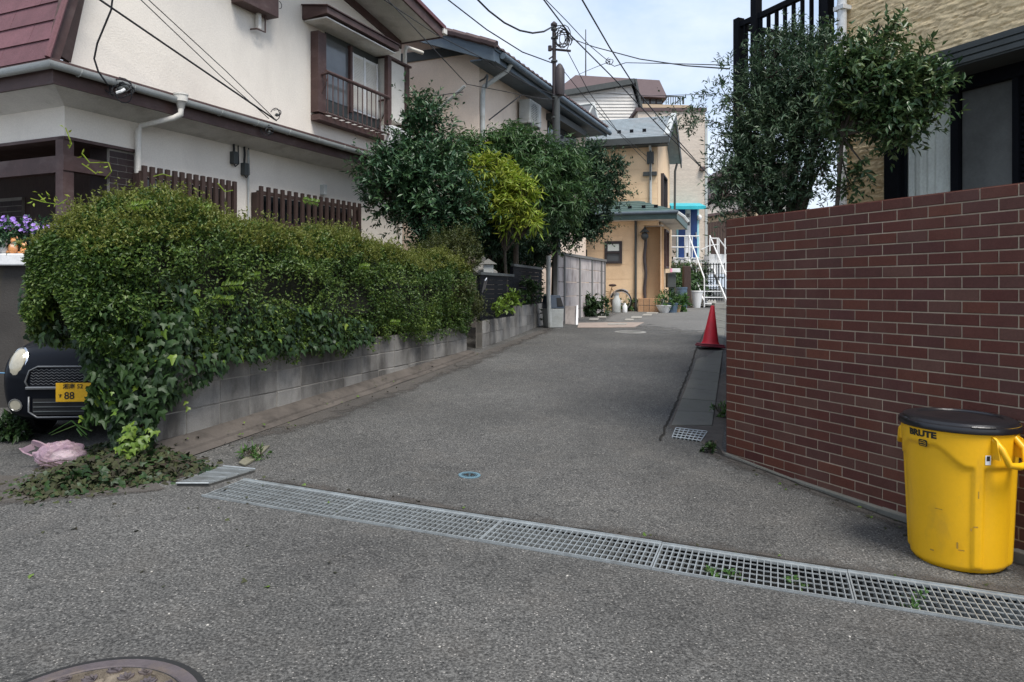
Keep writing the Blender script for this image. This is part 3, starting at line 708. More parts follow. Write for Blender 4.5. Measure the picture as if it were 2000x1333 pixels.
# ------------------------------------------------------------------ second block wall with the black panel fence
FW0 = Vector(G(942, 681)[:2]); FW1 = Vector(G(1062, 634)[:2]); FP = Plane(FW0, FW1 - FW0, right=True); FL = (FW1 - FW0).length
fz0, fz1 = G(942, 681).z, G(1062, 634).z
_, ztop1 = FP.hit(942, 627); sst, ztop2 = FP.hit(1006, 598)
t = thing('stepped_block_wall', 'low stepped concrete block wall carrying the black panel fence', 'wall', FP.pt(0, fz0))
bm = BM(); FP.box(bm, .005, sst, fz0 - .2, ztop1 - .004, -.115, -.006); FP.box(bm, sst + .001, FL, fz0 - .1, ztop2 - .004, -.115, -.006)
obj('mortar', bm, M['mortar_grey'], t)
def blk(pl, s0, s1, z0, z1, par):
    bm = BM(); pl.box(bm, s0 + .005, s1 - .005, z0 + .005, z1 - .005, -.1, random.uniform(-.003, .003)); return obj('block', bm, M['block'], par)
nx = 5
for r_ in range(3):
    for i in range(nx): blk(FP, sst * i / nx, sst * (i + 1) / nx, ztop1 - (r_ + 1) * .222, ztop1 - r_ * .222, t)
nx = 8
for r_ in range(3):
    for i in range(nx): blk(FP, sst + (FL - sst) * i / nx, sst + (FL - sst) * (i + 1) / nx, ztop2 - (r_ + 1) * .222, ztop2 - r_ * .222, t)
ft = thing('black_panel_fence', 'black stepped panel fence on the low block wall below the trees', 'fence', FP.pt(0, ztop1))
_, zf1 = FP.hit(942, 537); _, zf2 = FP.hit(1010, 521)
for (s0, s1, z0, z1) in ((.03, sst, ztop1 + .03, zf1), (sst + .03, FL, ztop2 + .03, zf2)):
    nbd = 9
    for i in range(nbd):
        a, b = z0 + (z1 - z0) * i / nbd, z0 + (z1 - z0) * (i + 1) / nbd
        bm = BM(); FP.box(bm, s0, s1, a + .004, b, -.06, -.045); obj('board', bm, M['black_metal'], ft)
    bm = BM(); FP.box(bm, s0 - .02, s1 + .02, z1 + .001, z1 + .05, -.08, -.02); obj('top_rail', bm, M['dark_grey'], ft)
    bm = BM(); FP.box(bm, s0 - .02, s1 + .02, z0 - .06, z0 - .001, -.085, -.015); obj('bottom_rail', bm, M['black_metal'], ft)
    for s in (s0, (s0 + s1) / 2, s1 - .05):
        bm = BM(); FP.box(bm, s, s + .05, z0, z1, -.115, -.0605); obj('post', bm, M['black_metal'], ft)
bm = BM(); p = FP.pt(.10, 0, -.02); tube(bm, [FP.pt(.10, zf1 - .3, -.03), FP.pt(.10, zf1 - .1, .02), FP.pt(.15, zf1 - .06, .03), FP.pt(.2, zf1 - .1, .02), FP.pt(.2, zf1 - .25, -.02)], .013, 6); obj('handle', bm, M['steel'], ft)
# dark side gate between the two walls
gA = BWP.pt(BWL + .03, 0); gB = FP.pt(-.04, 0)
GP = Plane(gA, Vector(gB[:2]) - Vector(gA[:2]), right=True); gLn = (Vector(gB[:2]) - Vector(gA[:2])).length
t = thing('side_gate', 'narrow dark slatted gate in the gap between the two block walls', 'gate', GP.pt(0, .48, -.3))
for i in range(6):
    bm = BM(); GP.box(bm, gLn * i / 6 + .01, gLn * (i + 1) / 6 - .01, .5, 1.7, -.34, -.31); obj('slat', bm, M['black_metal'], t)
for z in (.62, 1.55):
    bm = BM(); GP.box(bm, 0, gLn, z, z + .05, -.37, -.342); obj('rail', bm, M['black_metal'], t)
# ------------------------------------------------------------------ precast concrete panel wall
c0 = P(1088, 632, 18.3); c1 = P(1180, 603, 23.2)
CP = Plane(c0, (c1 - c0), right=True); CL = (Vector(c1[:2]) - Vector(c0[:2])).length
cz0, cz1 = ground_z(c0.x, c0.y), ground_z(c1.x, c1.y)
_, ct0 = CP.hit(1088, 494); _, ct1 = CP.hit(1180, 508)
ct = (ct0 + ct1) / 2
t = thing('precast_panel_wall', 'pale weathered precast concrete panel wall with grey posts beside the trash box', 'wall', (c0.x, c0.y, cz0))
pxs = [1088, 1102, 1132, 1156, 1174.5, 1181]
ss = [CP.hit(x, 560)[0] for x in pxs]; ss[0] = -.02
zrow = [cz1 - .12, cz1 + .2, cz1 + .55, cz1 + .92, cz1 + 1.28, ct - .05]
for a, b in zip(ss, ss[1:]):
    for z0, z1 in zip(zrow, zrow[1:]):
        bm = BM(); CP.box(bm, a + .05, b - .05, z0 + .006, z1 - .006, -.05, 0); obj('panel', bm, M['panel_conc'], t, bevel=.006)
for a in ss:
    bm = BM(); CP.box(bm, a - .055, a + .055, cz0 - .4, ct - .05, -.07, .025); obj('post', bm, M['post_conc'], t)
bm = BM(); CP.box(bm, ss[0] - .1, ss[-1] + .1, ct - .049, ct + .02, -.09, .045); obj('coping', bm, M['post_conc'], t)
bm = BM(); CP.box(bm, ss[0] - .05, ss[-1], cz0 - .4, cz1 - .1, -.12, .08); obj('footing', bm, M['concrete'], t)

# ================================================================== WHITE HOUSE (left)
W = Plane((-5.5, 9.09), (.405, .914), n=(.914, -.405))          # long side along the alley
E = Plane((-5.5, 9.09), (-.914, .405), n=(-.405, -.914))        # end towards the street
sF = W.hit(783, 200)[0]
wh = thing('white_house', 'white stuccoed two-storey house with brown trim and red mansard roof behind the hedge', 'house', (-5.5, 9.09, .3))
v0 = W.hit(140, 115); v1 = W.hit(165, 0)
sl = (v1[0] - v0[0]) / (v1[1] - v0[1])                           # mansard lean
ZR = 7.45
r0 = W.hit(782, 81); r1 = W.hit(690, 0)
rs = (r1[1] - r0[1]) / (r1[0] - r0[0])
ridge_s = v0[0] + sl * (ZR - v0[1])
ridge_z = r0[1] + rs * (ridge_s - r0[0])
sp = 1.0
outl = [(sp, .1), (sF, .1), (sF, r0[1]), (ridge_s + .05, r0[1] + rs * (ridge_s - r0[0])), (v0[0], v0[1]), (-.0, 4.2), (0, 3.37), (sp, 3.37)]
bm = BM(); W.poly(bm, outl, -.16, 0); obj('wall', bm, M['stucco'], wh)
bm = BM(); E.box(bm, .001, 6, 3.37, 4.2, -.16, -.001); obj('porch_band', bm, M['stucco'], wh)
bm = BM(); W.box(bm, sF - .16, sF - .001, .1, r0[1] - .01, -7, -.161); W.box(bm, sp, sF - .17, .1, 6.5, -7, -6.9); obj('rear_wall', bm, M['stucco'], wh)
# porch: ceiling, dark brick walls, post, beams, floor
bm = BM(); W.box(bm, .17, sp + 1.5, 3.40, 3.45, -6, -.17); obj('porch_ceiling', bm, M['brown'], wh)
bm = BM(); W.box(bm, sp + .3, sp + .42, .5, 3.4, -6, -.161); obj('porch_wall', bm, M['dark_wood'], wh)
def brick_patch(pl, s0, s1, z0, z1, o, par, m, bl_=.25, bh_=.085, name='brick'):
    r_ = 0; z = z0
    bm = BM(); pl.box(bm, s0, s1, z0, z1, o - .05, o - .006); obj('mortar', bm, M['mortar_grey'], par)
    while z + bh_ <= z1 + .01:
        s = s0 - (bl_ / 2 if r_ % 2 else 0)
        while s < s1 - .02:
            a, b = max(s, s0), min(s + bl_, s1)
            if b - a > .03:
                bm = BM(); pl.box(bm, a + .005, b - .005, z + .005, z + bh_ - .005, o - .03, o + random.uniform(-.002, .002)); obj(name, bm, m, par)
            s += bl_
        z += bh_; r_ += 1
bp = thing('porch_brick_pier', 'dark brick pier at the right side of the white house porch', 'pier', W.pt(sp - .1, 2.5))
s_a = W.hit(216, 320)[0]
brick_patch(W, s_a, sp - .005, 2.2, 3.36, -.02, bp, M['dark_brick'])
bm = BM(); W.box(bm, s_a, sp - .005, 1.2, 3.365, -.4, -.071); obj('core', bm, M['dark_brick'], bp)
EB = Plane(E.pt(0, 0, -1.25), E.d, n=E.n)
bq = thing('porch_brick_wall', 'dark brick wall deep inside the porch at the left edge', 'wall', EB.pt(.8, 1.6))
s_l, s_r = EB.hit(-60, 400)[0], EB.hit(42, 400)[0]
brick_patch(EB, min(s_l, s_r), max(s_l, s_r), 1.75, 2.9, 0, bq, M['dark_brick'], .23, .085)
bm = BM(); EB.box(bm, .17, 6, 1.0, 3.42, -.2, -.06); obj('porch_back', bm, M['dark_wood'], wh)
bm = BM(); W.box(bm, -.02, .12, 1.2, 3.36, -.14, -.0); obj('porch_post', bm, M['brown'], wh)
bm = BM(); W.box(bm, -.021, s_a - .002, 2.95, 3.14, -.13, .012); obj('porch_beam', bm, M['brown'], wh)
bm = BM(); E.box(bm, .0, 6, 2.93, 3.135, -.12, .015); obj('porch_beam', bm, M['brown'], wh)
bm = BM(); E.box(bm, -.005, 6, 3.33, 3.369, -.16, .02); W.box(bm, .001, sp, 3.33, 3.369, -.16, .02); obj('porch_trim', bm, M['brown'], wh)
bm = BM(); W.box(bm, .02, sp + .3, 1.0, 1.55, -6, -.02); obj('porch_floor', bm, M['concrete'], wh)
# pent eave over the ground floor (both sides), gutter, fascia, soffit
OE = .46
def eave_ring(zo, oo):   # corner points along W (far end), corner, along E
    return [W.pt(sF + .35, zo, oo), None, E.pt(6, zo, oo)]
def cornerpt(z, o):
    # where W offset o meets E offset o
    q = W.O + W.n * o + E.n * o; return Vector((q.x, q.y, z))
def eave_band(name, m, a, b, c, d, parent):
    """quad section (o,z) x4 swept round the corner"""
    bm = BM(); rows = []
    for kind in ('W', 'C', 'E'):
        row = []
        for o_, z_ in (a, b, c, d):
            row.append(bm.verts.new(W.pt(sF + .35, z_, o_) if kind == 'W' else cornerpt(z_, o_) if kind == 'C' else E.pt(6, z_, o_)))
        rows.append(row)
    for p, q in zip(rows, rows[1:]):
        for k in range(4): bm.faces.new((p[k], p[(k + 1) % 4], q[(k + 1) % 4], q[k]))
    bm.faces.new(rows[0]); bm.faces.new(list(reversed(rows[-1])))
    return obj(name, bm, m, parent)
eave_band('eave_roof', M['brown'], (.002, 4.20), (.50, 4.095), (.50, 4.125), (.002, 4.26), wh)
eave_band('fascia', M['brown'], (.43, 3.85), (.46, 3.85), (.46, 4.09), (.43, 4.09), wh)
eave_band('soffit', M['soffit'], (.002, 3.74), (.429, 3.86), (.429, 3.89), (.002, 3.78), wh)
bm = BM(); gp = [W.pt(sF + .4, 4.02, .53), W.pt(sF * .5, 4.03, .53), cornerpt(4.04, .53), E.pt(3, 4.04, .53), E.pt(6, 4.04, .53)]
gut_pts = gp
rows = []
for i, p in enumerate(gp):
    nn = (W.n if i < 2 else (W.n + E.n) if i == 2 else E.n); nn = Vector((nn.x, nn.y, 0))
    ring = []
    for k in range(9):
        a = PI + PI * k / 8
        ring.append(bm.verts.new(p + nn * (.062 * math.cos(a)) + Vector((0, 0, .075 * math.sin(a) + .03))))
    for k in range(9):
        a = 2 * PI - PI * k / 8
        ring.append(bm.verts.new(p + nn * (.055 * math.cos(a)) + Vector((0, 0, .068 * math.sin(a) + .03))))
    rows.append(ring)
for a, b in zip(rows, rows[1:]):
    for k in range(18): bm.faces.new((a[k], a[(k + 1) % 18], b[(k + 1) % 18], b[k]))
gut = obj('gutter', bm, M['pvc'], wh, smooth=50)
for i in range(12):
    s = -.2 + i * .72; q = W.pt(s, 4.035, .53); bm = BM()
    tube(bm, [q + Vector((W.n.x, W.n.y, 0)) * (.068 * math.cos(PI + PI * k / 6)) + Vector((0, 0, .081 * math.sin(PI + PI * k / 6) + .03)) for k in range(7)], .008, 4); obj('bracket', bm, M['pvc'], gut)
# rain hopper and downpipe
hs, hz = W.hit(350, 195, .53); q = W.pt(hs, hz, .56)
bm = BM(); lathe(bm, [(.035, -.13), (.045, -.12), (.06, -.05), (.085, -.03), (.09, .05), (.097, .055), (.097, .075), (.06, .075)], 14, Matrix.Translation(q)); hp = obj('rain_hopper', bm, M['pvc_white'], wh, smooth=True)
ds, dz = W.hit(270, 250, .07)
bm = BM(); tube(bm, [q + Vector((0, 0, -.12)), q + Vector((0, 0, -.2)), W.pt(hs - .06, hz - .26, .5), W.pt(ds + .03, dz + .03, .09), W.pt(ds, dz - .05, .07), W.pt(ds, 1.0, .07)], .04, 10); obj('downpipe', bm, M['pvc_white'], wh, smooth=50)
# mansard roof of slates on the street end
bm = BM()
e_o = .32
tA = W.hit(98, 106, e_o); tB = W.hit(131, 0, e_o); tsl = (tB[0] - tA[0]) / (tB[1] - tA[1])
def mans(z, o, out=0.0): return W.pt(tA[0] + tsl * (z - tA[1]) - out, z, o)
zz0 = tA[1] - .03
bm = BM(); prism(bm, [mans(zz0, e_o - .05, -.03), mans(ZR, e_o - .05, -.03), mans(ZR, e_o - .05, -.16), mans(zz0, e_o - .05, -.16)], [mans(zz0, -7, -.03), mans(ZR, -7, -.03), mans(ZR, -7, -.16), mans(zz0, -7, -.16)])
rf = obj('roof', bm, M['brown'], wh)
rh = .255
for r_ in range(18):
    z = zz0 + r_ * rh
    o = e_o - (.45 if r_ % 2 else 0.0); first = True
    start = e_o
    while start > -6.5:
        end = (e_o - .45 if (first and r_ % 2) else start - .91)
        bm = BM(); a0, a1 = start - .003, end + .003
        hexa(bm, [mans(z - .025, a0, .028), mans(z - .025, a1, .028), mans(z - .025, a1, .012), mans(z - .025, a0, .012), mans(z + rh, a0, .008), mans(z + rh, a1, .008), mans(z + rh, a1, -.02), mans(z + rh, a0, -.02)])
        obj('slate', bm, M['tile_red'], rf)
        start = end; first = False
# verge board closing the slate edge against the stucco
bm = BM()
def on(z, d): return (v0[0] + sl * (z - v0[1]) + d)
zz = v0[1] - .05
prism(bm, [W.pt(on(zz, 0), zz, .003), W.pt(on(ZR, 0), ZR, .003), mans(ZR, e_o - .055, -.01), mans(zz, e_o - .055, -.01)], [W.pt(on(zz, -.3), zz, .003), W.pt(on(ZR, -.3), ZR, .003), mans(ZR, e_o - .055, .02), mans(zz, e_o - .055, .02)])
obj('verge_board', bm, M['brown'], wh)
bm = BM(); tube(bm, [mans(zz0 - .02, e_o + .02, .03), mans(ZR, e_o + .02, .03)], .035, 6); obj('verge_cap', bm, M['tile_red'], wh)
# upper roof: shallow slope falling away along the alley, wide overhang
ov = .96
def rz(s, up=0): return r0[1] + rs * (s - r0[0]) + up
sa, sb = ridge_s - .3, sF + .05
def slab(name, m, s0, s1, o0, o1, u0, u1):
    bm = BM(); hexa(bm, [W.pt(s, rz(s, u), o) for u in (u0, u1) for s, o in ((s0, o0), (s1, o0), (s1, o1), (s0, o1))]); return obj(name, bm, m, wh)
slab('upper_soffit', M['soffit'], sa, sb, .002, ov, 0, .04)
slab('barge_board', M['brown'], sa, sb + .02, ov + .001, ov + .04, -.03, .17)
slab('upper_roof', M['tile_red'], sa - .1, sb + .08, -7, ov + .09, .172, .25)
slab('eave_board', M['brown'], sb + .001, sb + .03, -6.9, ov, -.02, .17)
slab('wall_trim', M['brown'], sa, sF - .02, .003, .03, -.17, -.003)
q = W.pt(sb + .06, rz(sb) + .12, ov + .03); bm = BM(); box(bm, -.07, .07, -.06, .06, -.06, .06, Matrix.Translation(q) @ Matrix.Rotation(W.rot(), 4, 'Z')); obj('gutter_end', bm, M['pvc_white'], wh, bevel=.01)
# corner downpipe of the upper floor
q0 = W.hit(788, 82, .1); bm = BM(); tube(bm, [W.pt(sF + .7, q0[1] - .02, .12), W.pt(sF + .12, q0[1] - .06, .06), W.pt(sF + .08, q0[1] - .2, .05), W.pt(sF + .08, 4.3, .05)], .045, 8); obj('downpipe', bm, M['pvc_white'], wh, smooth=50)

# --- bay window of the upper floor
wn = obj('window', (lambda b: (W.box(b, W.hit(634, 150)[0], W.hit(741, 150)[0], W.hit(690, 238)[1] + .02, W.hit(690, 62)[1], .003, .02), b)[1])(BM()), M['dark_grey'], wh)
s0w, z1w = W.hit(634, 66, .1); s1w = W.hit(741, 150, .1)[0]; z0w = W.hit(690, 222, .06)[1]
z1w = W.hit(650, 74, .05)[1]
sm = W.hit(684, 150, .05)[0]
bm = BM(); W.box(bm, s0w + .05, sm, z0w + .1, z1w - .06, .021, .03); obj('pane', bm, M['glass_day'], wn)
s2 = W.hit(738, 150, .06)[0]
bm = BM(); W.box(bm, sm + .03, s2, z0w + .06, z1w - .1, .021, .05); obj('shutter', bm, M['white_paint'], wn)
nl = 34
bm = BM()
for i in range(nl):
    z = z0w + .11 + (z1w - z0w - .26) * i / nl
    for a, b in ((sm + .08, (sm + s2) / 2 - .03), ((sm + s2) / 2 + .03, s2 - .05)):
        hexa(bm, [W.pt(s, zz_, o) for zz_, oo in ((z, .062), (z + .028, .052)) for s, o in ((a, .051), (b, .051), (b, oo), (a, oo))])
stuff(obj('louvre', bm, M['pvc_white'], wn))
for a in (sm + .03, (sm + s2) / 2 - .025, s2 - .05):
    bm = BM(); W.box(bm, a, a + .05, z0w + .06, z1w - .1, .0505, .07); obj('stile', bm, M['white_paint'], wn)
bm = BM(); W.box(bm, sm - .04, sm + .028, z0w, z1w, .021, .09); obj('mullion', bm, M['brown'], wn)
for nm, a, b in (('left', 617, 633),):
    p, qq = W.hit(617, 60, .12), W.hit(617, 218, .12); e = W.hit(633, 100, .12)[0]
    bm = BM(); W.box(bm, p[0], e, qq[1], p[1], .003, .17); obj('window_post', bm, M['brown'], wn)
p, qq = W.hit(757, 110, .3), W.hit(757, 243, .3); e = W.hit(764, 150, .3)[0]
bm = BM(); W.box(bm, p[0], e, qq[1], p[1], .22, .31); obj('window_post', bm, M['brown'], wn)
# shutter box
a, b = W.hit(740, 150, .05)[0], W.hit(783, 150, .05)[0]
bz0, bz1 = W.hit(760, 236, .1)[1], W.hit(760, 122, .1)[1]
bm = BM(); W.box(bm, a + .02, b - .1, bz0, bz1, .003, .2); obj('shutter_box', bm, M['pvc_white'], wn)
bm = BM(); W.box(bm, b - .099, b + .06, bz0 - .2, bz1 + .02, .003, .23); obj('window_post', bm, M['brown'], wn)
bm = BM(); W.box(bm, a - .1, b + .1, bz1 + .021, bz1 + .06, .003, .26); obj('box_top', bm, M['brown'], wn)
# hood
h0 = W.hit(612, 24, .0); h1 = W.hit(757, 90, .35)
bm = BM(); hs0, hs1 = W.hit(612, 30, .25)[0], W.hit(775, 98, .5)[0]
hz = z1w
prism(bm, [W.pt(hs0, hz + .32, .003), W.pt(hs0, hz + .23, .55), W.pt(hs0, hz + .12, .55), W.pt(hs0, hz + .08, .003)], [W.pt(hs1, hz + .32, .003), W.pt(hs1, hz + .23, .55), W.pt(hs1, hz + .12, .55), W.pt(hs1, hz + .08, .003)])
hd = obj('hood', bm, M['brown'], wn)
bm = BM(); W.box(bm, hs0 + .05, hs1 - .05, hz + .055, hz + .079, .01, .5); obj('hood_soffit', bm, M['soffit'], hd)
bm = BM(); prism(bm, [W.pt(hs0 - .03, hz + .345, .0035), W.pt(hs0 - .03, hz + .255, .58), W.pt(hs0 - .03, hz + .235, .58), W.pt(hs0 - .03, hz + .325, .0035)], [W.pt(hs1 + .03, hz + .345, .0035), W.pt(hs1 + .03, hz + .255, .58), W.pt(hs1 + .03, hz + .235, .58), W.pt(hs1 + .03, hz + .325, .0035)]); obj('hood_cap', bm, M['brown'], hd)
# railing
ro = .3
ra, rb = W.hit(640, 141, ro), W.hit(759, 188, ro); rl = W.hit(640, 198, ro)[1]
rtop = ra[1]
bm = BM(); tube(bm, [W.pt(ra[0] - .05, rtop, ro), W.pt(rb[0] + .02, rtop, ro)], .035, 8); rail = obj('railing', bm, M['brown'], wn)
zlow = rtop - .74
for i in range(14):
    s = ra[0] + (rb[0] - ra[0]) * i / 13
    bm = BM(); tube(bm, [W.pt(s, rtop - .03, ro), W.pt(s, zlow, ro)], .011, 5); obj('baluster', bm, M['brown'], rail)
for i in range(10):
    s = ra[0] + (rb[0] - ra[0]) * (i + .5) / 10
    bm = BM(); tube(bm, [W.pt(s, zlow + .005, .04), W.pt(s, zlow + .005, ro)], .014, 5); obj('floor_bar', bm, M['brown'], rail)
bm = BM(); W.box(bm, ra[0] - .1, rb[0] + .05, zlow - .02, zlow + .0, ro - .02, ro + .03); W.box(bm, ra[0] - .1, rb[0] + .05, zlow - .12, zlow - .021, .003, .2); obj('bottom_rail', bm, M['brown'], rail)
for s in (ra[0], rb[0]):
    bm = BM(); tube(bm, [W.pt(s, rtop - .02, ro), W.pt(s, rtop - .05, .02)], .02, 6); tube(bm, [W.pt(s, rtop - .1, ro), W.pt(s, zlow + .1, .03)], .01, 5); obj('brace', bm, M['brown'], rail)
# vent box high on the wall, with its little pipe frame
a, b = W.hit(472, 10, .2), W.hit(540, 22, .2)
vb = obj('vent_box', (lambda bm: (W.box(bm, W.hit(470, 5, .2)[0], W.hit(541, 5, .2)[0], W.hit(500, 17, .2)[1], W.hit(500, 17, .2)[1] + .9, .003, .24), bm)[1])(BM()), M['brown'], wh, bevel=.01)
pp = W.hit(512, 30, .12); pb = W.hit(512, 61, .12)
bm = BM(); tube(bm, [W.pt(pp[0] + .07, pp[1] + .1, .12), W.pt(pp[0] + .07, pb[1], .12), W.pt(pp[0] - .12, pb[1] - .0, .12), W.pt(pp[0] - .14, pb[1], .005)], .014, 6); obj('pipe', bm, M['brown'], vb)
bm = BM(); W.box(bm, pp[0] - .07, pp[0] - .005, pb[1] + .03, pp[1] + .05, .05, .11); obj('pipe_sleeve', bm, M['pvc_white'], vb)
bm = BM(); c = W.pt(W.hit(541, 9, .2)[0] + .03, W.hit(541, 9, .2)[1], .22); tube(bm, [c + Vector((W.d.x, W.d.y, 0)) * (.06 * math.cos(x)) + Vector((0, 0, .06 * math.sin(x))) for x in [i * PI / 7 - PI / 2 for i in range(8)]], .006, 4); obj('cable_loop', bm, M['wire'], vb)
# ground-floor windows behind slatted screens
def screen(x0, x1, ytop, ybot_r, nsl):
    o = .18
    s0, zt = W.hit(x0, ytop, o); s1 = W.hit(x1, ytop, o)[0]; zb = zt - 1.15
    bm = BM(); W.box(bm, s0 + .06, s1 - .05, zb, zt - .12, .002, .02)
    sc = obj('window', bm, M['glass'], wh)
    for i in range(nsl):
        a = s0 + (s1 - s0) * i / (nsl - 1)
        bm = BM(); W.box(bm, a - .032, a + .032, zb, zt, o - .03, o + .01); obj('slat', bm, M['dark_wood'], sc)
    for z in (zt - .1, zb + .1, (zt + zb) / 2):
        bm = BM(); W.box(bm, s0 - .04, s1 + .04, z - .03, z + .03, o - .075, o - .031); obj('screen_rail', bm, M['dark_wood'], sc)
    for s in (s0 - .03, s1 + .03):
        bm = BM(); W.box(bm, s - .03, s + .03, zb, zt - .1, .021, o - .03); obj('screen_side', bm, M['dark_wood'], sc)
screen(283, 459, 324, 0, 14)
screen(511, 703, 364, 0, 17)
# meter cables on the lower wall
for x, yt, yb in ((457, 262, 318), (478, 265, 340)):
    s, z = W.hit(x, yt, .05); z2 = W.hit(x, yb, .05)[1]
    bm = BM(); tube(bm, [W.pt(s, z, .03), W.pt(s + .01, (z + z2) / 2, .04), W.pt(s, z2, .03)], .018, 5); tube(bm, [W.pt(s + .1, z, .03), W.pt(s + .12, z2, .03), W.pt(s + .05, z2 - .05, .03), W.pt(s, z2, .03)], .01, 5); obj('cable_drop', bm, M['wire'], wh)
    bm = BM(); W.box(bm, s - .04, s + .05, z2 - .02, z2 + .17, .003, .09); obj('meter_clamp', bm, M['dark_grey'], wh)
s, z = W.hit(487, 262, .05); bm = BM(); tube(bm, [W.pt(s, 3.72, .03), W.pt(s, 1.2, .03)], .016, 6); obj('tubing', bm, M['pvc'], wh)
# thin white post at the far corner of the lower wall
s, z = W.hit(782, 440, .05); bm = BM(); tube(bm, [W.pt(s, 3.7, .05), W.pt(s, .5, .05)], .04, 8); obj('downpipe', bm, M['pvc_white'], wh)
s, z = W.hit(632, 370, .06); bm = BM(); W.box(bm, s - .03, s + .05, z - .1, z + .08, .003, .1); obj('tap_box', bm, M['pvc'], wh)

# air conditioner on the pent roof
def aircon(name, label, q, dirv, w_, h_, d_, m):
    t = thing(name, label, 'air conditioner', q); ang = math.atan2(dirv[1], dirv[0])
    X = Matrix.Translation(q) @ Matrix.Rotation(ang, 4, 'Z')
    bm = BM(); box(bm, -w_ / 2, w_ / 2, -d_ / 2, d_ / 2, .06, h_, X); obj('casing', bm, m, t, bevel=.015)
    bm = BM()
    for i in range(12): box(bm, -w_ * .46, w_ * .18, -d_ / 2 - .02, -d_ / 2 - .012, .1 + (h_ - .14) * i / 12, .112 + (h_ - .14) * i / 12, X)
    for i in range(6): box(bm, -w_ * .46 + w_ * .64 * i / 5 - .004, -w_ * .46 + w_ * .64 * i / 5 + .004, -d_ / 2 - .028, -d_ / 2 - .0205, .1, h_ - .04, X)
    obj('grille', bm, M['pvc'], t)
    bm = BM(); lathe(bm, [(.02, 0), (w_ * .28, 0), (w_ * .28, .012), (.02, .012)], 20, X @ Matrix.Translation((-w_ * .14, -d_ / 2 - .001, h_ / 2 + .03)) @ Matrix.Rotation(R(90), 4, 'X') ); obj('fan_ring', bm, M['dark_grey'], t)
    for x in (-w_ * .35, w_ * .35):
        bm = BM(); box(bm, x - .03, x + .03, -d_ / 2, d_ / 2, 0, .0595, X); obj('foot', bm, M['dark_grey'], t)
    return t
s, z = W.hit(778, 283, .28)
aircon('air_conditioner', 'white air conditioner on the pent roof below the railed window', W.pt(s, 4.2, .24), (-W.n.x * .0 + W.d.x, W.d.y), .8, .62, .28, M['white_paint'])

# ================================================================== CREAM HOUSE with tiled gable (second on the left)
H = Plane((-.74, 16.7), (.395, .919), n=(.919, -.395))
HG = Plane((-.74, 16.7), (-.919, .395), n=(-.395, -.919))        # gable end facing the camera
hL = H.hit(1143, 250)[0]
ez = 6.60
ch = thing('cream_house', 'cream two-storey house with brown tiled gable roof and blue-grey eaves behind the trees', 'house', (-.74, 16.7, .6))
gs = .36; HW = 6.6
bm = BM(); H.box(bm, 0, hL, .3, ez + .1, -.15, 0); obj('wall', bm, M['cream'], ch)
bm = BM(); HG.poly(bm, [(.001, .3), (HW, .3), (HW, ez + .1), (HW / 2, ez + .1 + gs * HW / 2), (.001, ez + .1)], -.15, -.001); obj('gable_wall', bm, M['cream'], ch)
bm = BM(); H.box(bm, hL - .001, hL + .1, .3, ez, -HW, -.01); H.box(bm, .2, hL, .3, ez, -HW, -HW + .1); obj('rear_wall', bm, M['cream'], ch)
a = HG.hit(796, 112, .03)[1]
bm = BM(); HG.box(bm, .25, HW, a - .12, a + .10, .001, .04); obj('trim_band', bm, M['dark_grey'], ch)
# roof slopes (eave o=+.62 ; verge s=-.55)
eo, vsn = .62, .52
def hroof(u, o, up): # u along house, o out of the alley wall (negative inwards)
    z = ez + .06 + (eo - o) * gs
    return H.pt(u, z + up, o)
bm = BM(); hexa(bm, [hroof(u, o, up) for up in (0, .07) for u, o in ((-vsn, eo), (hL + .5, eo), (hL + .5, -HW / 2), (-vsn, -HW / 2))])
def hroof2(u, o, up):
    z = ez + .06 + (eo + HW / 2) * gs - (-HW / 2 - o) * gs; return H.pt(u, z + up, o)
hexa(bm, [hroof2(u, o, up) for up in (0, .07) for u, o in ((-vsn, -HW / 2 - .001), (hL + .5, -HW / 2 - .001), (hL + .5, -HW - eo), (-vsn, -HW - eo))])
rf = obj('roof', bm, M['blue_grey'], ch)
ntl = 30
for i in range(ntl):
    u = -vsn + (hL + .5 + vsn) * (i + .5) / ntl; wd = (hL + 1.0) / ntl * .52
    bm = BM(); prism(bm, [hroof(u + wd * x, eo + .06, .072 + z) for x, z in ((-1, 0), (-.6, .055), (0, .03), (.55, .01), (1, 0.02))], [hroof(u + wd * x, -HW / 2, .072 + z) for x, z in ((-1, 0), (-.6, .055), (0, .03), (.55, .01), (1, 0.02))]); obj('roof_tile', bm, M['brown_roof'], rf)
bm = BM(); tube(bm, [hroof(-vsn - .03, -HW / 2, .16), hroof(hL + .5, -HW / 2, .16)], .12, 8); obj('ridge_tile', bm, M['brown_roof'], rf)
for i in range(12):
    o0, o1 = eo - i * .33, eo - (i + 1) * .33 - .02
    bm = BM(); tube(bm, [hroof(-vsn - .02, o0 + .05, .11), hroof(-vsn - .02, o1, .125)], .085, 7); obj('verge_tile', bm, M['brown_roof'], rf)
bm = BM(); hexa(bm, [hroof(u, o, up) for up in (-.26, -.005) for u, o in ((-vsn, eo - .02), (-vsn + .05, eo - .02), (-vsn + .05, -HW / 2), (-vsn, -HW / 2))]); obj('barge_board', bm, M['blue_grey'], ch)
bm = BM(); H.box(bm, -vsn + .051, hL + .45, ez - .17, ez + .04, eo - .06, eo - .02); obj('fascia', bm, M['blue_grey'], ch)
bm = BM(); hexa(bm, [H.pt(u, z, o) for z in (ez - .12, ez - .09) for u, o in ((-vsn + .052, .002), (hL + .45, .002), (hL + .45, eo - .07), (-vsn + .052, eo - .07))]); obj('soffit', bm, M['blue_grey'], ch)
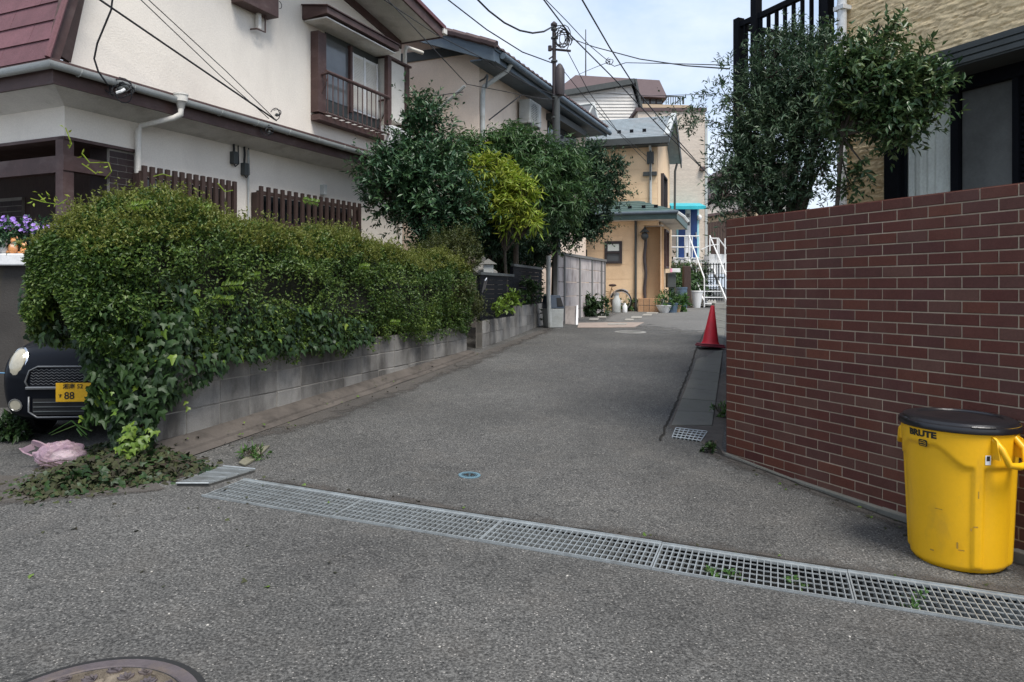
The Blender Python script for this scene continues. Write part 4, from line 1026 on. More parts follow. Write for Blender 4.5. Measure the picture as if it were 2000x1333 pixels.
bm = BM(); tube(bm, [H.pt(-vsn + .3, ez + .0, eo + .06), H.pt(hL + .5, ez - .05, eo + .06)], .075, 8); obj('gutter', bm, M['blue_grey'], ch, smooth=60)
bm = BM(); tube(bm, [H.pt(.25, ez - .05, eo + .05), H.pt(.25, ez - .2, eo - .05), H.pt(.06, ez - .55, .09), H.pt(.04, ez - .75, .07), H.pt(.04, .5, .07)], .055, 8); obj('downpipe', bm, M['pvc'], ch, smooth=60)
for x0, y0, x1, y1 in ((1070, 236, 1125, 290),):
    s0, z1 = H.hit(x0, y0, .02); s1 = H.hit(x1, y0, .02)[0]; 
    bm = BM(); H.box(bm, s0, s1, z1 - 1.2, z1, .002, .03); wn2 = obj('window', bm, M['glass'], ch)
    bm = BM(); H.box(bm, s0 - .1, s1 + .1, z1 + .001, z1 + .18, .002, .35); obj('hood', bm, M['dark_grey'], wn2)
# wall bracket for the cable and a short tube
s, z = H.hit(938, 160, .0)
br = obj('cable_bracket', (lambda bm: (tube(bm, [H.pt(.02, z, .0), H.pt(-.05, z + .02, .15), H.pt(-.22, z + .05, .3)], .02, 6), tube(bm, [H.pt(-.2, z + .04, .3), H.pt(-.24, z - .25, .28)], .025, 6), bm)[2])(BM()), M['dark_grey'], ch)
s, z = H.hit(1038, 222, .25)
aircon('air_conditioner', 'grey wall-hung air conditioner on the cream house above the trees', H.pt(s, z - .38, .22), (H.d.x, H.d.y), .8, .66, .3, M['pvc'])

# ================================================================== APRICOT HOUSE
OC = P(1287, 500, 23.8)
OF = Plane(OC, (-.955, .297), n=(-.297, -.955))       # front, s runs to the left
OS = Plane(OC, (.297, .955), n=(.955, -.297))         # side along the alley
gz = ground_z(OC.x, OC.y)
oh = thing('apricot_house', 'apricot-coloured house with green lower roof and grey slate upper roof at the bend', 'house', (OC.x, OC.y, gz))
def rect_minus(r, hs):
    out = [r]
    for h in hs:
        nxt = []
        for a0, a1, b0, b1 in out:
            c0, c1, d0, d1 = max(a0, h[0]), min(a1, h[1]), max(b0, h[2]), min(b1, h[3])
            if c0 >= c1 or d0 >= d1: nxt.append((a0, a1, b0, b1)); continue
            if a0 < c0: nxt.append((a0, c0, b0, b1))
            if c1 < a1: nxt.append((c1, a1, b0, b1))
            if b0 < d0: nxt.append((c0, c1, b0, d0))
            if d1 < b1: nxt.append((c0, c1, d1, b1))
        out = nxt
    return out
def boards(pl, s0, s1, z0, z1, h, m, par, holes=(), o=0.0, lmax=3.0):
    z = z0
    while z < z1 - .02:
        for a0, a1, b0, b1 in rect_minus((s0, s1, z, min(z + h, z1)), holes):
            if a1 - a0 < .03 or b1 - b0 < .02: continue
            bm = BM(); pl.box(bm, a0 + .002, a1 - .002, b0 + .004, b1 - .004, o - .012, o); obj('siding_board', bm, m, par)
        z += h
le = OF.hit(1240, 430)[1]                             # lower eave height
sl_, slr = OF.hit(1135, 480)[0], 0.0
w0 = OF.hit(1181, 472); w1 = OF.hit(1215, 515)
wr = (w1[0], w0[0], w1[1], w0[1])
ra_, rb_ = OF.hit(1257, 440)[0], OF.hit(1285.5, 440)[0]
fl = OF.hit(1270, 583)[1]
rt = OF.hit(1270, 440)[1]
rec = (rb_, ra_, fl, rt)
bm = BM(); OF.box(bm, ra_ + .001, sl_ + 2.5, gz - .2, le + .1, -.3, -.013); OF.box(bm, rb_, ra_, rt, le + .1, -.3, -.013); OF.box(bm, .003, sl_ + 2.4, gz - .2, le, -4.5, -.85); obj('wall', bm, M['orange'], oh)
boards(OF, 0.0, sl_ + 2.5, gz + .1, le + .05, .47, M['orange'], oh, [wr, rec])
bm = BM(); OF.box(bm, rb_ - .1, ra_, fl, rt, -.84, -.80); obj('porch_back', bm, M['orange_dark'], oh)
bm = BM(); OF.box(bm, rb_ - .099, ra_ - .0, rt - .001, rt + .03, -.84, -.3); obj('porch_ceiling', bm, M['soffit'], oh)
# side wall with its dark framed window
sw0 = OS.hit(1291, 455); sw1 = OS.hit(1303, 525)
q0 = OS.hit(1296, 470, .02); q1 = OS.hit(1306, 520, .02)
ww = (.95, 2.0, fl + 1.05, rt - .12)
bm = BM(); OS.box(bm, .85, 4.0, gz - .2, le + .1, -.3, -.013); obj('side_wall', bm, M['orange'], oh)
boards(OS, .55, 4.0, gz + .1, le + .05, .47, M['orange'], oh, [ww])
bm = BM(); OS.box(bm, ww[0], ww[1], ww[2], ww[3], -.012, -.005); wn = obj('window', bm, M['glass'], oh)
bm = BM()
for a in ((ww[0] - .05, ww[0] + .03, ww[2] - .05, ww[3] + .05), (ww[1] - .03, ww[1] + .05, ww[2] - .05, ww[3] + .05), (ww[0] + .031, ww[1] - .031, ww[3] - .02, ww[3] + .05), (ww[0] + .031, ww[1] - .031, ww[2] - .05, ww[2] + .02)): OS.box(bm, *a, -.004, .14)
obj('frame', bm, M['brown'], wn)
bm = BM(); OF.box(bm, wr[0], wr[1], wr[2], wr[3], -.0125, -.004); wn = obj('window', bm, M['glass_day'], oh)
bm = BM(); f_ = .07
for a in ((wr[0], wr[0] + f_, wr[2], wr[3]), (wr[1] - f_, wr[1], wr[2], wr[3]), (wr[0] + f_ + .001, wr[1] - f_ - .001, wr[3] - f_, wr[3]), (wr[0] + f_ + .001, wr[1] - f_ - .001, wr[2], wr[2] + f_), (wr[0] + f_ + .001, wr[1] - f_ - .001, (wr[2] + wr[3]) / 2 - .03, (wr[2] + wr[3]) / 2 + .03)): OF.box(bm, *a, -.003, .045)
obj('frame', bm, M['pole'], wn)
bm = BM(); OF.box(bm, wr[0] + .1, wr[1] - .1, (wr[2] + wr[3]) / 2 + .05, wr[3] - f_ - .02, -.0035, .002); obj('curtain', bm, M['curtain'], wn)
# second little window further left, and a white drain pipe
a0 = OF.hit(1138, 488); a1 = OF.hit(1147, 502); bm = BM(); OF.box(bm, a1[0], a0[0], a1[1] - .1, a0[1], .001, .02); obj('window', bm, M['glass'], oh)
s_, z_ = OF.hit(1132, 470); bm = BM(); tube(bm, [OF.pt(s_, le, .06), OF.pt(s_, gz, .06)], .05, 8); obj('downpipe', bm, M['pvc'], oh)
# downpipe, porch lamp and vine-covered post
s_ = OF.hit(1242, 500)[0]; bm = BM(); tube(bm, [OF.pt(s_, le + .05, .2), OF.pt(s_, le - .1, .06), OF.pt(s_, gz, .06)], .04, 8); obj('downpipe', bm, M['dark_grey'], oh)
s_ = OF.hit(1260, 500)[0]; bm = BM(); tube(bm, [OF.pt(s_ + .02 * math.sin(i), fl + (rt - .35 - fl) * i / 12, .03) for i in range(13)], .05, 7); obj('tubing', bm, M['pole'], oh)
z_ = OF.hit(1260, 462)[1]; bm = BM(); ell(bm, OF.pt(s_, z_, .1), .12, .12, .13); lathe(bm, [(.17, .12), (.05, .24), (.02, .3)], 10, Matrix.Translation(OF.pt(s_, z_, .1))); obj('porch_lamp', bm, M['dark_grey'], oh, smooth=True)
# lower hip roof
fz0, fz1 = OF.hit(1240, 430, .45)[1], OF.hit(1240, 415, .5)[1]
eL, eR = OF.hit(1150, 420, .5)[0] + 1.5, OF.hit(1322, 425, .5)[0]
bm = BM(); OF.box(bm, eR, eL, fz0, fz1, .44, .5); OF.box(bm, eR, eR + .06, fz0, fz1, -4.2, .439); obj('fascia', bm, M['green_roof'], oh)
bm = BM(); OF.box(bm, eR + .061, eL, fz0 + .005, fz0 + .03, -4, .439); obj('soffit', bm, M['soffit'], oh)
ht = OF.hit(1235, 393, -.9)
bm = BM(); nrow = 6
hipx = ht[1] - fz1
for i in range(nrow):
    t0, t1 = i / nrow, (i + 1) / nrow
    o0, o1 = .52 - 1.45 * t0, .52 - 1.45 * t1
    z0, z1 = fz1 + hipx * t0, fz1 + hipx * t1
    r0_, r1_ = eR - .02 + 1.4 * t0, eR - .02 + 1.4 * t1
    v = [OF.pt(r0_, z0 + .03, o0), OF.pt(eL, z0 + .03, o0), OF.pt(eL, z1 + .004, o1), OF.pt(r1_, z1 + .004, o1)]
    prism(bm, v, [p - Vector((0, 0, .03)) for p in v])
    v = [OF.pt(r0_, z0 + .03, o0), OF.pt(r1_, z1 + .004, o1), OF.pt(r1_, z1 + .004, -4), OF.pt(r0_, z0 + .03, -4)]
    prism(bm, v, [p - Vector((0, 0, .03)) for p in v])
rf = obj('roof', bm, M['green_roof'], oh)
for x in (1207, 1230, 1257, 1281):
    s_, z_ = OF.hit(x, 407, .1); bm = BM(); OF.box(bm, s_ - .06, s_ + .06, fz1 + .12, fz1 + .26, .08, .12); obj('snow_guard', bm, M['black_metal'], rf)
bm = BM(); tube(bm, [OF.pt(eR - .05, fz1 - .03, .56), OF.pt(eL, fz1 - .03, .56)], .055, 7); obj('gutter', bm, M['blue_grey'], oh, smooth=60)
p = OF.pt(eR - .03, fz1 - .06, .56); bm = BM(); tube(bm, [p, p + Vector((.2, -.0, -.14)), p + Vector((.32, .0, -.3))], .06, 7); obj('gutter_outlet', bm, M['pvc'], oh)
# upper storey
ub = -1.0
uc = OF.hit(1284, 350, ub)[0]; ue = OF.hit(1230, 284, ub + .4)[1]; ut = OF.hit(1230, 271, ub + .45)[1]
uL = uc + 5.2
up_d = 4.4
rz_ = OF.hit(1230, 232, ub - up_d / 2)[1]
bm = BM(); OF.box(bm, uc, uL, fz1, ue + .05, ub - .2, ub - .013)
prism(bm, [OF.pt(uc, z, o) for z, o in ((fz1, ub - .02), (fz1, ub - up_d), (ue, ub - up_d), (rz_ - .15, ub - up_d / 2), (ue, ub - .02))], [OF.pt(uc + .15, z, o) for z, o in ((fz1, ub - .02), (fz1, ub - up_d), (ue, ub - up_d), (rz_ - .15, ub - up_d / 2), (ue, ub - .02))])
OF.box(bm, uc + .16, uL, fz1, ue + .05, ub - up_d, ub - up_d + .2); obj('upper_wall', bm, M['orange'], oh)
boards(OF, uc, uL, fz1 + .1, ue + .03, .5, M['orange'], oh, o=ub)
USP = Plane(OF.pt(uc, 0, ub), OS.d, n=OS.n)
a0, a1 = 1.15, 2.5
bm = BM(); USP.box(bm, a0, a1, le + .6, le + 1.75, .003, .02); wn = obj('window', bm, M['glass'], oh)
bm = BM()
for q in ((a0 - .06, a0, le + .55, le + 1.8), (a1, a1 + .06, le + .55, le + 1.8), (a0 + .001, a1 - .001, le + 1.751, le + 1.8), (a0 + .001, a1 - .001, le + .55, le + .599)): USP.box(bm, *q, .003, .1)
obj('frame', bm, M['pole'], wn)
bm = BM(); USP.box(bm, a0 - .15, a1 + .15, le + .02, le + .5, .08, .3); obj('window_box', bm, M['pole'], wn)
# slate rows
bm = BM(); nr = 15; o_e = ub + .5; o_r = ub - up_d / 2
uR = uc - .38
for i in range(nr):
    t0, t1 = i / nr, (i + 1) / nr
    z0, z1 = ut + (rz_ - ut) * t0, ut + (rz_ - ut) * t1; o0, o1 = o_e + (o_r - o_e) * t0, o_e + (o_r - o_e) * t1
    v = [OF.pt(uR, z0 + .035, o0), OF.pt(uL, z0 + .035, o0), OF.pt(uL, z1 + .003, o1), OF.pt(uR, z1 + .003, o1)]
    prism(bm, v, [p - Vector((0, 0, .035)) for p in v])
sr = stuff(obj('slate_row', bm, M['slate'], oh))
bm = BM(); v = [OF.pt(uR, rz_, o_r), OF.pt(uL, rz_, o_r), OF.pt(uL, ut, ub - up_d - .5), OF.pt(uR, ut, ub - up_d - .5)]; prism(bm, v, [p - Vector((0, 0, .05)) for p in v]); obj('rear_roof', bm, M['slate'], oh)
for x in (1207.5, 1232, 1257):
    s_ = OF.hit(x, 266, ub + .1)[0]; t_ = .22; bm = BM(); OF.box(bm, s_ - .06, s_ + .06, ut + (rz_ - ut) * t_ + .02, ut + (rz_ - ut) * t_ + .13, o_e + (o_r - o_e) * t_ - .02, o_e + (o_r - o_e) * t_ + .02); obj('snow_guard', bm, M['black_metal'], oh)
bm = BM(); OF.box(bm, uR - .02, uL, ue - .0, ut - .001, o_e - .05, o_e + .03); obj('fascia', bm, M['dark_grey'], oh)
bm = BM(); OF.box(bm, uR, uL, ue - .03, ue - .001, ub + .001, o_e - .051); obj('soffit', bm, M['dark_grey'], oh)
bm = BM()
for (za, oa), (zb, ob) in (((ut, o_e), (rz_, o_r)), ((rz_, o_r), (ut, ub - up_d - .5))):
    hexa(bm, [OF.pt(s, z + dz, o) for dz in (-.22, .05) for s, z, o in ((uR - .05, za, oa), (uR - .005, za, oa), (uR - .005, zb, ob), (uR - .05, zb, ob))])
obj('barge_board', bm, M['dark_grey'], oh)
bm = BM()
for (za, oa), (zb, ob) in (((ut, o_e), (rz_, o_r)), ((rz_, o_r), (ut, ub - up_d - .5))):
    hexa(bm, [OF.pt(s, z + dz, o) for dz in (.051, .09) for s, z, o in ((uR - .06, za, oa), (uR + .12, za, oa), (uR + .12, zb, ob), (uR - .06, zb, ob))])
obj('verge_cap', bm, M['pvc'], oh)
bm = BM(); tube(bm, [OF.pt(uc + .22, ue, ub + .3), OF.pt(uc + .22, ue - .2, ub + .07), OF.pt(uc + .22, fz1 + .2, ub + .07)], .045, 7); obj('downpipe', bm, M['pvc'], oh)
p = OF.pt(uc - .1, ue + .1, ub - up_d + .1); bm = BM(); tube(bm, [p + Vector((.2, 0, 0)), p + Vector((.12, 0, -.3)), Vector((p.x + .1, p.y, fz1))], .045, 7); obj('downpipe', bm, M['dark_grey'], oh)
s_, z_ = OF.hit(1271, 300, ub + .05)
bm = BM(); OF.box(bm, s_ - .1, s_ + .12, z_ - .35, z_ + .05, ub + .001, ub + .12); OF.box(bm, s_ - .2, s_ + .25, z_ - .75, z_ - .62, ub + .001, ub + .1); OF.box(bm, s_ - .02, s_ + .02, z_ - .9, z_ + .1, ub + .121, ub + .15); obj('meter', bm, M['dark_grey'], oh)
# entrance steps of terracotta tile
st = thing('entrance_step', 'tan tiled entrance step block in front of the apricot house porch', 'step', OF.pt(.5, gz, .4))
s0_, s1_ = OF.hit(1291, 590, .5)[0], OF.hit(1246, 590, .5)[0]; zt_ = fl; zb_ = ground_z(OC.x, OC.y - .7)
bm = BM(); OF.box(bm, s0_, s1_, zb_ - .2, zt_ - .012, -.8, .48); obj('core', bm, M['concrete'], st)
for i in range(4):
    for j in range(2):
        a, b = s0_ + (s1_ - s0_) * i / 4, s0_ + (s1_ - s0_) * (i + 1) / 4; h = (zt_ - zb_) / 2
        bm = BM(); OF.box(bm, a + .008, b - .008, zb_ + j * h + .008, zb_ + (j + 1) * h - .008, .481, .50); obj('tile', bm, M['terracotta'], st)
for i in range(4):
    a, b = s0_ + (s1_ - s0_) * i / 4, s0_ + (s1_ - s0_) * (i + 1) / 4
    bm = BM(); OF.box(bm, a + .008, b - .008, zt_ - .011, zt_, -.2, .49); obj('tile', bm, M['terracotta'], st)

# ================================================================== BEIGE STONE-FACED HOUSE with the blue door
SF = Plane((0, 31.0), (1, 0), n=(0, -1))
x1, zt_ = SF.hit(1377, 218); x0 = SF.hit(1246, 300)[0]
sh = thing('stone_faced_house', 'tall beige stone-faced house with blue door and turquoise canopy', 'house', ((x0 + x1) / 2, 31, .9))
bm = BM(); box(bm, x0, x1, 31.0, 40, .5, zt_); obj('wall', bm, M['siding_stone'], sh)
bm = BM(); box(bm, x1 + .001, x1 + .1, 30.97, 31.1, .5, zt_ - .4); box(bm, x1 + .02, x1 + .1, 31.101, 39, zt_ - .6, zt_ - .45); obj('corner_trim', bm, M['pvc'], sh)
bm = BM(); box(bm, x0 - .1, x1 + .06, 30.93, 40, zt_ + .001, zt_ + .14); obj('parapet_cap', bm, M['brown_roof'], sh)
d0, dz1 = SF.hit(1325, 410); d1, dz0 = SF.hit(1361, 508)
bm = BM(); box(bm, d0 - .08, d1 + .08, 30.965, 30.999, dz0, dz1 + .08); fr = obj('door_frame', bm, M['teal_trim'], sh)
bm = BM(); box(bm, d0, d0 + .27, 30.93, 30.964, dz0, dz1); box(bm, d1 - .27, d1, 30.93, 30.964, dz0, dz1); dr = obj('door', bm, M['blue_door'], sh)
bm = BM(); box(bm, d0 + .28, d1 - .28, 30.925, 30.964, dz0, dz1); dp = obj('door_panel', bm, M['white_paint'], sh)
for z in (.88, .72, .1):
    bm = BM(); box(bm, (d0 + d1) / 2 - .07, (d0 + d1) / 2 + .07, 30.915, 30.9245, dz0 + (dz1 - dz0) * z - .08, dz0 + (dz1 - dz0) * z + .08); obj('door_light', bm, M['glass'], dp)
bm = BM(); tube(bm, [(d1 - .06, 30.9, dz0 + .9), (d1 - .06, 30.88, dz0 + 1.15)], .025, 6); obj('handle', bm, M['steel'], dr)
c0_, cz1_ = SF.hit(1311, 397, 1.0); c1_, cz0_ = SF.hit(1379, 409, 1.0)
bm = BM(); hexa(bm, [(c0_, 30.0, cz0_), (c1_, 30.0, cz0_), (c1_, 30.999, cz0_ + .22), (c0_, 30.999, cz0_ + .22), (c0_, 30.0, cz0_ + .13), (c1_, 30.0, cz0_ + .13), (c1_, 30.999, cz0_ + .36), (c0_, 30.999, cz0_ + .36)]); obj('canopy', bm, M['turq'], sh)
bm = BM(); a = SF.hit(1366, 425, .1); ell(bm, (a[0], 30.9, a[1]), .1, .09, .12); obj('wall_lamp', bm, M['white_paint'], sh, smooth=True)
a = SF.hit(1372, 330, .1); bm = BM(); box(bm, a[0] - .1, a[0] + .1, 30.8, 30.999, a[1] - .08, a[1] + .08); obj('flood_lamp', bm, M['brown'], sh)
# landing + stairs
ls = thing('outdoor_stairs', 'white metal stairs and landing rail leading up to the blue door', 'stairs', (7.4, 29.5, .85))
lz = dz0 - .03
bm = BM(); box(bm, d0 - .45, d1 + .2, 29.9, 30.9, lz - .12, lz); obj('landing', bm, M['white_paint'], ls)
rx0, rx1 = SF.hit(1309, 480, 1.1)[0], SF.hit(1366, 480, 1.1)[0]
for zz in (.95, .5, .05):
    bm = BM(); tube(bm, [(rx0, 29.9, lz + zz), (rx1, 29.9, lz + zz)], .025, 6); obj('rail', bm, M['white_paint'], ls)
for i in range(5):
    x = rx0 + (rx1 - rx0) * i / 4; bm = BM(); tube(bm, [(x, 29.9, lz), (x, 29.9, lz + .95)], .022, 6); obj('post', bm, M['white_paint'], ls)
for x in (d0 - .3, d1 + .1):
    bm = BM(); tube(bm, [(x, 29.95, lz - .12), (x, 29.95, .8)], .05, 6); obj('leg', bm, M['white_paint'], ls)
t0 = P(1366, 508, 29.7); t1 = P(1398, 588, 27.0); t1.z = ground_z(t1.x, t1.y) + .02; t0.z = lz
for dx in (-.42, .42):
    bm = BM(); a = t0 + Vector((dx, 0, 0)); b = t1 + Vector((dx, 0, 0)); hexa(bm, [a + Vector((-.02, 0, -.22)), a + Vector((.02, 0, -.22)), b + Vector((.02, 0, -.05)), b + Vector((-.02, 0, -.05)), a + Vector((-.02, 0, 0)), a + Vector((.02, 0, 0)), b + Vector((.02, 0, .2)), b + Vector((-.02, 0, .2))]); obj('stringer', bm, M['white_paint'], ls)
    bm = BM(); tube(bm, [a + Vector((0, 0, .95)), b + Vector((0, 0, 1.05))], .028, 6); tube(bm, [b + Vector((0, 0, 1.05)), b], .025, 6); tube(bm, [a + Vector((0, 0, .95)), a], .025, 6); m_ = a.lerp(b, .5); tube(bm, [m_ + Vector((0, 0, 1.0)), m_], .02, 6); obj('handrail', bm, M['white_paint'], ls)
for i in range(8):
    c = t0.lerp(t1, (i + .6) / 8.2); bm = BM(); box(bm, c.x - .4, c.x + .4, c.y - .16, c.y + .14, c.z - .03, c.z); obj('tread', bm, M['white_paint'], ls)
# second white railing and block at the right
rr = thing('white_railing', 'short white railing on a white block right of the stairs', 'railing', P(1400, 520, 29))
for x in (1386, 1401, 1404, 1416):
    a = P(x, 497, 29); bm = BM(); tube(bm, [a, a + Vector((0, 0, .62))], .025, 6); obj('post', bm, M['white_paint'], rr)
bm = BM(); tube(bm, [P(1386, 466, 29), P(1403, 466, 29), P(1420, 488, 29)], .025, 6); obj('rail', bm, M['white_paint'], rr); bm = BM(); tube(bm, [P(1370, 488, 29), P(1386, 480, 29), P(1403, 478, 29)], .02, 6); obj('rail', bm, M['white_paint'], rr)
a = P(1384, 520, 29.2); b = P(1420, 497, 29.2); bm = BM(); box(bm, a.x, b.x, 29.1, 29.9, a.z - .3, b.z); obj('block', bm, M['white_paint'], rr)
gt = thing('black_lattice_gate', 'black lattice gate beside the foot of the white stairs', 'gate', P(1395, 588, 28.2))
for i in range(9):
    a = P(1372 + i * 5.4, 588, 28.3); bm = BM(); tube(bm, [a, a + Vector((0, 0, 1.45))], .018, 4); obj('bar', bm, M['black_metal'], gt)
for z in (0.1, .5, .9, 1.4):
    a = P(1371, 588, 28.3); b = P(1416, 588, 28.3); bm = BM(); tube(bm, [a + Vector((0, 0, z)), b + Vector((0, 0, z))], .022, 4); obj('rail', bm, M['black_metal'], gt)
# ================================================================== WHITE CLAPBOARD HOUSE behind
KP = Plane((0, 34), (1, 0), n=(0, -1))
kx0, kz1 = KP.hit(1100, 180); kx1, kz2 = KP.hit(1233, 166); kx2, kzb = KP.hit(1249, 216); kx3 = KP.hit(1258, 222)[0]
kh = thing('clapboard_house', 'white clapboard house with slanting dark roof edge behind the apricot house', 'house', ((kx0 + kx1) / 2, 34, .9))
bm = BM(); prism(bm, [(kx0 - 3, 34.02, 1), (kx3, 34.02, 1), (kx3, 34.02, kzb), (kx2, 34.02, kzb), (kx1, 34.02, kz2), (kx0 - 3, 34.02, kz1 - .6)], [(kx0 - 3, 39, 1), (kx3, 39, 1), (kx3, 39, kzb), (kx2, 39, kzb), (kx1, 39, kz2), (kx0 - 3, 39, kz1 - .6)]); obj('wall', bm, M['siding_white'], kh)
z = kz1 - .05; 
nbd = 26; bh_ = (kz2 - 7.0) / nbd
for i in range(nbd):
    z0 = 7.0 + i * bh_; z1 = z0 + bh_
    e = kx3 - .02 if z1 < kzb else kx2 - .05 - (kx2 - kx1) * max(0, (z1 - kzb)) / (kz2 - kzb)
    if z1 > kz2 - .25: e = kx1 - .05
    s_e = kx0 - 2.9 if z1 < kz1 - .7 else kx0 + (kx1 - kx0) * max(0, (z1 - kz1 + .3)) / (kz2 - kz1 + .3)
    if s_e > e - .3: continue
    bm = BM(); hexa(bm, [(s_e, 33.96, z0), (e, 33.96, z0), (e, 34.0, z0), (s_e, 34.0, z0), (s_e, 33.995, z1), (e, 33.995, z1), (e, 34.01, z1), (s_e, 34.01, z1)]); obj('siding_board', bm, M['siding_white'], kh)
bm = BM(); prism(bm, [(kx0 - 3, 33.7, kz1 - .75), (kx1 + .1, 33.7, kz2 - .02), (kx1 + .1, 33.7, kz2 + .22), (kx0 - 3, 33.7, kz1 - .5)], [(kx0 - 3, 39, kz1 - .75), (kx1 + .1, 39, kz2 - .02), (kx1 + .1, 39, kz2 + .22), (kx0 - 3, 39, kz1 - .5)]); obj('roof', bm, M['dark_grey'], kh)
bm = BM(); hexa(bm, [(kx1 + .11, 33.7, kz2 + .2), (kx1 + .2, 33.7, kz2 + .2), (kx1 + .2, 39, kz2 + .2), (kx1 + .11, 39, kz2 + .2), (kx2 + .02, 33.7, kzb), (kx2 + .11, 33.7, kzb), (kx2 + .11, 39, kzb), (kx2 + .02, 39, kzb)]); obj('slanting_edge', bm, M['dark_grey'], kh)
# little glazed lean-to roof peeping over the tiles
q = P(1140, 232, 27.5)
gr_ = thing('glazed_dormer', 'small glazed dormer roof peeping over the cream house tiles', 'dormer', q)
a, b, c, d = P(1128, 206, 27.5), P(1160, 203, 27.5), P(1168, 232, 27.3), P(1145, 232, 27.3)
bm = BM(); prism(bm, [a, b, c, d], [p + Vector((0, .12, -.03)) for p in (a, b, c, d)]); obj('pane', bm, M['glass_day'], gr_)
bm = BM(); tube(bm, [a, b, c], .05, 5); tube(bm, [b, d], .05, 5); obj('frame', bm, M['pvc'], gr_)
bm = BM(); e_ = [P(1160, 203, 27.6), P(1168, 230, 27.4), P(1168, 300, 27.5), P(1128, 300, 27.5), P(1128, 210, 27.6)]; prism(bm, e_, [p + Vector((0, 1.5, 0)) for p in e_]); obj('wall', bm, M['siding_white'], gr_)
# ================================================================== BROWN-ROOFED APARTMENT BLOCK far behind
Yb = 46.0
bb = thing('apartment_block', 'far apartment block with dark brown roof and tan parapet against the sky', 'building', P(1220, 300, Yb))
def pp_(x, y, Y=Yb): return P(x, y, Y)
bm = BM(); v = [pp_(1092, 178), pp_(1100, 157), pp_(1126, 147), pp_(1286, 157), pp_(1304, 186), pp_(1304, 190)]
v2 = [p + Vector((0, 9, 0)) for p in v]; prism(bm, v, v2); 
bm.free(); bm = BM()
lo = [pp_(1080, 178), pp_(1304, 188)]; hi = [pp_(1124, 147, Yb + 2.5), pp_(1288, 157, Yb + 2.5)]
b0, b1, t0_, t1_ = lo[0], lo[1], hi[0], hi[1]
hexa(bm, [b0 - Vector((0, 0, .1)), b1 - Vector((0, 0, .1)), b1 + Vector((0, 9, -.1)), b0 + Vector((0, 9, -.1)), t0_, t1_, t1_ + Vector((0, 4, 0)), t0_ + Vector((0, 4, 0))]); obj('roof', bm, M['brown_roof'], bb)
bm = BM(); a, b = pp_(1085, 186), pp_(1298, 212); box(bm, a.x, b.x, Yb + .6, Yb + 9, b.z - 4, lo[1].z - .1); obj('top_storey', bm, M['brown_roof'], bb)
for x0_, x1_ in ((1249, 1256), (1258, 1268), (1271, 1280), (1283, 1293)):
    a, b = pp_(x0_, 203, Yb + .55), pp_(x1_, 188, Yb + .55); bm = BM(); box(bm, a.x, b.x, Yb + .54, Yb + .598, a.z, b.z); obj('window', bm, M['glass_day'], bb)
a, b = pp_(1238, 216), pp_(1352, 201); bm = BM(); v = [pp_(1200, 240), pp_(1362, 240), pp_(1360, 217), pp_(1348, 206), pp_(1200, 202)]; prism(bm, v, [p + Vector((0, 8, 0)) for p in v]); obj('parapet', bm, M['tan_render'], bb)
bm = BM(); v = [pp_(1248, 216, Yb - .6), pp_(1362, 219, Yb - .6), pp_(1362, 225, Yb - .6), pp_(1248, 225, Yb - .6)]; prism(bm, v, [p + Vector((0, .55, 0)) for p in v]); obj('ledge', bm, M['brown_roof'], bb)
bm = BM()
tube(bm, [pp_(1300, 188.5), pp_(1335, 189.5), pp_(1318, 203)], .05, 4); tube(bm, [pp_(1335, 189.5), pp_(1335, 204)], .05, 4)
for i in range(8): tube(bm, [pp_(1301 + i * 4.6, 189), pp_(1301 + i * 4.6, 204)], .03, 4)
obj('roof_railing', bm, M['dark_grey'], bb)
an = thing('antenna_mast', 'thin antenna mast standing on the brown apartment roof', 'antenna', pp_(1144, 152, Yb + 2.6)); bm = BM(); tube(bm, [pp_(1144, 160, Yb + 2.8), pp_(1144, 58, Yb + 2.8)], [.05, .03], 5); obj('mast', bm, M['dark_grey'], an)
# ================================================================== far houses in the gap on the right
fh = thing('far_white_house', 'far white house with brown tiled gable roof in the gap beside the bush', 'house', P(1405, 480, 40))
bm = BM(); v = [P(1381, 470, 40), P(1470, 470, 40), P(1470, 398, 40), P(1400, 390, 40), P(1381, 405, 40)]; prism(bm, v, [p + Vector((0, 6, 0)) for p in v]); obj('wall', bm, M['siding_white'], fh)
bm = BM(); v = [P(1376, 404, 39.6), P(1400, 381, 39.6), P(1480, 392, 39.6), P(1480, 386, 39.6), P(1399, 374, 39.6), P(1375, 398, 39.6)]; prism(bm, v, [p + Vector((0, 7, 0)) for p in v]); obj('roof', bm, M['brown_roof'], fh)
bm = BM(); v = [P(1372, 420, 37), P(1480, 404, 37), P(1480, 409, 37), P(1372, 425, 37)]; prism(bm, v, [p + Vector((0, 2.2, 0)) for p in v]); obj('lean_to_roof', bm, M['brown_roof'], fh)
bm = BM(); v = [P(1374, 480, 37.3), P(1480, 480, 37.3), P(1480, 412, 37.3), P(1374, 424, 37.3)]; prism(bm, v, [p + Vector((0, 2.5, 0)) for p in v]); obj('lean_to_wall', bm, M['tan_render'], fh)
f2 = thing('brown_gabled_house', 'far house with dull red-brown roof showing below the balcony behind the bush', 'house', P(1450, 420, 44))
bm = BM(); v = [P(1402, 345, 44), P(1440, 313, 44), P(1560, 320, 44), P(1560, 345, 44)]; prism(bm, v, [p + Vector((0, 8, 0)) for p in v]); obj('roof', bm, M['brown_roof'], f2)
bm = BM(); v = [P(1412, 500, 44.5), P(1560, 500, 44.5), P(1560, 345.5, 44.5), P(1412, 345.5, 44.5)]; prism(bm, v, [p + Vector((0, 6, 0)) for p in v]); obj('wall', bm, M['siding_white'], f2)
wf = thing('wooden_fence', 'weathered brown board fence right of the blue door', 'fence', P(1400, 470, 33))
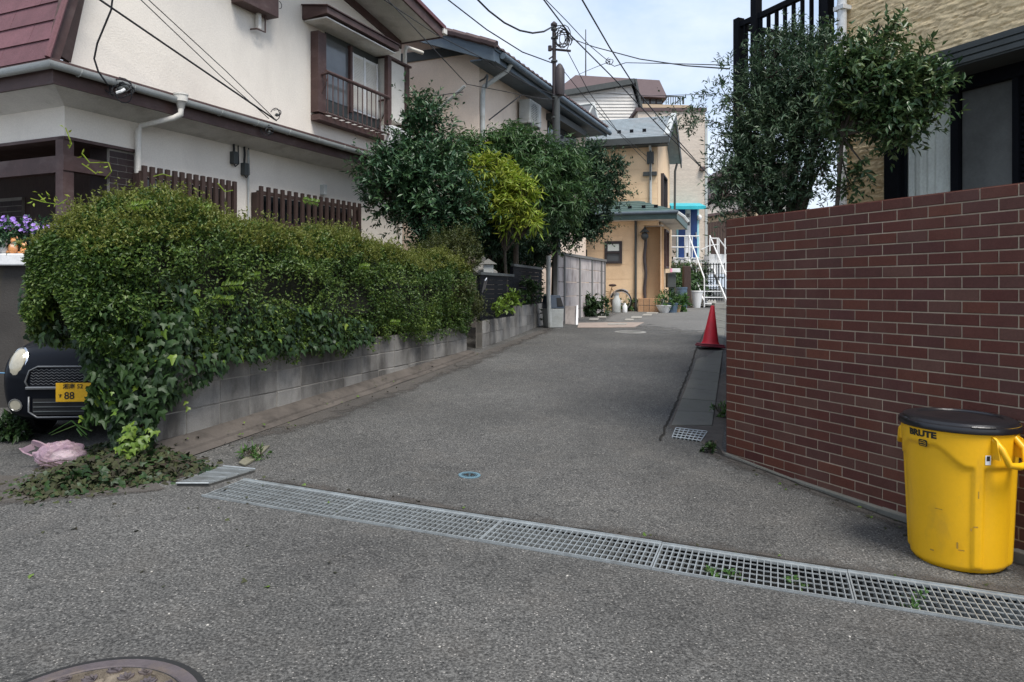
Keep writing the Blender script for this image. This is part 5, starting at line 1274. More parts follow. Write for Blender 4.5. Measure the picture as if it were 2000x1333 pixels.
for i in range(9):
    a = P(1378 + i * 5.2, 480, 33); b = P(1378 + (i + 1) * 5.2 - .5, 436 - i * .8, 33); bm = BM(); box(bm, a.x, b.x, 32.97, 33.0, a.z - 1, b.z); obj('board', bm, M['dark_wood'], wf)

# ================================================================== TAN HOUSE on the right behind the brick wall
RP = Plane((3.36, 7.6), (.45, -1), n=(-.911, -.41))
th = thing('tan_stone_house', 'tan stone-sided house with black window and balcony above the brick wall', 'house', (3.36, 7.6, .1))
S1, Z0, Z1 = 3.9, 1.6, 5.6
ns_, nz_ = 300, 460
gs_, gzz = np.meshgrid(np.linspace(0.0, S1, ns_), np.linspace(Z0, Z1, nz_), indexing='ij')
wz = gzz + .03 * (fbm(gs_ * 2.2, gzz * 2, 3, 5) - .5) * 2
row = np.floor(wz / .047); fr_ = wz / .047 - row
cl = np.floor((gs_ + vnoise(row, row * 0 + 3, 9) * .9) / (.22 + .2 * vnoise(row * 1.7, row * 0, 4)))
hgt = vnoise(row * 3.1 + 100, cl * 7.7 + 50, 2)
prof = np.clip(np.minimum(fr_ / .22, 1), 0, 1) * (1 - .55 * fr_)
crk = np.abs(fbm(gs_ * 5 + 9, wz * 30, 4, 31) - .5)
disp = .004 + .024 * prof * (.1 + .9 * hgt) + .016 * np.clip(crk / .06, 0, 1) + .016 * (fbm(gs_ * 22, gzz * 40, 3, 2) - .5)
_w = RP.hit(1735, 300, .08)[0]; _t = RP.hit(1868, 168, .1)[1]; disp = np.where((gs_ > _w + .01) & (gzz < _t + .12), .002, disp)
base = np.stack([RP.O.x + RP.d.x * gs_ + RP.n.x * disp, RP.O.y + RP.d.y * gs_ + RP.n.y * disp, gzz], -1).reshape(-1, 3) - np.array(th.location)
ii = np.arange(ns_ * nz_).reshape(ns_, nz_)
Fq = np.stack([ii[:-1, :-1], ii[1:, :-1], ii[1:, 1:], ii[:-1, 1:]], -1).reshape(-1, 4)
me = np_mesh('stone_siding', base, Fq, [M['tan_stone']]); o = bpy.data.objects.new('stone_siding', me); col.objects.link(o); o.parent = th
bm = BM(); RP.box(bm, .002, S1, 0, Z1 + 1.2, -6, -.004); obj('wall', bm, M['tan_stone'], th)
s_ = RP.hit(1646, 200, .08)[0]
bm = BM(); tube(bm, [RP.pt(s_, 5.6, .09), RP.pt(s_, .3, .09)], .045, 10); dp_ = obj('downpipe', bm, M['white_paint'], th, smooth=60)
for z in (2.3, 3.3, 4.3): 
    bm = BM(); RP.box(bm, s_ - .06, s_ + .06, z, z + .04, .01, .145); obj('pipe_clip', bm, M['white_paint'], dp_)
# window
wj0 = RP.hit(1735, 300, .08)[0]; wj1 = RP.hit(1763, 300, .08)[0]; wm0 = RP.hit(1862, 300, .08)[0]; wm1 = RP.hit(1877, 300, .08)[0]; wl0 = RP.hit(1984, 300, .08)[0]
wtop = RP.hit(1868, 168, .1)[1]; wbot = 1.75
bm = BM(); RP.box(bm, wj1 - .02, S1, wbot, wtop, .024, .03); wn = obj('window', bm, M['dark_grey'], th)
bm = BM(); RP.box(bm, wj0, wj1, wbot, wtop + .1, .024, .14); obj('frame', bm, M['black_metal'], wn)
bm = BM(); RP.box(bm, wj1 + .001, S1, wtop - .06, wtop + .1, .031, .14); RP.box(bm, wj1 + .001, S1, wbot - .08, wbot, .024, .14); obj('frame', bm, M['black_metal'], wn)
bm = BM(); RP.box(bm, wm0, wm1, wbot, wtop - .061, .06, .12); RP.box(bm, wj1, wj1 + .035, wbot, wtop - .061, .06, .1); obj('frame', bm, M['black_metal'], wn)
# curtain folds behind
bm = BM(); nf = 60; r_ = []
for i in range(nf + 1):
    s = wj1 + .02 + (wm0 - wj1) * i / nf; o_ = .040 + .005 * math.sin(i * .55 + .8 * math.sin(i * .21)) + .002 * math.sin(i * 1.3)
    r_.append([bm.verts.new(RP.pt(s, wbot, o_)), bm.verts.new(RP.pt(s, wtop - .02, o_ - .002))])
for a, b in zip(r_, r_[1:]): bm.faces.new((a[0], b[0], b[1], a[1]))
obj('curtain', bm, M['curtain'], wn, smooth='all')
screen_m = mat('insect_screen', (.12, .125, .12), .6, var=.35, nscale=2.5, bump=0, stain=(.2, .21, .2), stain_scale=(1.2, 1.2, 1.2), stain_amt=.5)
bm = BM(); RP.box(bm, wm1 + .012, wl0, wbot, wtop - .061, .075, .08); obj('screen', bm, screen_m, wn)
bm = BM(); RP.box(bm, wl0 + .001, wl0 + .05, wbot, wtop - .061, .06, .13); obj('frame', bm, M['black_metal'], wn)
bm = BM()
for i in range(26): RP.box(bm, wl0 + .055, S1, wbot + .03 + i * .05, wbot + .06 + i * .05, .05, .1)
stuff(obj('louvre', bm, M['black_metal'], wn))
# hood with ribbed black fascia
h0 = RP.hit(1797, 112, .42); 
ho = .46; hs0 = RP.hit(1798, 110, ho)[0]; hz1 = RP.hit(1798, 112, ho)[1]; 
bm = BM(); prism(bm, [RP.pt(hs0, z, o_) for z, o_ in ((hz1, ho), (hz1 - .17, ho), (hz1 - .17, .036), (hz1 + .06, .036))], [RP.pt(S1, z, o_) for z, o_ in ((hz1, ho), (hz1 - .17, ho), (hz1 - .17, .036), (hz1 + .06, .036))]); hd = obj('hood', bm, M['dark_grey'], th)
for i in range(3):
    bm = BM(); RP.box(bm, hs0, S1, hz1 - .155 + i * .052, hz1 - .118 + i * .052, ho + .001, ho + .014); obj('rib', bm, M['dark_grey'], hd)
bm = BM(); RP.box(bm, hs0 + .1, S1, wtop + .101, hz1 - .171, .03, .06); RP.box(bm, wj0, S1, wtop + .08, wtop + .1005, .141, .25); obj('head_panel', bm, M['brown'], hd)
# balcony
bo = .0
bs0 = RP.hit(1438, 150, bo)[0]; bs1 = RP.hit(1618, 60, bo)[0]
btop = RP.hit(1438, 46, bo)[1]; bbot = RP.hit(1440, 232, bo)[1]
bal = thing('balcony', 'black metal balcony with vertical bars on the end of the tan house', 'balcony', RP.pt(bs0, bbot, -.5))
bm = BM(); RP.box(bm, bs0, bs1 + .2, bbot - .12, bbot + .06, -1.6, -.02); obj('floor', bm, M['black_metal'], bal)
def rail_seg(a, b):
    a, b = Vector(a), Vector(b); n_ = max(2, int((b - a).length / .118))
    bm = BM(); u = (b - a).normalized(); 
    for z0_, z1_, hw in ((btop - .06, btop, .03), (bbot + .16, bbot + .2, .02), (btop - .5, btop - .47, .014)):
        sd_ = Vector((-u.y, u.x, 0)) * hw
        if hw == .014: continue
        hexa(bm, [p + Vector((0, 0, z - p.z)) for z in (z0_, z1_) for p in (a - sd_, b - sd_, b + sd_, a + sd_)]); obj('rail', bm, M['black_metal'], bal); bm = BM()
    for i in range(1, n_):
        p = a.lerp(b, i / n_); bm = BM(); box(bm, -.013, .013, -.02, .02, bbot + .2, btop - .06, Matrix.Translation((p.x, p.y, 0)) @ Matrix.Rotation(math.atan2(u.y, u.x), 4, 'Z')); obj('bar', bm, M['black_metal'], bal)
A_, B_ = RP.pt(bs0, btop, -.03), RP.pt(bs1, btop, -.03); C_ = RP.pt(bs0, btop, -1.55)
rail_seg(A_, B_); rail_seg(A_, C_)
for px_, ztop in ((1440, btop + .05), (1474, btop + 1.6), (1613, btop + 1.6)):
    s_ = RP.hit(px_, 150, 0)[0]; bm = BM(); RP.box(bm, s_ - .045, s_ + .045, bbot - .15, ztop, -.07, .025); obj('post', bm, M['black_metal'], bal)
bm = BM(); a = RP.pt(bs0, bbot, -.1); lathe(bm, [(.07, -.55), (.1, -.5), (.1, -.2), (.05, -.121)], 10, Matrix.Translation(a)); obj('hanging_lamp', bm, M['black_metal'], bal)

# ================================================================== VEGETATION
def unit(a): return a / np.maximum(np.linalg.norm(a, axis=-1, keepdims=True), 1e-9)
def rdir(n): return unit(rng.normal(size=(n, 3)))
def leaf_arrays(C, A, Nn, Ln, Wd, fold=.18, curl=.12):
    A = unit(A); S = unit(np.cross(A, Nn)); Nn = np.cross(S, A)
    Ln = np.broadcast_to(np.asarray(Ln, float).reshape(-1, 1), (len(C), 1)); Wd = np.broadcast_to(np.asarray(Wd, float).reshape(-1, 1), (len(C), 1))
    b = C; t = C + A * Ln - Nn * Ln * curl
    m = C + A * Ln * .48
    l_ = m - S * Wd * .5 + Nn * Wd * fold; r_ = m + S * Wd * .5 + Nn * Wd * fold
    V = np.stack([b, r_, t, l_], 1).reshape(-1, 3); k = np.arange(len(C)) * 4
    Fc = np.stack([np.stack([k, k + 1, k + 2], -1), np.stack([k, k + 2, k + 3], -1)], 1).reshape(-1, 3)
    return V, Fc
def leaf_obj(name, sets, mats, parent=None):
    Vs, Fs, Ms, off = [], [], [], 0
    for i, (V, Fc) in enumerate(sets):
        Vs.append(V); Fs.append(Fc + off); Ms.append(np.full(len(Fc), i)); off += len(V)
    V = np.concatenate(Vs)
    return link_np(name, np_mesh(name, V, np.concatenate(Fs), mats, np.concatenate(Ms)), parent)
def sprays(blobs, n, per, slen, L_, W_, up=.35, droop=0.0, shell=.5, spread=.8, jit=.35):
    """blobs (x,y,z,r[,flatten]) -> leaf arrays"""
    B = np.array([list(b) + [1.0] * (5 - len(b)) for b in blobs], float)
    wgt = B[:, 3] ** 2; bi = rng.choice(len(B), n, p=wgt / wgt.sum()); b = B[bi]
    d = rdir(n); rad = b[:, 3:4] * (shell + (1 - shell) * np.sqrt(rng.random((n, 1)))) 
    lump = .70 + .60 * fbm(d[:, 0] * 3 + bi * 7.3, d[:, 2] * 3 + d[:, 1] * 2.1, 3, 3)[:, None]
    c = b[:, :3] + d * rad * lump * np.stack([np.ones(n), np.ones(n), b[:, 4]], -1)
    ax = unit(d * .8 + np.array([0, 0, up]) + rdir(n) * .55)
    tt = rng.random((n, per, 1)); sl_ = slen * (.6 + .8 * rng.random((n, 1, 1))) * np.where(rng.random((n, 1, 1)) < .18, 1.9, 1.0)
    pos = c[:, None, :] + ax[:, None, :] * tt * sl_ + np.array([0, 0, -1]) * droop * (tt * sl_) ** 1.5
    side = rng.normal(size=(n, per, 3)); side -= (side * ax[:, None, :]).sum(-1, keepdims=True) * ax[:, None, :]; side = unit(side)
    la = unit(ax[:, None, :] * (1 - spread * .5) + side * spread + np.array([0, 0, -droop]) + rng.normal(size=(n, per, 3)) * .15)
    nn = unit(np.array([0, 0, 1.0]) + d[:, None, :] * .6 + rng.normal(size=(n, per, 3)) * jit)
    k = n * per
    return leaf_arrays(pos.reshape(k, 3), la.reshape(k, 3), nn.reshape(k, 3), L_ * (.5 + .85 * rng.random(k)), W_ * (.6 + .7 * rng.random(k))), c, ax
def pb(px, py, Y, rp, fl=1.0):
    q = P(px, py, Y); return (q.x, q.y, q.z, rp / F * Y, fl)
def tree(name, label, cat, base, blobs, m, n, per, slen, L_, W_, trunk_r=.05, fork=.55, twigs=260, extra=None, group=None, fork_pt=None, **kw):
    base = Vector(base); t = thing(name, label, cat, base, group); main = blobs
    if len(blobs) > 5:
        ex = []
        for b in blobs:
            for _ in range(3):
                d = Vector((random.gauss(0, 1), random.gauss(0, .7), random.gauss(.2, 1))).normalized(); k_ = random.uniform(.6, 1.02)
                ex.append((b[0] + d.x * b[3] * k_, b[1] + d.y * b[3] * k_, b[2] + d.z * b[3] * k_ * (b[4] if len(b) > 4 else 1), b[3] * random.uniform(.25, .5)))
        blobs = [tuple(list(b[:3]) + [b[3] * .76] + list(b[4:])) for b in blobs] + ex
    (V, Fc), c, ax = sprays(blobs, n, per, slen, L_, W_, **kw)
    sets, mats = [(V, Fc)], [m]
    if extra:
        (V2, F2), _, _ = sprays(extra['blobs'], extra['n'], extra['per'], extra.get('slen', slen), extra.get('L', L_), extra.get('W', W_), **extra.get('kw', {})); sets.append((V2, F2)); mats.append(extra['m'])
    leaf_obj('crown', sets, mats, t)
    cen = Vector(np.average(np.array([b[:3] for b in blobs]), axis=0, weights=[b[3] for b in blobs]))
    fk = base.lerp(Vector((base.x * .5 + cen.x * .5, base.y * .5 + cen.y * .5, cen.z)), fork)
    if fork_pt is not None: fk = Vector(fork_pt)
    bm = BM(); mid = base.lerp(fk, .5) + Vector((random.uniform(-.04, .04), 0, 0)); tube(bm, [base - Vector((0, 0, .2)), base + Vector((0, 0, .02)), mid, fk], [trunk_r * 1.35, trunk_r * 1.15, trunk_r * .9, trunk_r * .75], 8); obj('trunk', bm, M['trunk'], t, smooth=True)
    for b in main:
        bc = Vector(b[:3]); bm = BM(); k = fk.lerp(bc, .5) + Vector((random.uniform(-.1, .1), random.uniform(-.05, .05), .08)); tube(bm, [fk, k, bc], [trunk_r * .6, trunk_r * .4, trunk_r * .22], 6); obj('limb', bm, M['trunk'], t, smooth=True)
    bm = BM(); idx = rng.choice(len(c), min(twigs, len(c)), replace=False)
    Bc = np.array([b[:3] for b in blobs])
    for i in idx:
        e = c[i]; j = np.argmin(((Bc - e) ** 2).sum(-1)); s0_ = Vector(Bc[j]).lerp(Vector(e), .15); tube(bm, [s0_, Vector(e) * .55 + s0_ * .45 + Vector((0, 0, .03)), Vector(e) + Vector(ax[i]) * slen * .8], [trunk_r * .18, trunk_r * .13, .002], 3, cap=False)
    stuff(obj('twigs', bm, M['twig'], t)); return t

# ------------------------------------------------------------------ the long hedge
hg = thing('hedge', 'long overgrown clipped hedge on the grey block wall', 'hedge', BWP.pt(2, BT, -.3))
s_lo, s_hi = -.55, BWL + .05
def hedge_surface(s, th, k):
    """s along, th angle (0 = road side, 90 = top), k depth factor"""
    near = np.clip((.55 - s) / 1.17, 0, 1); endf = np.sqrt(np.clip(1 - near ** 2.4, 0, 1))
    far = np.clip((s - (BWL - .35)) / .45, 0, 1); endf = endf * np.sqrt(np.clip(1 - far ** 3, 0, 1))
    wid = .48 + 0 * s
    oc = -.335 + 0 * s
    zc = 1.52; bup = 2.20 - zc - .035 * s + .05 * np.sin(s * 2.3 + .4) + .05 * np.sin(s * 4.9); bdn = .86 + .02 * s
    ct, st_ = np.cos(th), np.sin(th)
    cx_ = np.sign(ct) * np.abs(ct) ** np.where(st_ < 0, .45, .72); sz_ = np.sign(st_) * np.abs(st_) ** .8
    lump = 1 + .20 * (fbm(s * 1.5 + 5, th * 2.0, 3, 7) - .5) * 2 + .15 * (fbm(s * 5.5, th * 5, 2, 8) - .5) * 2
    rr = lump * k * (.35 + .65 * endf)
    o_ = oc + wid * cx_ * rr; z_ = zc + np.where(sz_ > 0, bup, bdn) * sz_ * rr * np.where(sz_ > 0, .96, 1.0)
    z_ = np.maximum(z_, .74 + .1 * (fbm(s * 5, th * 3, 2, 3) - .5))
    return s, o_, z_
def bwp_np(s, o_, z_):
    return np.stack([BWP.O.x + BWP.d.x * s + BWP.n.x * o_, BWP.O.y + BWP.d.y * s + BWP.n.y * o_, z_], -1)
def hedge_pts(n, tlo=-50, thi=215, k0=.70, slo=s_lo, shi=s_hi, pw=1.0):
    s = slo + (shi - slo) * rng.random(n) ** pw; th = np.radians(tlo + (thi - tlo) * rng.random(n)); k = 1 - (1 - k0) * rng.random(n) ** 1.8
    p = bwp_np(*hedge_surface(s, th, k)); e = 1e-2
    q = bwp_np(*hedge_surface(s, th, k + .05)); nn = unit(q - p); return p, nn, s, th
n1 = 175000
p, nn, s, th = hedge_pts(n1, pw=1.12)
hole = fbm(s * 3.1 + 20, th * 3.4, 3, 21) + .25 * (np.sin(th) > .75); kp_ = (hole > .455) | (rng.random(n1) < .22); p, nn, s, th = p[kp_], nn[kp_], s[kp_], th[kp_]; n1 = len(p)
A = unit(nn * .55 + np.array([0, 0, .25]) + rng.normal(size=p.shape) * .75); Nv = unit(nn + np.array([0, 0, .5]) + rng.normal(size=p.shape) * .55)
set1 = leaf_arrays(p, A, Nv, .020 + .034 * rng.random(n1) ** 1.4, .010 + .016 * rng.random(n1) ** 1.4)
# end cap towards the street
n2 = 30000
u = rng.random(n2); th2 = np.radians(-50 + 265 * rng.random(n2)); p2 = bwp_np(*hedge_surface(s_lo + .55 * u ** 2, th2, np.sqrt(rng.random(n2))))
A2 = unit(np.array([-.3, -.8, .2]) * .5 + rng.normal(size=p2.shape) * .8); N2 = unit(np.array([-.2, -.9, .5]) + rng.normal(size=p2.shape) * .5)
set2 = leaf_arrays(p2, A2, N2, .028 + .026 * rng.random(n2), .014 + .013 * rng.random(n2))
V, Fc = np.concatenate([set1[0], set2[0]]), np.concatenate([set1[1], set2[1] + len(set1[0])])
# fresh shoots on the crest
n3 = 4600; p3, nn3, _, _ = hedge_pts(n3, 25, 165, .97); per = 9
ax = unit(nn3 * .5 + np.array([0, 0, .8]) + rng.normal(size=p3.shape) * .4); tt = rng.random((n3, per, 1)); sl3 = .05 + .13 * rng.random((n3, 1, 1)) ** 2
pos = (p3[:, None] + ax[:, None] * tt * sl3).reshape(-1, 3); la = unit(ax[:, None] * .6 + rng.normal(size=(n3, per, 3)) * .6).reshape(-1, 3)
set3 = leaf_arrays(pos, la, unit(rng.normal(size=pos.shape) * .5 + np.array([0, 0, 1])), .02 + .02 * rng.random(len(pos)), .010 + .008 * rng.random(len(pos)))
stuff(leaf_obj('leaves', [(V, Fc), set3], [M['hedge'], M['hedge_new']], hg))
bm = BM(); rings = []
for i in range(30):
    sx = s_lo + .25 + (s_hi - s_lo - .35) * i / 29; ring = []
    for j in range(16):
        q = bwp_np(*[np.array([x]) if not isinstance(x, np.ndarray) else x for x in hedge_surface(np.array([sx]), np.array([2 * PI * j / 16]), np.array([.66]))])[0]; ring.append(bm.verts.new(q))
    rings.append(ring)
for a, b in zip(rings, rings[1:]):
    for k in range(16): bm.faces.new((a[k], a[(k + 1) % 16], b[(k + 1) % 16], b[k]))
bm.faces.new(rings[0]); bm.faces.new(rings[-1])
obj('shade_core', bm, M['core'], hg)  # closed shell, blocks the view through; shade of the hollows put into its colour
bm = BM()
for i in range(14):
    sx = .1 + i * .45; tube(bm, [BWP.pt(sx, .7, -.4), BWP.pt(sx + .1, 1.3, -.3 - .1 * (i % 2)), BWP.pt(sx, 1.9, -.35)], [.03, .022, .01], 5)
obj('stem', bm, M['trunk'], hg)
# bright fronds sticking out of the front
bm_sets = []
for (px, py, ln) in ((245, 405, .16), (345, 400, .28), (365, 420, .2), (265, 440, .3), (590, 390, .2), (430, 560, .2), (410, 585, .2), (470, 545, .18), (520, 470, .2), (700, 520, .15), (760, 630, .16)):
    # place on road side surface
    o_ = .14; ss_, zz_ = BWP.hit(px, py, o_ - .1 * (zz_ > 1.9 if False else 0)); 
    if zz_ > 1.9: o_ = -.1; ss_, zz_ = BWP.hit(px, py, o_)
    base_ = np.array(BWP.pt(ss_, zz_, o_)); dr_ = unit(np.array([BWP.d.x * .9 + BWP.n.x * .4, BWP.d.y * .9, .25 * random.uniform(-.5, 1)]))
    kk_ = 26; t_ = np.linspace(0, 1, kk_)[:, None]; pos = base_ + dr_ * t_ * ln; sd_ = np.where(np.arange(kk_) % 2, 1, -1)[:, None] * np.array([0, 0, 1.0])
    bm_sets.append(leaf_arrays(pos, dr_ * .6 + sd_ * .8 + rng.normal(size=pos.shape) * .1, np.tile([BWP.n.x, BWP.n.y, .4], (kk_, 1)) + rng.normal(size=pos.shape) * .2, np.full(kk_, .055), np.full(kk_, .022)))
off = 0; VV, FF = [], []
for V_, F_ in bm_sets: VV.append(V_); FF.append(F_ + off); off += len(V_)
stuff(leaf_obj('fern_fronds', [(np.concatenate(VV), np.concatenate(FF))], [M['ivy_new']], hg))

# ------------------------------------------------------------------ ivy on the street end of hedge and wall
iv = thing('ivy', 'ivy hanging over the street end of the block wall and hedge', 'ivy', BWP.pt(0, .3, .05))
def ivy_mesh(seed, m):
    r = random.Random(seed)
    out = [(0, -.02), (-.30, -.12), (-.52, .22), (-.24, .38), (-.05, 1.0), (.05, 1.0), (.24, .38), (.52, .22), (.30, -.12)]
    bm = BM(); c = bm.verts.new((0, .28, .05)); vs_ = [bm.verts.new((x * (1 + r.uniform(-.12, .12)), y, -.10 * abs(x) - .12 * y * y + r.uniform(-.02, .02))) for x, y in out]
    for i in range(len(vs_)): bm.faces.new((c, vs_[i], vs_[(i + 1) % len(vs_)]))
    me = bpy.data.meshes.new('leaf'); bm.to_mesh(me); bm.free(); me.materials.append(m); return me
ivm = [ivy_mesh(i, M['ivy']) for i in range(4)] + [ivy_mesh(9, M['ivy_new'])]
def ivy_at():
    """random point of the ivy: (pos, outward normal)"""
    r = random.random()
    if r < .50:      # road face of the hedge, lower half, thinning along the wall
        s = -.4 + 3.6 * random.random() ** 1.9; zmax = 1.6 - .16 * s; zlo = .50 + .36 * min(1, max(0, s) / .8)
        z = zlo + (zmax - zlo) * random.random() ** 1.3
        bulge = .13 + .09 * mnoise.noise(Vector((s * 3, z * 3, 0)))
        if z < .9: bulge = .05 + .12 * max(0, (z - .5) / .4)
        e = max(0, .2 - s); o_ = bulge - .75 * e * e
        return BWP.pt(s, z, o_ + random.uniform(-.05, .03)), Vector((BWP.n.x, BWP.n.y, .35))
    if r < .85:      # curtain round the end of the wall down to the ground
        z = .16 + 1.15 * random.random(); t = (z - .16) / 1.15
        x0, x1 = (214 - 85 * t if t > .3 else 226 - 50 * t), 285 + 90 * t
        px = x0 + (x1 - x0) * random.random(); Yq = 5.72 + .25 * random.random() - .12 * math.sin(t * 3)
        q = P(px, 600, Yq); return Vector((q.x, q.y, z)), Vector((-.1, -1, .4))
    s = -.5 + .4 * random.random(); z = 1.1 + .6 * random.random(); o_ = -.8 + .85 * random.random()
    q = BWP.pt(s, z, o_); return q, Vector((-.5, -.9, .3))
def ivy_xf(p, nrm, sc):
    nrm = (nrm.normalized() + Vector((random.gauss(0, .38), random.gauss(0, .38), random.gauss(0, .3)))).normalized()
    dn = Vector((random.gauss(0, .45), random.gauss(0, .45), -.8)); dn = (dn - nrm * dn.dot(nrm)).normalized(); sx = dn.cross(nrm)
    return Matrix.Translation(p) @ Matrix((sx, dn, nrm)).transposed().to_4x4() @ Matrix.Scale(sc, 4)
big = []
for i in range(3300):
    p_, n_ = ivy_at(); sc = random.uniform(.045, .085); big.append((sc / p_.y, p_, n_, sc))
big.sort(key=lambda a: -a[0])
for i, (_, p_, n_, sc) in enumerate(big[:290]):
    inst('leaf', random.choice(ivm[:4] if random.random() < .96 else ivm[4:]), iv, ivy_xf(p_, n_, sc))
def join_ivy(items, mats):
    tmpl = [np.array([v.co[:] for v in m.vertices]) for m in ivm]; tf = [np.array([p.vertices[:] for p in m.polygons]) for m in ivm]
    Vs, Fs, Mi, off = [], [], [], 0
    for X_, k, mi in items:
        a = np.array(X_); Vs.append(tmpl[k] @ a[:3, :3].T + a[:3, 3]); Fs.append(tf[k] + off); off += len(tmpl[k]); Mi.append(np.full(len(tf[k]), mi))
    return np.concatenate(Vs), np.concatenate(Fs), mats, np.concatenate(Mi)
its = []
for _, p_, n_, sc in big[290:]:
    y = random.random() < .035; its.append((ivy_xf(p_, n_, sc), random.randrange(4), 1 if y else 0))
stuff(link_np('leaf', np_mesh('leaf', *join_ivy(its, [M['ivy'], M['ivy_new']])), iv))
# bright young runners
its = []
for (x0, y0, x1, y1, n_) in ((318, 752, 368, 792, 7), (300, 735, 318, 752, 6), (265, 830, 225, 880, 26), (280, 860, 235, 895, 26), (300, 835, 262, 870, 12), (190, 730, 230, 800, 10), (330, 720, 360, 700, 6), (560, 640, 600, 620, 5)):
    for i in range(n_):
        t = i / max(1, n_ - 1); s_, z_ = BWP.hit(x0 + (x1 - x0) * t + random.uniform(-9, 9), y0 + (y1 - y0) * t + random.uniform(-7, 7), .06)
        q = BWP.pt(s_, max(z_, .2), .06 + random.random() * .05)
        if x1 < 280: q = P(x0 + (x1 - x0) * t + random.uniform(-12, 12), y0 + (y1 - y0) * t + random.uniform(-8, 8), 5.55 + random.uniform(-.03, .08)); q.z = max(q.z, .19)
        its.append((ivy_xf(q, Vector((.3, -1, .7)), random.uniform(.03, .06)), random.randrange(4), 0))
stuff(link_np('young_runner', np_mesh('young_runner', *join_ivy(its, [M['ivy_new']])), iv))
bm = BM()
for i in range(9):
    x = 215 + i * 9; a = P(x, 660, 5.95); b = P(230 + i * 7, 880, 5.7); b.z = .12; tube(bm, [a, a.lerp(b, .5) + Vector((random.uniform(-.06, .06), -.05, 0)), b], .012, 4)
obj('stem', bm, M['twig'], iv)
# withered ivy heaped on the ground
def gp(px, py): return G(px, py)
poly = [(25, 968), (60, 938), (150, 905), (185, 872), (270, 868), (330, 872), (395, 905), (412, 918), (350, 935), (200, 962), (80, 978)]
pw_ = [Vector(gp(x, y)[:2]) for x, y in poly]
def inpoly(x, y, q):
    c = False; j = len(q) - 1
    for i in range(len(q)):
        if (q[i].y > y) != (q[j].y > y) and x < (q[j].x - q[i].x) * (y - q[i].y) / (q[j].y - q[i].y) + q[i].x: c = not c
        j = i
    return c
xs_ = [q.x for q in pw_]; ys_ = [q.y for q in pw_]; its = []
def edge_d(x, y):
    d = 9
    for i in range(len(pw_)):
        a, b = pw_[i], pw_[(i + 1) % len(pw_)]; ab = b - a; t = max(0, min(1, (Vector((x, y)) - a).dot(ab) / ab.dot(ab))); d = min(d, (Vector((x, y)) - a - ab * t).length)
    return d
while len(its) < 2900:
    x, y = random.uniform(min(xs_) - .12, max(xs_) + .12), random.uniform(min(ys_) - .12, max(ys_) + .1)
    ins = inpoly(x, y, pw_)
    if not ins and (random.random() < .8 or edge_d(x, y) > .16 * random.random()): continue
    h = min(.10, .5 * edge_d(x, y)) if ins else .004 * (.6 + .8 * (mnoise.noise(Vector((x * 4, y * 4, 0))) * .5 + .5))
    z = ground_z(x, y) + .008 + h * random.random() ** .6
    g_ = random.random(); its.append((ivy_xf(Vector((x, y, z)), Vector((random.gauss(0, .8), random.gauss(0, .7) - .4, .9)), random.uniform(.035, .065)), random.randrange(4), 0 if g_ < .70 else 1))
wi = link_np('withered_ivy', np_mesh('withered_ivy', *join_ivy(its, [M['ivy_dead'], M['ivy']])))
tag(wi, 'heap of cut withered ivy lying on the road between bag and old grating', 'ivy heap', kind='stuff')
bm = BM()
for i in range(26):
    a_ = random.uniform(0, 6.3); k_ = random.random() ** .5; cx_ = -2.85 + .5 * k_ * math.cos(a_); cy_ = 5.42 + .26 * k_ * math.sin(a_); th_ = random.gauss(.2, .7)
    tube(bm, [(cx_ + (j - 2) * .09 * math.cos(th_), cy_ + (j - 2) * .05 * math.sin(th_), ground_z(cx_, cy_) + .05 + .03 * math.sin(j * 1.3 + i)) for j in range(5)], .004, 4)
stuff(obj('stem', bm, M['twig'], wi))
bm = BM(); c_ = bm.verts.new((sum(xs_) / len(xs_), sum(ys_) / len(ys_), ground_z(-2.8, 5.5) + .03)); vv = [bm.verts.new((q.x, q.y, ground_z(q.x, q.y) + .004)) for q in pw_]
for i in range(len(vv)): bm.faces.new((c_, vv[i], vv[(i + 1) % len(vv)]))
struct(obj('leaf_litter', bm, M['soil']))
# conifer shrub at the alley end of the hedge
cb = [pb(890, 520, 12.0, 42), pb(880, 590, 11.7, 44), pb(905, 600, 12.1, 40), pb(860, 620, 11.4, 30), pb(870, 480, 11.9, 30), pb(905, 470, 12.2, 22), pb(840, 500, 11.5, 30)]
tree('conifer_shrub', 'yellow-green conifer shrub at the alley end of the hedge', 'shrub', (BWP.pt(BWL - .35, .8, -.35)), cb, M['conifer'], 2600, 14, .13, .045, .012, trunk_r=.04, twigs=60, up=.8, shell=.55)

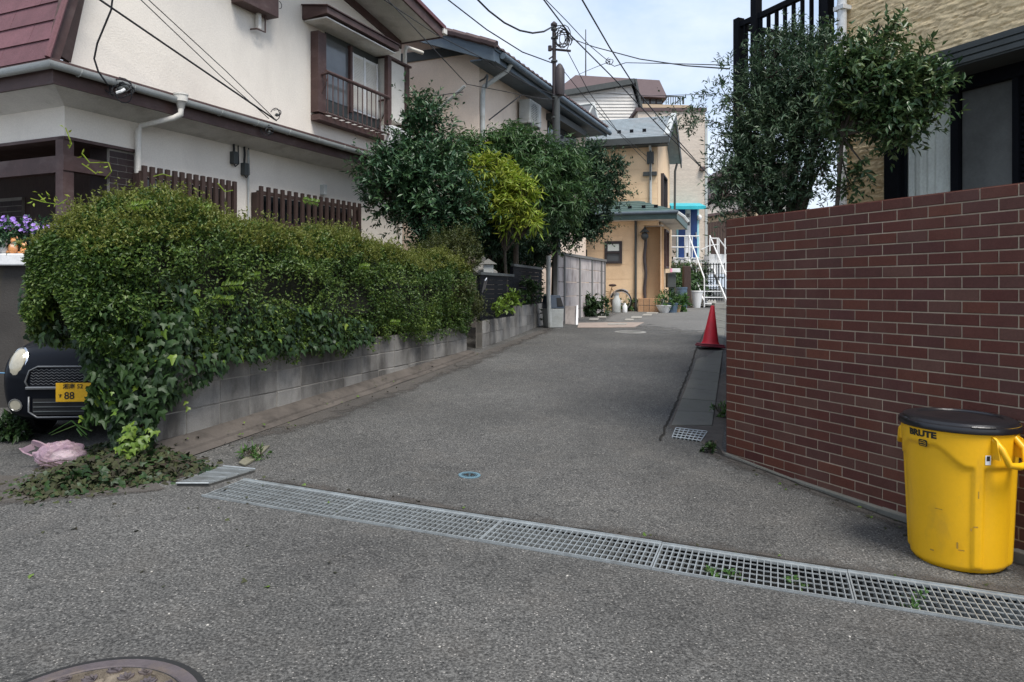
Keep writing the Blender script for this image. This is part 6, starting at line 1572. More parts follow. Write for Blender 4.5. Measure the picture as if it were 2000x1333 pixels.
# ------------------------------------------------------------------ trees on the left
gzA = 1.0
tree('evergreen_tree', 'dark evergreen tree with tall leader standing left of the lime bush', 'tree', P(838, 560, 13.6).xy.to_3d() + Vector((0, 0, .8)),
     [pb(822, 232, 13.2, 30), pb(812, 262, 13.2, 28), pb(845, 305, 13.2, 52), pb(790, 330, 13, 52), pb(760, 378, 13, 56), pb(840, 375, 13.1, 66), pb(898, 405, 13.4, 48), pb(735, 352, 12.8, 30), pb(720, 335, 12.8, 16), pb(850, 440, 13.3, 52), pb(870, 340, 13.3, 40), pb(800, 420, 13.2, 45), pb(824, 205, 13.2, 14), pb(850, 225, 13.2, 14)],
     M['ever'], 1800, 13, .28, .108, .038, trunk_r=.07, twigs=240, up=.55, shell=.45)
tree('long_leaved_tree', 'green tree with long drooping leaves in the middle behind the lime bush', 'tree', P(1005, 560, 15.6).xy.to_3d() + Vector((0, 0, .7)),
     [pb(920, 290, 15, 26), pb(915, 328, 15, 40), pb(960, 308, 15.2, 44), pb(1005, 290, 15.3, 36), pb(1045, 308, 15.4, 44), pb(1010, 358, 15.2, 56), pb(1080, 328, 15.6, 42), pb(1110, 308, 15.7, 24), pb(1075, 393, 15.4, 52), pb(950, 368, 15, 44), pb(1130, 338, 15.8, 24)],
     M['bamboo'], 1750, 13, .32, .165, .03, trunk_r=.07, twigs=200, up=.35, droop=.45, shell=.45)
tree('lime_bush', 'bright yellow-green young tree between the two dark trees', 'tree', P(985, 540, 14.4).xy.to_3d() + Vector((0, 0, .8)),
     [pb(965, 335, 14.1, 28), pb(985, 360, 14.1, 34), pb(1005, 385, 14.0, 30), pb(960, 370, 14.2, 26), pb(1015, 420, 14.0, 20), pb(1030, 375, 14.0, 14), pb(990, 410, 14.1, 22), pb(940, 330, 14.2, 14), pb(1040, 430, 14.0, 12)],
     M['lime'], 330, 12, .26, .17, .034, trunk_r=.035, twigs=80, up=.3, droop=.35, shell=.35)
tree('dark_maple', 'dark spreading maple leaning over the alley by the precast wall', 'tree', P(1082, 600, 18.5).xy.to_3d() + Vector((0, 0, .6)),
     [pb(1130, 335, 17.9, 40), pb(1170, 345, 17.9, 40), pb(1150, 310, 17.9, 26), pb(1200, 330, 17.9, 22), pb(1105, 390, 17.9, 48), pb(1160, 392, 17.9, 42), pb(1195, 375, 17.9, 24), pb(1065, 430, 17.9, 44), pb(1100, 445, 17.9, 34, .7), pb(1140, 452, 17.9, 26, .55), pb(1172, 447, 17.9, 18, .5), pb(1120, 425, 17.9, 36, .7), pb(1060, 385, 17.9, 40)],
     M['maple'], 3100, 12, .24, .075, .04, fork_pt=P(1084, 455, 18.3), trunk_r=.08, twigs=220, up=.15, shell=.4)
tree('shade_shrub', 'dark shrub in the deep shade behind the black panel fence', 'shrub', P(985, 590, 16.5).xy.to_3d() + Vector((0, 0, .7)),
     [pb(940, 465, 14.8, 40), pb(985, 480, 16.2, 42), pb(1030, 480, 18.2, 40), pb(905, 440, 14.2, 40), pb(1050, 500, 19, 30), pb(960, 440, 14.6, 40), pb(1020, 450, 17.5, 40), pb(990, 500, 16.4, 34)],
     M['maple'], 2600, 11, .2, .09, .04, trunk_r=.05, twigs=120, up=.2, shell=.3)
def pbf(px, py, rp):
    s_, z_ = FP.hit(px, py, .1); return pb(px, py, FP.pt(s_, z_, .1).y, rp)
for (nm, lb, bl, m_, n_) in (('fence_vine', 'small pale-leaved vine growing through the black fence on the lower blocks', [pbf(985, 602, 13), pbf(1000, 590, 13), pbf(968, 600, 9)], M['ivy_new'], 60),
                             ('fence_creeper', 'green creeper hanging over the taller part of the black fence', [pbf(1030, 562, 12), pbf(1045, 572, 12), pbf(1020, 583, 9)], M['ivy'], 90)):
    tree(nm, lb, 'vine', G(x_ := 985 if 'vine' in nm else 1040, 640 if 'vine' in nm else 640), bl, m_, n_, 8, .1, .08, .05, trunk_r=.012, twigs=20, shell=.2)
# ------------------------------------------------------------------ shrubs above the brick wall
tree('olive_bush', 'tall grey-green bush with narrow leaves over the end of the brick wall', 'bush', Vector((2.62, 7.0, .1)),
     [pb(1510, 118, 7.0, 40), pb(1560, 100, 7.0, 48), pb(1585, 150, 6.9, 52), pb(1490, 190, 7.0, 52), pb(1460, 215, 7.0, 34), pb(1545, 200, 6.9, 66), pb(1610, 180, 6.8, 48), pb(1500, 260, 6.9, 62), pb(1560, 280, 6.8, 60), pb(1460, 300, 7.0, 44), pb(1430, 350, 6.9, 34), pb(1490, 350, 6.9, 54), pb(1545, 360, 6.8, 50), pb(1440, 395, 6.9, 36), pb(1600, 330, 6.7, 32), pb(1520, 400, 6.85, 44), pb(1590, 250, 6.8, 40), pb(1625, 225, 6.6, 34), pb(1640, 165, 6.5, 34)],
     M['olive'], 2700, 14, .16, .056, .0135, trunk_r=.05, twigs=420, up=.35, shell=.35,
     extra=dict(blobs=[pb(1345, 235, 6.9, 22), pb(1370, 240, 6.9, 16), pb(1425, 130, 6.9, 10), pb(1410, 175, 6.9, 16), pb(1405, 195, 6.9, 12), pb(1405, 270, 6.9, 12), pb(1425, 250, 6.9, 18), pb(1415, 320, 6.9, 14), pb(1400, 345, 6.9, 14), pb(1330, 225, 6.9, 10)], n=110, per=12, m=M['olive'], kw=dict(shell=.1, up=.2)))
bm = BM()
for pts in (((1440, 250), (1385, 236), (1335, 232)), ((1450, 240), (1420, 190), (1408, 170)), ((1450, 280), (1420, 262), (1404, 268)), ((1450, 330), (1418, 318), (1400, 345)), ((1385, 236), (1440, 250))):
    tube(bm, [P(x, y, 6.9) for x, y in pts], .004, 4)
o = obj('stray_twigs', bm, M['twig'], [c for c in scn.objects if c.name == 'olive_bush'][0])
tree('camellia_bush', 'glossy dark bush leaning in front of the black-framed window', 'bush', Vector((2.55, 6.15, .1)),
     [pb(1655, 240, 6.1, 30), pb(1690, 130, 5.9, 36), pb(1700, 165, 5.85, 52), pb(1745, 170, 5.75, 46), pb(1780, 165, 5.7, 42), pb(1810, 165, 5.65, 30), pb(1725, 215, 5.8, 52), pb(1770, 215, 5.7, 42), pb(1715, 85, 5.9, 24), pb(1722, 50, 5.9, 15), pb(1755, 90, 5.8, 14), pb(1740, 250, 5.75, 30), pb(1745, 285, 5.75, 14), pb(1660, 200, 5.9, 40), pb(1690, 325, 5.9, 14), pb(1650, 130, 5.95, 34), pb(1660, 370, 6.0, 18), pb(1790, 245, 5.7, 18), pb(1800, 95, 5.7, 9), pb(1835, 185, 5.6, 14)],
     M['camellia'], 1150, 11, .14, .062, .026, fork_pt=P(1645, 265, 6.0), trunk_r=.022, twigs=260, up=.25, shell=.35)

# ------------------------------------------------------------------ low plants
def plant(name, label, cat, px, py, Y, w_, h_, m, n=60, per=9, L_=.09, W_=.035):
    q = P(px, py, Y); b = Vector((q.x, q.y, ground_z(q.x, q.y)))
    return tree(name, label, cat, b, [(b.x + random.uniform(-.5, .5) * w_, b.y + random.uniform(-.2, .2) * w_, b.z + h_ * random.uniform(.35, .75), h_ * .4) for _ in range(4)], m, n, per, h_ * .3, L_, W_, trunk_r=.012, twigs=12, shell=.2)
plant('leafy_weed', 'bright green weed growing at the left edge beside the black car', 'weed', 4, 840, 6.7, .3, .2, M['ivy'], 60, 9, .08, .03)
plant('wall_foot_plant', 'low green plant at the foot of the precast panel wall', 'plant', 1150, 612, 21.0, .9, .55, M['ivy'], 120, 9, .14, .06)
plant('step_plant', 'green leafy plant growing beside the entrance step', 'plant', 1322, 600, 23.6, .6, .42, M['weed'], 80, 9, .13, .05)
plant('wheel_weed', 'green weed between bicycle wheel and house wall', 'weed', 1222, 604, 24.1, .6, .4, M['weed'], 60, 8, .1, .05)
plant('stair_shrub', 'dense dark green shrub below the blue door landing', 'shrub', 1350, 588, 28.6, 1.2, 1.5, M['ivy'], 420, 10, .14, .06)
plant('gate_shrub', 'dark green shrub left of the pink signboard post', 'shrub', 1322, 588, 28.0, .8, 1.3, M['bamboo'], 300, 10, .16, .04)
plant('corner_weed', 'small dry weed growing beside the gutter grating', 'weed', 1386, 856, 6.6, .08, .07, M['ivy'], 16, 8, .04, .025)
plant('kerb_grass', 'tuft of grass on the broken kerb near the old grating', 'weed', 497, 884, 5.9, .25, .08, M['weed'], 22, 8, .06, .012)
plant('kerb_weed', 'green weed on the kerb beside the brick wall corner', 'weed', 1408, 800, 8.0, .08, .12, M['weed'], 14, 8, .06, .018)
plant('bin_foot_weed', 'small weed at the foot of the trash box', 'weed', 1070, 632, 17.0, .25, .3, M['ivy'], 40, 8, .1, .04)
for i, (x, y) in enumerate(((1395, 1118), (1430, 1125), (1550, 1135), (1785, 1165), (1780, 1185))):
    q = G(x, y); q.z -= .06
    tree('grating_weed', ('tiny green weed poking through the grating, leftmost of five', 'tiny weed in the grating, second of five from the left', 'tiny weed in the grating, middle one of five', 'tiny weed in the end grating panel by the back rail', 'tiny weed in the end grating panel by the front rail')[i], 'weed', q, [(q.x, q.y, q.z + .03, .03)], M['weed'], 7, 6, .03, .035, .014, trunk_r=.003, twigs=4, shell=.2, group='weeds in the drain grating')
# long grass blades in front of the car
bm = BM()
for a, k, b in (((95, 848), (140, 822), (170, 850)), ((100, 850), (150, 830), (180, 842)), ((175, 860), (150, 838), (160, 852))):
    tube(bm, [P(a[0], a[1], 5.9), P(k[0], k[1], 5.85), P(b[0], b[1], 5.8)], [.002, .005, .006], 4)
tag(obj('grass_blades', bm, M['weed']), 'arching grass blades drooping in front of the black car', 'grass')

# fallen leaves along the edges
its = []
for i in range(170):
    r_ = random.random()
    if r_ < .4: s_ = random.random() * BWL; q = BWP.pt(s_, 0, random.uniform(.05, .4)); z_ = max(ground_z(q.x, q.y), bw_base(s_) - .35 * abs((q.xy - BWP.O).dot(BWP.n))) + .02
    elif r_ < .6: q = dpt(random.uniform(-4, 2.4), random.uniform(-.12, -.01)); z_ = q.z + .01
    elif r_ < .75: q = BRP.pt(random.uniform(0, 2.2), 0, random.uniform(.08, .3)); z_ = ground_z(q.x, q.y) + .01
    else: q = G(random.uniform(20, 700), random.uniform(930, 1150)); z_ = q.z + .008
    its.append((ivy_xf(Vector((q.x, q.y, z_)), Vector((0, 0, 3)), random.uniform(.015, .035)), random.randrange(4), 0 if random.random() < .8 else 1))
fl = link_np('fallen_leaves', np_mesh('fallen_leaves', *join_ivy(its, [M['ivy_dead'], M['ivy_new']])))
tag(fl, 'small dead leaves scattered along the kerb and the drain', 'leaves', kind='stuff')

# ================================================================== POLE AND CABLES
pq = P(1083, 640, 18.9); pz = ground_z(pq.x, pq.y)
pt_ = thing('utility_pole', 'slim brown steel utility pole with tangled cable loops rising behind the trees', 'utility pole', (pq.x, pq.y, pz))
def PY(x, y, Y=18.9): return P(x, y, Y)
bm = BM(); tube(bm, [(pq.x + .06, pq.y, pz), (pq.x + .05, pq.y, PY(0, 190).z), ], [.105, .09], 12); obj('lower_pole', bm, M['dark_grey'], pt_, smooth=True)
bm = BM(); tube(bm, [PY(1083, 250), PY(1082, 50)], [.055, .05], 10); obj('upper_pole', bm, M['pole'], pt_, smooth=True)
bm = BM(); lathe(bm, [(.07, -.03), (.085, 0), (.085, .04), (.02, .1)], 10, Matrix.Translation(PY(1082, 50))); obj('cap', bm, M['pole'], pt_)
bm = BM(); lathe(bm, [(.12, -.35), (.13, -.3), (.13, .3), (.07, .42), (.03, .46)], 10, Matrix.Translation(PY(1093, 160))); obj('transformer', bm, M['pole'], pt_, smooth=True)
bm = BM(); tube(bm, [PY(1072, 96), PY(1115, 100)], .03, 6); tube(bm, [PY(1074, 90), PY(1074, 100)], .05, 6); tube(bm, [PY(1083, 108), PY(1072, 116)], .02, 5); obj('crossarm', bm, M['pole'], pt_)
for i in range(9):
    cx_, cy_ = 1096 + random.uniform(-4, 8), 76 + random.uniform(-8, 8); rx_, ry_ = random.uniform(8, 18), random.uniform(12, 22); bm = BM(); a0 = random.uniform(0, 6)
    tube(bm, [PY(cx_ + rx_ * math.cos(a0 + k * .5), cy_ + ry_ * math.sin(a0 + k * .5), 18.85 + .1 * math.sin(i + k)) for k in range(11)], .014, 4); obj('cable_loop', bm, M['wire'], pt_)
for z_ in (58, 75, 120, 190, 230):
    bm = BM(); c = PY(1082.5, z_); lathe(bm, [(.085, -.02), (.085, .02)], 10, Matrix.Translation(c)); obj('clamp', bm, M['dark_grey'], pt_)
bm = BM(); tube(bm, [PY(1074, 640, 16.6), PY(1071, 575, 16.6), PY(1071, 500, 16.6)], .05, 8); gp_ = thing('cable_guard_pipe', 'pale tube sheathing beside the trash box at the pole foot', 'pipe', PY(1073, 640, 16.6)); obj('pipe', bm, M['pvc'], gp_)
def cable(label, pts, r=.012, sag=0.0, name='cable', loops=None):
    """pts: (px,py,Y)"""
    q = [P(*p) for p in pts]; out = []
    for a, b in zip(q, q[1:]):
        n_ = max(2, int((b - a).length / .8)) if sag or len(q) == 2 else 4
        for i in range(n_ + (b is q[-1])):
            t = i / n_; out.append(a.lerp(b, t) - Vector((0, 0, sag * 4 * t * (1 - t))))
    bm = BM(); tube(bm, out, r, 5); t_ = obj(name, bm, M['wire'], smooth='all', at=q[0]); tag(t_, label, 'cable'); return t_
gx = W.hit(540, 236, .5)
gp0 = W.pt(gx[0], gx[1], .5); gpx = (540, 236, gp0.y)
cable('thick black cable running from the upper left edge down to the gutter clamp', [(40, -108, 8.2), (195, 0, 9.2), gpx], .014)
cable('upper one of two thin parallel cables across the white wall', [(220, -62, 9.3), (290, 0, 9.8), (440, 138, 11.1), gpx], .007)
cable('lower one of two thin parallel cables across the white wall', [(205, -66, 9.2), (275, 0, 9.6), (430, 148, 10.9), (525, 232, 12.0)], .007)
cable('loose black cable dangling in a curve to the gutter corner', [(222, -20, 8.35), (217, 20, 8.4), (190, 85, 8.5), (184, 115, 8.55), (192, 140, 8.62), (212, 168, 8.75)], .011)
def local_loop(name, label, px, py, Y, k, rr_, par=None):
    q = P(px, py, Y); t = thing(name, label, 'cable clamp', q)
    for i in range(k):
        bm = BM(); a0 = random.uniform(0, 6); rx, rz_ = rr_ * random.uniform(.5, 1.1), rr_ * random.uniform(.4, .9); c = q + Vector((random.uniform(-.3, .3) * rr_, random.uniform(-.05, .0), random.uniform(-.3, .3) * rr_))
        tube(bm, [c + Vector((rx * math.cos(a0 + j * .45), .02 * math.sin(j), rz_ * math.sin(a0 + j * .45))) for j in range(11)], .008, 4); obj('loop', bm, M['wire'], t)
    bm = BM(); ell(bm, q, rr_ * .3, rr_ * .2, rr_ * .25, 8, 6); obj('joint', bm, M['dark_grey'], t); return t
q = W.hit(238, 172, .62); local_loop('cable_joint', 'tangle of black cable and white tape hanging under the gutter corner', 238, 175, W.pt(q[0], q[1], .62).y, 6, .16)
bm = BM(); c = W.pt(W.hit(228, 182, .66)[0], W.hit(228, 182, .66)[1], .66); tube(bm, [c, c + Vector((.06, 0, .02)), c + Vector((.09, .02, .05))], .02, 6); tag(obj('white_tape', bm, M['white_paint'], at=c), 'white tape wrapped round the dangling cable near the gutter corner', 'tape')
q = W.hit(540, 232, .56); local_loop('gutter_cable_clamp', 'cable clamp with a round loop on the long gutter', 541, 225, W.pt(q[0], q[1], .56).y, 2, .11)
q = W.hit(525, 255, .56); local_loop('lower_cable_clamp', 'dark cable knot hanging just below the long gutter', 526, 258, W.pt(q[0], q[1], .6).y, 3, .09)
cable('thick slack cable sagging from the sky to the pole top', [(905, -35, 15.5), (933, 0, 15.8), (955, 22, 16.1), (985, 45, 16.5), (1015, 60, 16.8), (1040, 65, 17.0), (1062, 62, 17.2), (1080, 52, 18.85)], .022)
cable('straight cable from the sky above the cream house to the middle of the pole', [(850, -22, 14), (875, 0, 14.5), (950, 58, 15.8), (1020, 102, 16.7), (1080, 124, 18.85)], .014)
cable('cable passing right of the pole top down to the shrub, lower of the pair', [(1040, -25, 12), (1062, 0, 12.8), (1115, 70, 14.5), (1200, 155, 16.5), (1290, 250, 18.5), (1378, 336, 20.5)], .014)
cable('thin cable passing right of the pole top to the joint in the sky', [(1042, -25, 12), (1066, 0, 12.8), (1110, 45, 14.5), (1150, 88, 16.0), (1188, 120, 17.0)], .009)
cable('steep straight cable crossing the sky right of the antenna', [(1125, -18, 11), (1137, 0, 11.6), (1190, 92, 14), (1250, 185, 16.5), (1320, 270, 19), (1386, 345, 21)], .014)
cable('cable from the pole loops across the sky to the balcony bush', [(1105, 72, 18.8), (1160, 92, 16), (1250, 116, 14), (1340, 129, 12), (1425, 135, 10)], .011)
cable('thin level cable from the sky joint to the balcony bush', [(1190, 124, 17), (1200, 130, 16.9), (1222, 123, 16.5), (1320, 125, 14), (1425, 128, 11)], .009)
local_loop('aerial_cable_joint', 'small cable joint hanging in the sky right of the pole', 1190, 121, 17, 3, .09)
cable('cable stretched from the sky joint down behind the brown roof', [(1188, 122, 17), (1160, 133, 20), (1130, 146, 24)], .008)
cable('lower service cable from pole to apricot house meter', [(1090, 125, 18.9), (1140, 188, 19.5), (1210, 262, 22.5), (1262, 316, 24.6)], .010)
cable('upper service cable from pole to apricot house meter', [(1108, 100, 18.9), (1150, 180, 19.5), (1205, 255, 22), (1266, 308, 24.6)], .010)
cable('cable from the white house eave along the cream house roof to the pole', [(735, -10, 13.2), (852, 68, 15.2), (938, 112, 15.9), (1030, 165, 16.8), (1092, 190, 18.85)], .010)
cable('cable from the sky past the white house eave to the wall bracket', [(745, -12, 12), (800, 45, 13.5), (860, 110, 15), (912, 165, 16.35)], .010)
cable('thin cable from the wall bracket along the cream wall', [(912, 165, 16.4), (990, 180, 16.9), (1050, 192, 17.2), (1082, 195, 18.85)], .008)
cable('thin far cable low across the sky behind the apricot house', [(1080, 190, 30), (1180, 182, 30), (1270, 188, 29), (1395, 184, 27)], .012)
cable('horizontal cable from the wall bracket back to the white house', [(905, 180, 16.6), (860, 186, 16.2), (800, 192, 16.1)], .01)
bm = BM(); tube(bm, [P(908, 168, 16.5), P(845, 225, 16.9)], .035, 6); tag(obj('tubing', bm, M['pvc'], at=P(908, 168, 16.5)), 'slanting grey tube on the cream gable wall', 'tubing')  # slanting grey tube set against the gable wall
bm = BM(); tube(bm, [P(1018, 186, 17.6), P(955, 235, 17.0)], .016, 6); tag(obj('stay_wire', bm, M['wire'], at=P(1018, 186, 17.6)), 'short slanting stay wire in front of the cream wall', 'cable')
cable('pair of thin wires in the sky beside the far white house', [(1378, 400, 30), (1425, 365, 26)], .012)

# ================================================================== BLACK CAR in the carport
car = thing('black_car', 'black small car with chrome grille and yellow number plate half hidden by the hedge', 'car', (-3.80, 6.46, .125))
cX = Matrix.Translation(car.location) @ Matrix.Rotation(R(4), 4, 'Z')
def ring(y, hw, zb, zs, zh, hr, zr):
    """half section: bottom, sill, side, shoulder, hood/glass foot, roof edge, roof"""
    half = [(hw * .80, zb), (hw * .95, zb + .10), (hw, (zb + zs) * .55), (hw * .985, zs * .9), (hw * .93, zs), (hr + (hw * .9 - hr) * .55, zs + (zh - zs) * .6), (hr, zh), (hr * .6, zr), (0, zr + .01)]
    return [(x, y, z) for x, z in half] + [(-x, y, z) for x, z in reversed(half[:-1])]
st_ = [ring(.0, .56, .26, .62, .66, .38, .68), ring(.05, .66, .20, .72, .77, .46, .79), ring(.18, .715, .18, .80, .86, .5, .885), ring(.45, .735, .18, .86, .93, .5, .95), ring(.80, .7375, .18, .91, .98, .52, 1.0), ring(1.05, .7375, .18, .93, 1.12, .57, 1.16), ring(1.5, .7375, .18, .94, 1.44, .53, 1.48), ring(2.2, .7375, .18, .95, 1.47, .54, 1.51), ring(2.9, .7375, .18, .96, 1.44, .53, 1.47), ring(3.25, .72, .2, .95, 1.2, .52, 1.24), ring(3.36, .68, .26, .85, .95, .5, .97)]
bm = BM(); rv = [[bm.verts.new(cX @ Vector(p)) for p in r_] for r_ in st_]; nn_ = len(rv[0])
for a, b in zip(rv, rv[1:]):
    for k in range(nn_): bm.faces.new((a[k], a[(k + 1) % nn_], b[(k + 1) % nn_], b[k]))
bm.faces.new(rv[0]); bm.faces.new(list(reversed(rv[-1])))
body = obj('body', bm, M['car_black'], car, smooth='all'); sb_ = body.modifiers.new('smooth', 'SUBSURF'); sb_.levels = 2; sb_.render_levels = 2
def fx(y, z, x): return cX @ Vector((x, y, z))
for sx in (-1, 1):
    bm = BM(); Mh = cX @ Matrix.Translation((sx * .54, .10, .70)) @ Matrix.Rotation(R(sx * 30), 4, 'Z') @ Matrix.Rotation(R(-16), 4, 'X'); bmesh.ops.create_uvsphere(bm, u_segments=16, v_segments=10, radius=1, matrix=Mh @ Matrix.Diagonal((.105, .07, .145, 1))); hl = obj('headlight', bm, M['lamp_glass'], car, smooth='all')
    bm = BM(); tube(bm, [Mh @ Vector((.107 * math.cos(a), -.008, .147 * math.sin(a))) for a in [k * PI / 12 for k in range(25)]], .012, 5); obj('bezel', bm, M['chrome'], hl, smooth=True)
    bm = BM(); Mf = cX @ Matrix.Translation((sx * .52, .025, .36)) @ Matrix.Rotation(R(90 + 8), 4, 'X'); lathe(bm, [(.02, .02), (.045, .02), (.05, -.03)], 14, Mf); fg = obj('fog_lamp', bm, M['lamp_glass'], car, smooth=True)
    bm = BM(); tube(bm, [Mf @ Vector((.052 * math.cos(a), .052 * math.sin(a), .018)) for a in [k * PI / 8 for k in range(17)]], .007, 4); obj('bezel', bm, M['chrome'], fg)
    bm = BM(); Mm = cX @ Matrix.Translation((sx * .82, 1.15, 1.0)); bmesh.ops.create_uvsphere(bm, u_segments=10, v_segments=8, radius=1, matrix=Mm @ Matrix.Diagonal((.1, .05, .07, 1))); obj('mirror', bm, M['car_black'], car, smooth='all')
    for yy in (.62, 2.75):
        bm = BM(); Mw = cX @ Matrix.Translation((sx * .66, yy, .275)) @ Matrix.Rotation(R(90), 4, 'Y'); lathe(bm, [(.19, -.075), (.26, -.08), (.275, -.05), (.275, .05), (.26, .08), (.19, .075)], 20, Mw); wh_ = obj('wheel', bm, M['rubber'], car, smooth=True)
        bm = BM(); lathe(bm, [(.01, sx * .06), (.19, sx * .07), (.19, sx * .03)], 16, Mw); obj('rim', bm, M['steel'], wh_)
def gr_curve(pts, r): 
    bm = BM(); tube(bm, [fx(y, z, x) for x, y, z in pts], r, 6); return bm
obj('grille_frame', gr_curve([(-.40, -.005, .50), (-.43, -.01, .56), (-.40, .0, .655), (-.33, .0, .69), (.33, .0, .69), (.40, .0, .655), (.43, -.01, .56), (.40, -.005, .50)], .008), M['trim'], car, smooth='all')
bm = BM(); hexa(bm, [fx(-.004 + .03 * (z > .6), z, x) for z in (.51, .675) for x, d in ((-.40, 0), (.40, 0))][:2] + [fx(.05, .51, .40), fx(.05, .51, -.40)] + [fx(.012, .68, -.36), fx(.012, .68, .36), fx(.06, .68, .36), fx(.06, .68, -.36)]); gl_ = obj('grille', bm, M['black_metal'], car)
for j in range(6):
    bm = BM(); z = .54 + j * .024; tube(bm, [fx(-.006 + .018 * (z - .5) / .18, z + .006 * (-1) ** k, -.39 + k * .78 / 36) for k in range(37)], .0032, 4); obj('grille_wire', bm, M['trim'], gl_)
bm = BM(); tube(bm, [fx(-.015, .505, -.42), fx(-.015, .505, .42)], .014, 6); obj('grille_bar', bm, M['trim'], car)
obj('lower_trim', gr_curve([(-.40, -.008, .43), (-.40, -.012, .30), (-.33, -.012, .25), (.33, -.012, .25), (.40, -.012, .30), (.40, -.008, .43)], .008), M['trim'], car, smooth='all')
bm = BM(); hexa(bm, [fx(-.006, .27, -.37), fx(-.006, .27, .37), fx(.05, .27, .37), fx(.05, .27, -.37), fx(-.004, .41, -.37), fx(-.004, .41, .37), fx(.05, .41, .37), fx(.05, .41, -.37)]); it_ = obj('air_intake', bm, M['rubber'], car)
for z in (.30, .34, .38):
    bm = BM(); tube(bm, [fx(-.012, z, -.36), fx(-.012, z, .36)], .006, 5); obj('intake_bar', bm, M['dark_grey'], it_)
bm = BM(); hexa(bm, [fx(y, z, x) for z, y0 in ((.385, -.03), (.55, -.03)) for x, y in ((-.165, y0), (.165, y0), (.165, y0 + .006), (-.165, y0 + .006))]); pl_ = obj('number_plate', bm, M['plate'], car, bevel=.004)
def put_text(body_, size, x, z, bold, par, m):
    b_ = text_bm(body_, size, bold); b_.transform(cX @ Matrix.Translation((x, -.0322, z)) @ Matrix.Rotation(R(90), 4, 'X')); return obj('lettering', b_, m, par)
put_text('湘南 52', .052, -.02, .518, .0006, pl_, M['ink']); put_text('す', .036, -.125, .436, .0006, pl_, M['ink']); put_text('88', .088, -.05, .437, .0014, pl_, M['ink'])
bm = BM(); hexa(bm, [fx(1.085, 1.0, -.58), fx(1.085, 1.0, .58), fx(1.1, .98, .58), fx(1.1, .98, -.58), fx(1.46, 1.40, -.50), fx(1.46, 1.40, .50), fx(1.5, 1.40, .50), fx(1.5, 1.40, -.50)]); obj('windshield', bm, M['glass'], car)
for sx in (-1, 1):
    bm = BM(); hexa(bm, [fx(y, z, sx * x) for z, x, dy in ((.99, .70, 0), (1.38, .57, .25)) for y, x2 in ((1.2 + dy, 0), (3.0 - dy * .4, 0))][:2] + [fx(3.0, .99, sx * .66), fx(1.2, .99, sx * .66)] + [fx(1.45, 1.38, sx * .575), fx(2.9, 1.38, sx * .575), fx(2.9, 1.38, sx * .53), fx(1.45, 1.38, sx * .53)]); obj('side_window', bm, M['glass'], car)
cable('thin pale blue cord stretched across the front of the black car', [(-30, 727, 6.5), (60, 732, 6.5), (160, 722, 6.5)], .006, name='cord').data.materials[0] = mat('blue_cord', (.12, .28, .45), .6)

# carport retaining wall, cap, flowers and figurines
rw = thing('retaining_wall', 'dark stained retaining wall with white cap beside the black car', 'wall', (-5.6, 8.1, .15))
bm = BM(); box(bm, -10, -4.98, 8.0, 8.5, .0, 1.74); box(bm, -5.3, -4.981, 8.501, 12, .0, 1.735); obj('wall', bm, M['dark_ret'], rw)
bm = BM(); box(bm, -10, -4.9, 7.9, 8.45, 1.741, 1.87); obj('cap', bm, M['white_paint'], rw, bevel=.015)
bm = BM(); box(bm, -10, -5.31, 8.501, 14, .0, 1.7); struct(obj('front_garden', bm, M['soil']))
fl_ = thing('petunias', 'purple petunias in bloom on the white cap by the porch', 'flowers', (-5.5, 8.15, 1.88))
bm = BM(); box(bm, -6.4, -4.95, 8.2, 8.42, 1.875, 2.02); obj('trough', bm, M['dark_grey'], fl_, bevel=.01)
c_ = [(random.uniform(-5.9, -4.85), random.uniform(8.0, 8.3), random.uniform(1.98, 2.12), .11) for _ in range(16)]
(V, Fc), _, _ = sprays(c_, 300, 8, .1, .05, .028, shell=.2); stuff(leaf_obj('leaves', [(V, Fc)], [M['ever']], fl_))
for i in range(110):
    c = Vector((random.uniform(-5.9, -4.7), random.uniform(7.9, 8.2), 0)); c.z = 2.07 + .17 * random.random() + .06 * math.sin(c.x * 9)
    bm = BM(); n_ = Vector((random.gauss(0, .35), -1, random.gauss(.5, .3))).normalized(); u_ = n_.orthogonal().normalized(); v_ = n_.cross(u_); vc = bm.verts.new(c - n_ * .02); r_ = random.uniform(.020, .032)
    vs_ = [bm.verts.new(c + (u_ * math.cos(k * PI / 5) + v_ * math.sin(k * PI / 5)) * r_ * (1 if k % 2 else .86)) for k in range(10)]
    for k in range(10): bm.faces.new((vc, vs_[k], vs_[(k + 1) % 10]))
    o_ = obj('flower', bm, M['purple'] if i < 105 else M['pinkp'], fl_)
def cat_fig(label, px, m, s_):
    q = P(px, 513, 7.98); q.z = 1.871; t = thing('cat_figurine', label, 'figurine', q, 'cat figurines on the white wall cap')
    bm = BM(); ell(bm, q + Vector((0, 0, .055 * s_)), .05 * s_, .04 * s_, .06 * s_); ell(bm, q + Vector((.02 * s_, -.015, .13 * s_)), .036 * s_, .033 * s_, .033 * s_)
    for dx in (-.012, .045): lathe(bm, [(.014 * s_, 0), (.001, .03 * s_)], 6, Matrix.Translation(q + Vector((dx * s_, -.012, .152 * s_))))
    ell(bm, q + Vector((-.06 * s_, 0, .02 * s_)), .04 * s_, .014 * s_, .014 * s_); obj('cat', bm, m, t, smooth=50)
cat_fig('orange cat figurine sitting upright on the white cap, taller of the two', 26, M['orange_pot'], 1.05); cat_fig('low orange and white cat figurine nearer the hedge', 46, M['orange_pot'], .7); cat_fig('grey and white cat figurine at the far left on the cap', 8, M['grey_ceramic'], .85)
